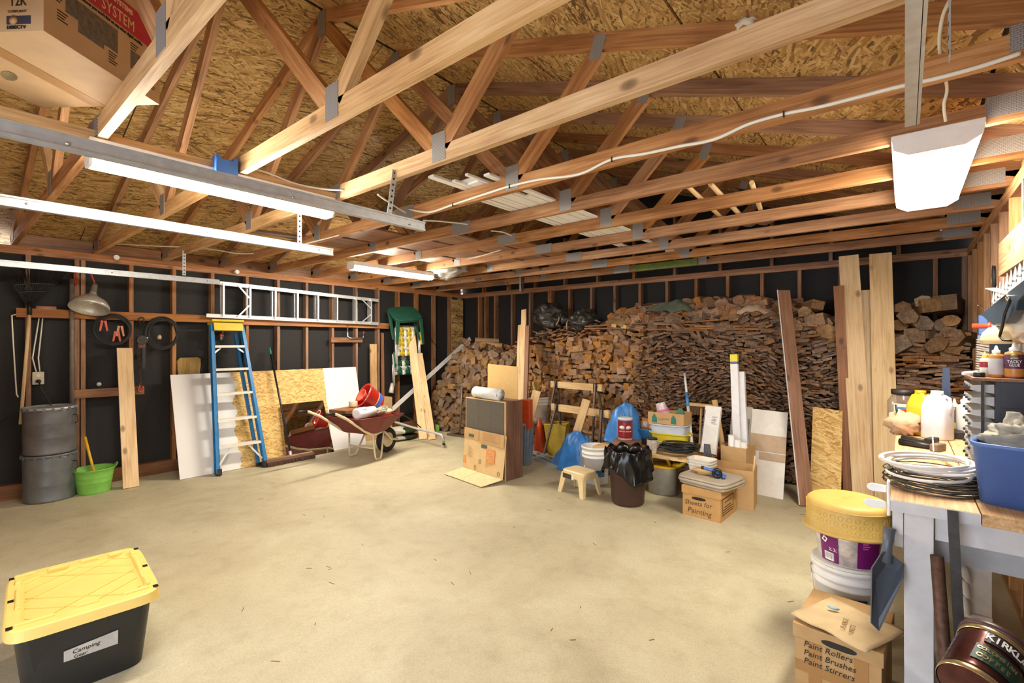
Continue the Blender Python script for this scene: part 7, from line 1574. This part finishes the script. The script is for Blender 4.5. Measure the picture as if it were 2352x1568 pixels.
for k, px in enumerate((1040, 1190, 1405, 1800)): 
    q = min(cp, key=lambda c: abs(c[0] - px)); p = ay(q[0], q[1], YC_ - .006); m = MB(); m.box(p, (.006, .008, .026)); solo('cable_staple', ('first', 'second', 'third', 'fourth')[k] + ' metal staple from the lower end of the long white cable', 'staple', M['iron'], m)
cable('white cable from the steel strap down to the long white cable', [ay(868, 447, TRY[2] + .05), ad(890, 462, 3.3), ad(915, 478, 3.5), ad(932, 488, 3.6)], .006)
cable('white cable along the runner board right of the blue box', [ad(548, 382, 2.7), ad(610, 395, 2.8), ad(680, 422, 2.95), ad(745, 434, 3.05), ad(790, 436, 3.1)], .006)
cable('white cable hanging between trusses past the door track end', [ad(972, 506, 3.75), ad(1010, 508, 3.9), ad(1075, 515, 4.1), ad(1085, 520, 4.15)], .006)
cable('white cable looping down right of the splice plate', [ad(1128, 530, 4.3), ad(1155, 533, 4.45), ad(1178, 543, 4.6), ad(1183, 550, 4.7)], .006)
cable('white cable above the far strip lamp', [ad(1048, 596, 5.6), ad(1075, 594, 5.6), ad(1110, 586, 5.4), ad(1150, 574, 5.2)], .006)
cable('white cable crossing above the door track end, left', [ad(700, 560, 4.4), ad(760, 545, 4.3), ad(820, 528, 4.2), ad(862, 512, 4.1)], .006)
cable('thin grey cable sagging above the ladder wall', [ad(92, 570, 5.0), ad(115, 558, 5.0), ad(180, 557, 5.1), ad(265, 560, 5.2), ad(360, 565, 5.2), ad(470, 570, 5.3), ad(560, 583, 5.4), ad(640, 572, 5.4)], .006)
cable('loose white cable hanging by the right door track', [ad(2182, 0, 1.55), ad(2165, 40, 1.6), ad(2158, 110, 1.7), ad(2175, 200, 1.9), ad(2168, 240, 1.95), ad(2172, 278, 2.0)], .006)
# satellite system carton on the trusses
A_, B_, C_ = V((-2.22, .234, 2.563)), V((-2.52, .63, 2.563)), V((-2.96, .305, 2.563)); D_ = A_ + C_ - B_
HBX = .36; ux = (B_ - A_).normalized(); uy = (C_ - B_).normalized(); up = V((0, 0, 1))
t = thing('satellite_carton', 'big cardboard carton with red band and printed panels resting on the trusses', 'carton', (A_ + C_) / 2)
gbx = lambda q: [V((v.x * 1, v.y, v.z)) for v in q]
m = MB(); m.hexa([A_, D_, C_, B_] + [q + up * HBX for q in (A_, D_, C_, B_)]); o = part(t, 'box', pm('satellite_card', (190, 156, 116), .75, .06, 12), m)
LW, LD = (B_ - A_).length, (B_ - C_).length
def face_quad(o_, r_, u0, u1, z0, z1, mt, nm='print', d=.0012):
    n_ = r_.cross(up); q = [o_ + r_ * u0 + up * z0, o_ + r_ * u1 + up * z0, o_ + r_ * u1 + up * z1, o_ + r_ * u0 + up * z1]; q = [a + n_ * .0002 for a in q]
    return part(t, nm, mt, sheetbox(q, d, n_))
# long face from A to B seen from the right; reading direction A -> B
fn_ = ux.cross(up)
if fn_.dot(CAMP - A_) < 0: rdir, forg = -ux, B_
else: rdir, forg = ux, A_
crim = pm('crimson_print', (178, 44, 58), .6, .08); pic = pm('grey_photo_print', (104, 94, 82), .7, .35, 60)
face_quad(forg, rdir, .02, LW - .005, .215, .325, crim)
fr0 = lambda u, z: frame(forg + rdir * u + up * z + rdir.cross(up) * .0022, rdir, up)
text(t, 'DIRECTV SYSTEM', .062, fr0(.02, .248), M['card_pale'], 'print_lettering', sx=.72)
text(t, 'HUGHES NETWORK SYSTEMS', .026, fr0(.05, .300), M['card_pale'], 'print_lettering', sx=.88, bold=.0012)
text(t, "Includes exclusive features you won't find on any other digital satellite", .0165, fr0(.028, .203), M['ink'], 'print_lettering', sx=.80, bold=.0007)
for (u0, u1, z0, z1) in ((.075, .122, .115, .185), (.122, .225, .075, .185), (.225, .285, .095, .185), (.345, .40, .075, .150)): face_quad(forg, rdir, u0, u1, z0, z1, pic)
for (u, z, n) in ((.03, .185, 6), (.045, .105, 4), (.245, .085, 5), (.345, .18, 4), (.435, .09, 5)):
    for k in range(n): face_quad(forg, rdir, u, u + .038 - .006 * (k % 3), z - k * .010 - .004, z - k * .010, M['ink'], 'print_line', .0006)
# end face A-D
edir = (A_ - D_).normalized(); eo = D_
en = edir.cross(up)
if en.dot(CAMP - A_) < 0: edir = -edir; eo = A_
fe = lambda u, z: frame(eo + edir * u + up * z + edir.cross(up) * .0022, edir, up)
wE = LD - .03
text(t, 'Y2K', .05, fe(wE - .09, .10), M['ink'], 'print_lettering', sx=.7); text(t, 'COMPLIANT', .012, fe(wE - .095, .066), M['ink'], 'print_lettering')
face_quad(eo, edir, wE - .10, wE - .015, .024, .052, pm('navy_print', (52, 52, 70), .6)); text(t, 'DIRECTV', .015, fe(wE - .098, .013), M['ink'], 'print_lettering', sx=1.1, bold=.0006)
m = MB(); q0 = eo + edir * (wE - .075) + up * .038 + edir.cross(up) * .002; m.lathe([(.016, 0), (.0, .0006)], q0, 20, M=V((0, 0, 1)).rotation_difference(edir.cross(up)).to_matrix(), sx=1.0); part(t, 'logo_swirl', M['card'], m)
m = MB(); q0 = eo + edir * .26 + up * .13 + edir.cross(up) * .002; m.tube([q0 + edir * .13 * math.cos(a) + up * .10 * math.sin(a) for a in [i * math.pi / 20 for i in range(40)]], .0016, 4, closed=True); part(t, 'dish_drawing', M['ink'], m)
m = MB(); m.tube([q0 + edir * .02 - up * .098, q0 + edir * .03 - up * .12, q0 + edir * .065 - up * .122, q0 + edir * .04 - up * .10], .0016, 4); part(t, 'dish_drawing', M['ink'], m)
m = MB(); c0 = A_.lerp(D_, .5); c1 = B_.lerp(C_, .5); m.bar(c0 - up * .0008, c1 - up * .0008, .06, .001, up); part(t, 'packing_tape', bpy.data.materials['brown_tape'], m)
m = MB(); m.lathe([(.045, -.0012), (.045, -.0002), (0, -.0002)], (C_ + D_) / 2 + (A_ - D_) * .25, 24, caps=False, sy=.5); part(t, 'round_seal', pm('seal_print', (130, 112, 76), .7, .4, 120), m)
# white trim boards
bd = [(2.38, 4.75, -2.415, .030), (2.50, 4.9, -2.368, .040), (2.00, 4.30, -2.312, .052), (2.15, 4.35, -2.262, .032), (2.25, 4.45, -2.185, .100), (2.12, 4.2, -2.115, .024), (2.7, 5.0, -2.072, .050), (2.2, 4.6, -2.018, .048)]
ordn = ('first', 'second', 'third', 'fourth', 'fifth', 'sixth', 'seventh', 'eighth')
for k, (y0, y1, x, w_) in enumerate(sorted(bd, key=lambda q: q[2])):
    m = MB(); m.bar((x, y0, 2.5735), (x + .03, y1, 2.5735), w_, .014, (0, 0, 1)); solo('trim_board', ordn[k] + ' white trim board from the ladder wall side, lying across the trusses', 'board', pm('trim_white', (246, 246, 244), .5, .02) if k == 0 else bpy.data.materials['trim_white'], m)
m = MB(); m.bar((-2.20, 2.22, 2.5885), (-2.17, 3.4, 2.5885), .14, .012, (0, 0, 1)); solo('trim_board', 'widest white trim board lying on top of the other trim boards', 'board', bpy.data.materials['trim_white'], m)
# loft boards and sheets on the left
for k, (x0, x1, y0, y1, mt, lb) in enumerate(((-4.25, -3.75, 2.35, 4.75, 'brownplank', 'brown sheet lying on the trusses above the door track end'), (-3.70, -3.35, 2.95, 5.38, 'fir_red', 'reddish wide board lying on the trusses left of the white trim'), (-4.75, -4.32, 2.35, 4.16, 'brownplank', 'brown sheet on the trusses above the far strip lamp'), (-3.3, -3.05, 3.55, 6.0, 'fir_red', 'reddish board lying deepest on the trusses'), (-5.15, -4.82, 1.75, 3.0, 'fir_pale', 'pale board on the trusses near the ladder wall'))):
    m = MB(); m.bar(((x0 + x1) / 2, y0, 2.571), ((x0 + x1) / 2, y1, 2.571), x1 - x0, .016, (0, 0, 1)); solo('loft_board', lb, 'board', M[mt], m)
for k in range(3):
    m = MB(); m.bar((-5.0 + k * .1, 1.75, 2.588 + .0), (-4.7 + k * .1, 2.95, 2.588 + .0), .05, .014, (0, 0, 1)); solo('loft_lath', ('left', 'middle', 'right')[k] + ' of three weathered laths in the loft near the ladder wall', 'lath', M['galv'] if k == 1 else M['brownplank'], m)
t = thing('canvas_bundle', 'grey white canvas bundle stuffed on the trusses above the far strip lamp', 'bundle', (-4.85, 4.46, 2.42)); cvs = pm('grey_canvas', (176, 172, 164), .85, .15, 12, bump=.3)
m = MB(); m.blob(V((-4.85, 4.46, 2.56)), (.34, .255, .145), 34, 20, .35, 31, fq=2.8); part(t, 'canvas', cvs, m)
m = MB(); m.tube([V((-4.95 + .01 * math.cos(a), 4.46 + .26 * math.cos(a), 2.56 + .15 * math.sin(a))) for a in [i * math.pi / 8 for i in range(16)]], .008, 6, closed=True); part(t, 'strap', pm('dark_green_strap', (44, 66, 60), .7), m)

a, b = ay(1455, 622, 5.955), ay(1602, 610, 5.955); m = MB(); m.bar((a.x, 5.955, 2.515), (b.x, 5.955, 2.515), .014, .085, (0, 0, 1)); solo('green_board', 'faded green painted board fixed along a rear truss chord', 'board', pm('faded_green', (112, 128, 62), .7, .25, 12), m)
m = MB(); p0 = V((-2.05, 5.45, 2.60)); m.bar((-2.13, 5.40, 2.58), (-1.85, 5.42, 2.58), .07, .04, (0, 0, 1)); solo('white_block', 'white painted block lying on the far trusses', 'block', M['white'], m)
# shovels
def tool(lb, a, b, r_, blade, name='shovel'):
    a, b = V(a), V(b); t = thing(name, lb, name, (a + b) / 2); d = (b - a).normalized()
    m = MB(); m.tube([a, a.lerp(b, .5), b], [r_ * .9, r_, r_ * .95], 10); part(t, 'handle', M['pine'], m)
    m = MB(); m.tube([b - d * .08, b + d * .05], [r_ * 1.25, r_ * 1.1], 10); part(t, 'socket', M['iron'], m)
    side = d.cross(V((0, 0, 1))).normalized(); u_ = side.cross(d)
    if blade:
        def fn(u, v): w_ = .115 * (1 - .75 * max(0, v - .45) ** 1.6 / .55 ** 1.6) * (1 if v > .05 else .8); return b + d * (.03 + .29 * v) + side * (u - .5) * 2 * w_ + u_ * (.035 * (abs(u - .5) * 2) ** 2 - .02 * math.sin(v * 3))
        m = MB(); m.sheet(fn, 10, 10); part(t, 'blade', pm('worn_blade', (110, 106, 100), .45, .2, 20, .6) if 'worn_blade' not in bpy.data.materials else bpy.data.materials['worn_blade'], m, solid=.003)
    return t
zh = 2.582
tool('round point shovel lying on the trusses, its handle nearest the long cable', (-1.12, 3.05, zh + .0), (-1.20, 4.35, zh), .017, True)
tool('round point shovel lying on the trusses, middle of three tools', (-1.00, 3.30, zh), (-1.06, 4.42, zh), .018, True)
tool('square shovel on the trusses, its handle crossing toward the bench', (-.78, 3.45, zh + .0), (-.92, 4.45, zh), .018, True)
m = MB(); m.tube([(-.90, 3.62, 2.60), (-.84, 3.75, 2.60), (-.82, 3.78, 2.66)], .012, 8); solo('iron_hook_bar', 'short iron hook among the shovel handles on the trusses', 'hook', M['iron'], m)
# foam patch and stain on the deck
s_ = (-1.05 - xm) / CS; p = slope_pt(1, s_, 1.62 + .0, -.012)
p = None
for yy in [1.2 + .02 * k for k in range(120)]:
    d = ray(1722, 50); q = CAMP + d * (yy / d.y); dz = 2.53 + .0938 + SL * (3.585 - abs(q.x - xm)) - q.z
    if dz < 0: p = q; break
if p is not None:
    m = MB(); m.blob(p + V((0, 0, -.012)), (.055, .05, .03), 18, 12, .5, 4, fq=3); solo('foam_patch', 'white lump of sealing foam with dark drips on the roof deck', 'foam', pm('foam', (226, 216, 200), .8, .15, 30), m)
# strap hinge hanging near the back wall
t = thing('hanging_bracket', 'grey metal bracket hanging from a rear truss above the firewood', 'bracket', ay(1197, 668, 5.9)); a, b = ay(1197, 628, 5.92), ay(1198, 668, 5.92)
for dx in (-.022, .022): m = MB(); m.bar(a + V((dx, 0, 0)), b + V((dx * 1.2, 0, 0)), .036, .003, (0, -1, 0)); part(t, 'leaf', M['rust'] if dx > 0 else M['galv'], m)
m = MB(); m.tube([b + V((.02, 0, 0)), b + V((.02, -.02, -.03)), b + V((.03, -.02, -.045))], .006, 6); part(t, 'pin', M['chrome'], m)
for k, (px, py) in enumerate(((1052, 648), (1098, 643), (1105, 659), (1152, 653))):
    p = min((ay(px, py, y - .006) for y in TRY[5:]), key=lambda q: abs(q.z - (HB - .02))); m = MB(); m.tube([p + V((-.05, 0, .03)), p + V((-.05, 0, 0)), p + V((.05, 0, 0)), p + V((.05, 0, .03))], .006, 6); solo('blue_clip', ('leftmost', 'second', 'third', 'rightmost')[k] + ' blue clip under the rear trusses near the corner', 'clip', bxm, m)
for k in range(26):     # fallen splinters and dry grass on the slab
    p = fl(FR.uniform(420, 1900), FR.uniform(1130, 1540)); a = FR.uniform(0, 3.1); L_ = FR.uniform(.008, .03); m = MB(); m.bar(p + V((-L_ * math.cos(a), -L_ * math.sin(a), .0015)), p + V((L_ * math.cos(a), L_ * math.sin(a), .0015)), .003, .002, (0, 0, 1)); solo('wood_splinter', 'tiny wood splinter fallen on the bare concrete floor', 'splinter', M['brownplank'], m, 'splinters on the floor')
# ---------------------------------------------------------------- lettering becomes mesh
bpy.context.view_layer.update()
dg_ = bpy.context.evaluated_depsgraph_get()
for o in [o for o in bpy.data.objects if o.type == 'FONT']:
    me = bpy.data.meshes.new_from_object(o.evaluated_get(dg_)); n = bpy.data.objects.new('lettering', me); COL.objects.link(n); n.parent = o.parent; n.matrix_basis = o.matrix_basis.copy(); nmn = o.name.split('.')[0]
    bpy.data.objects.remove(o); n.name = nmn
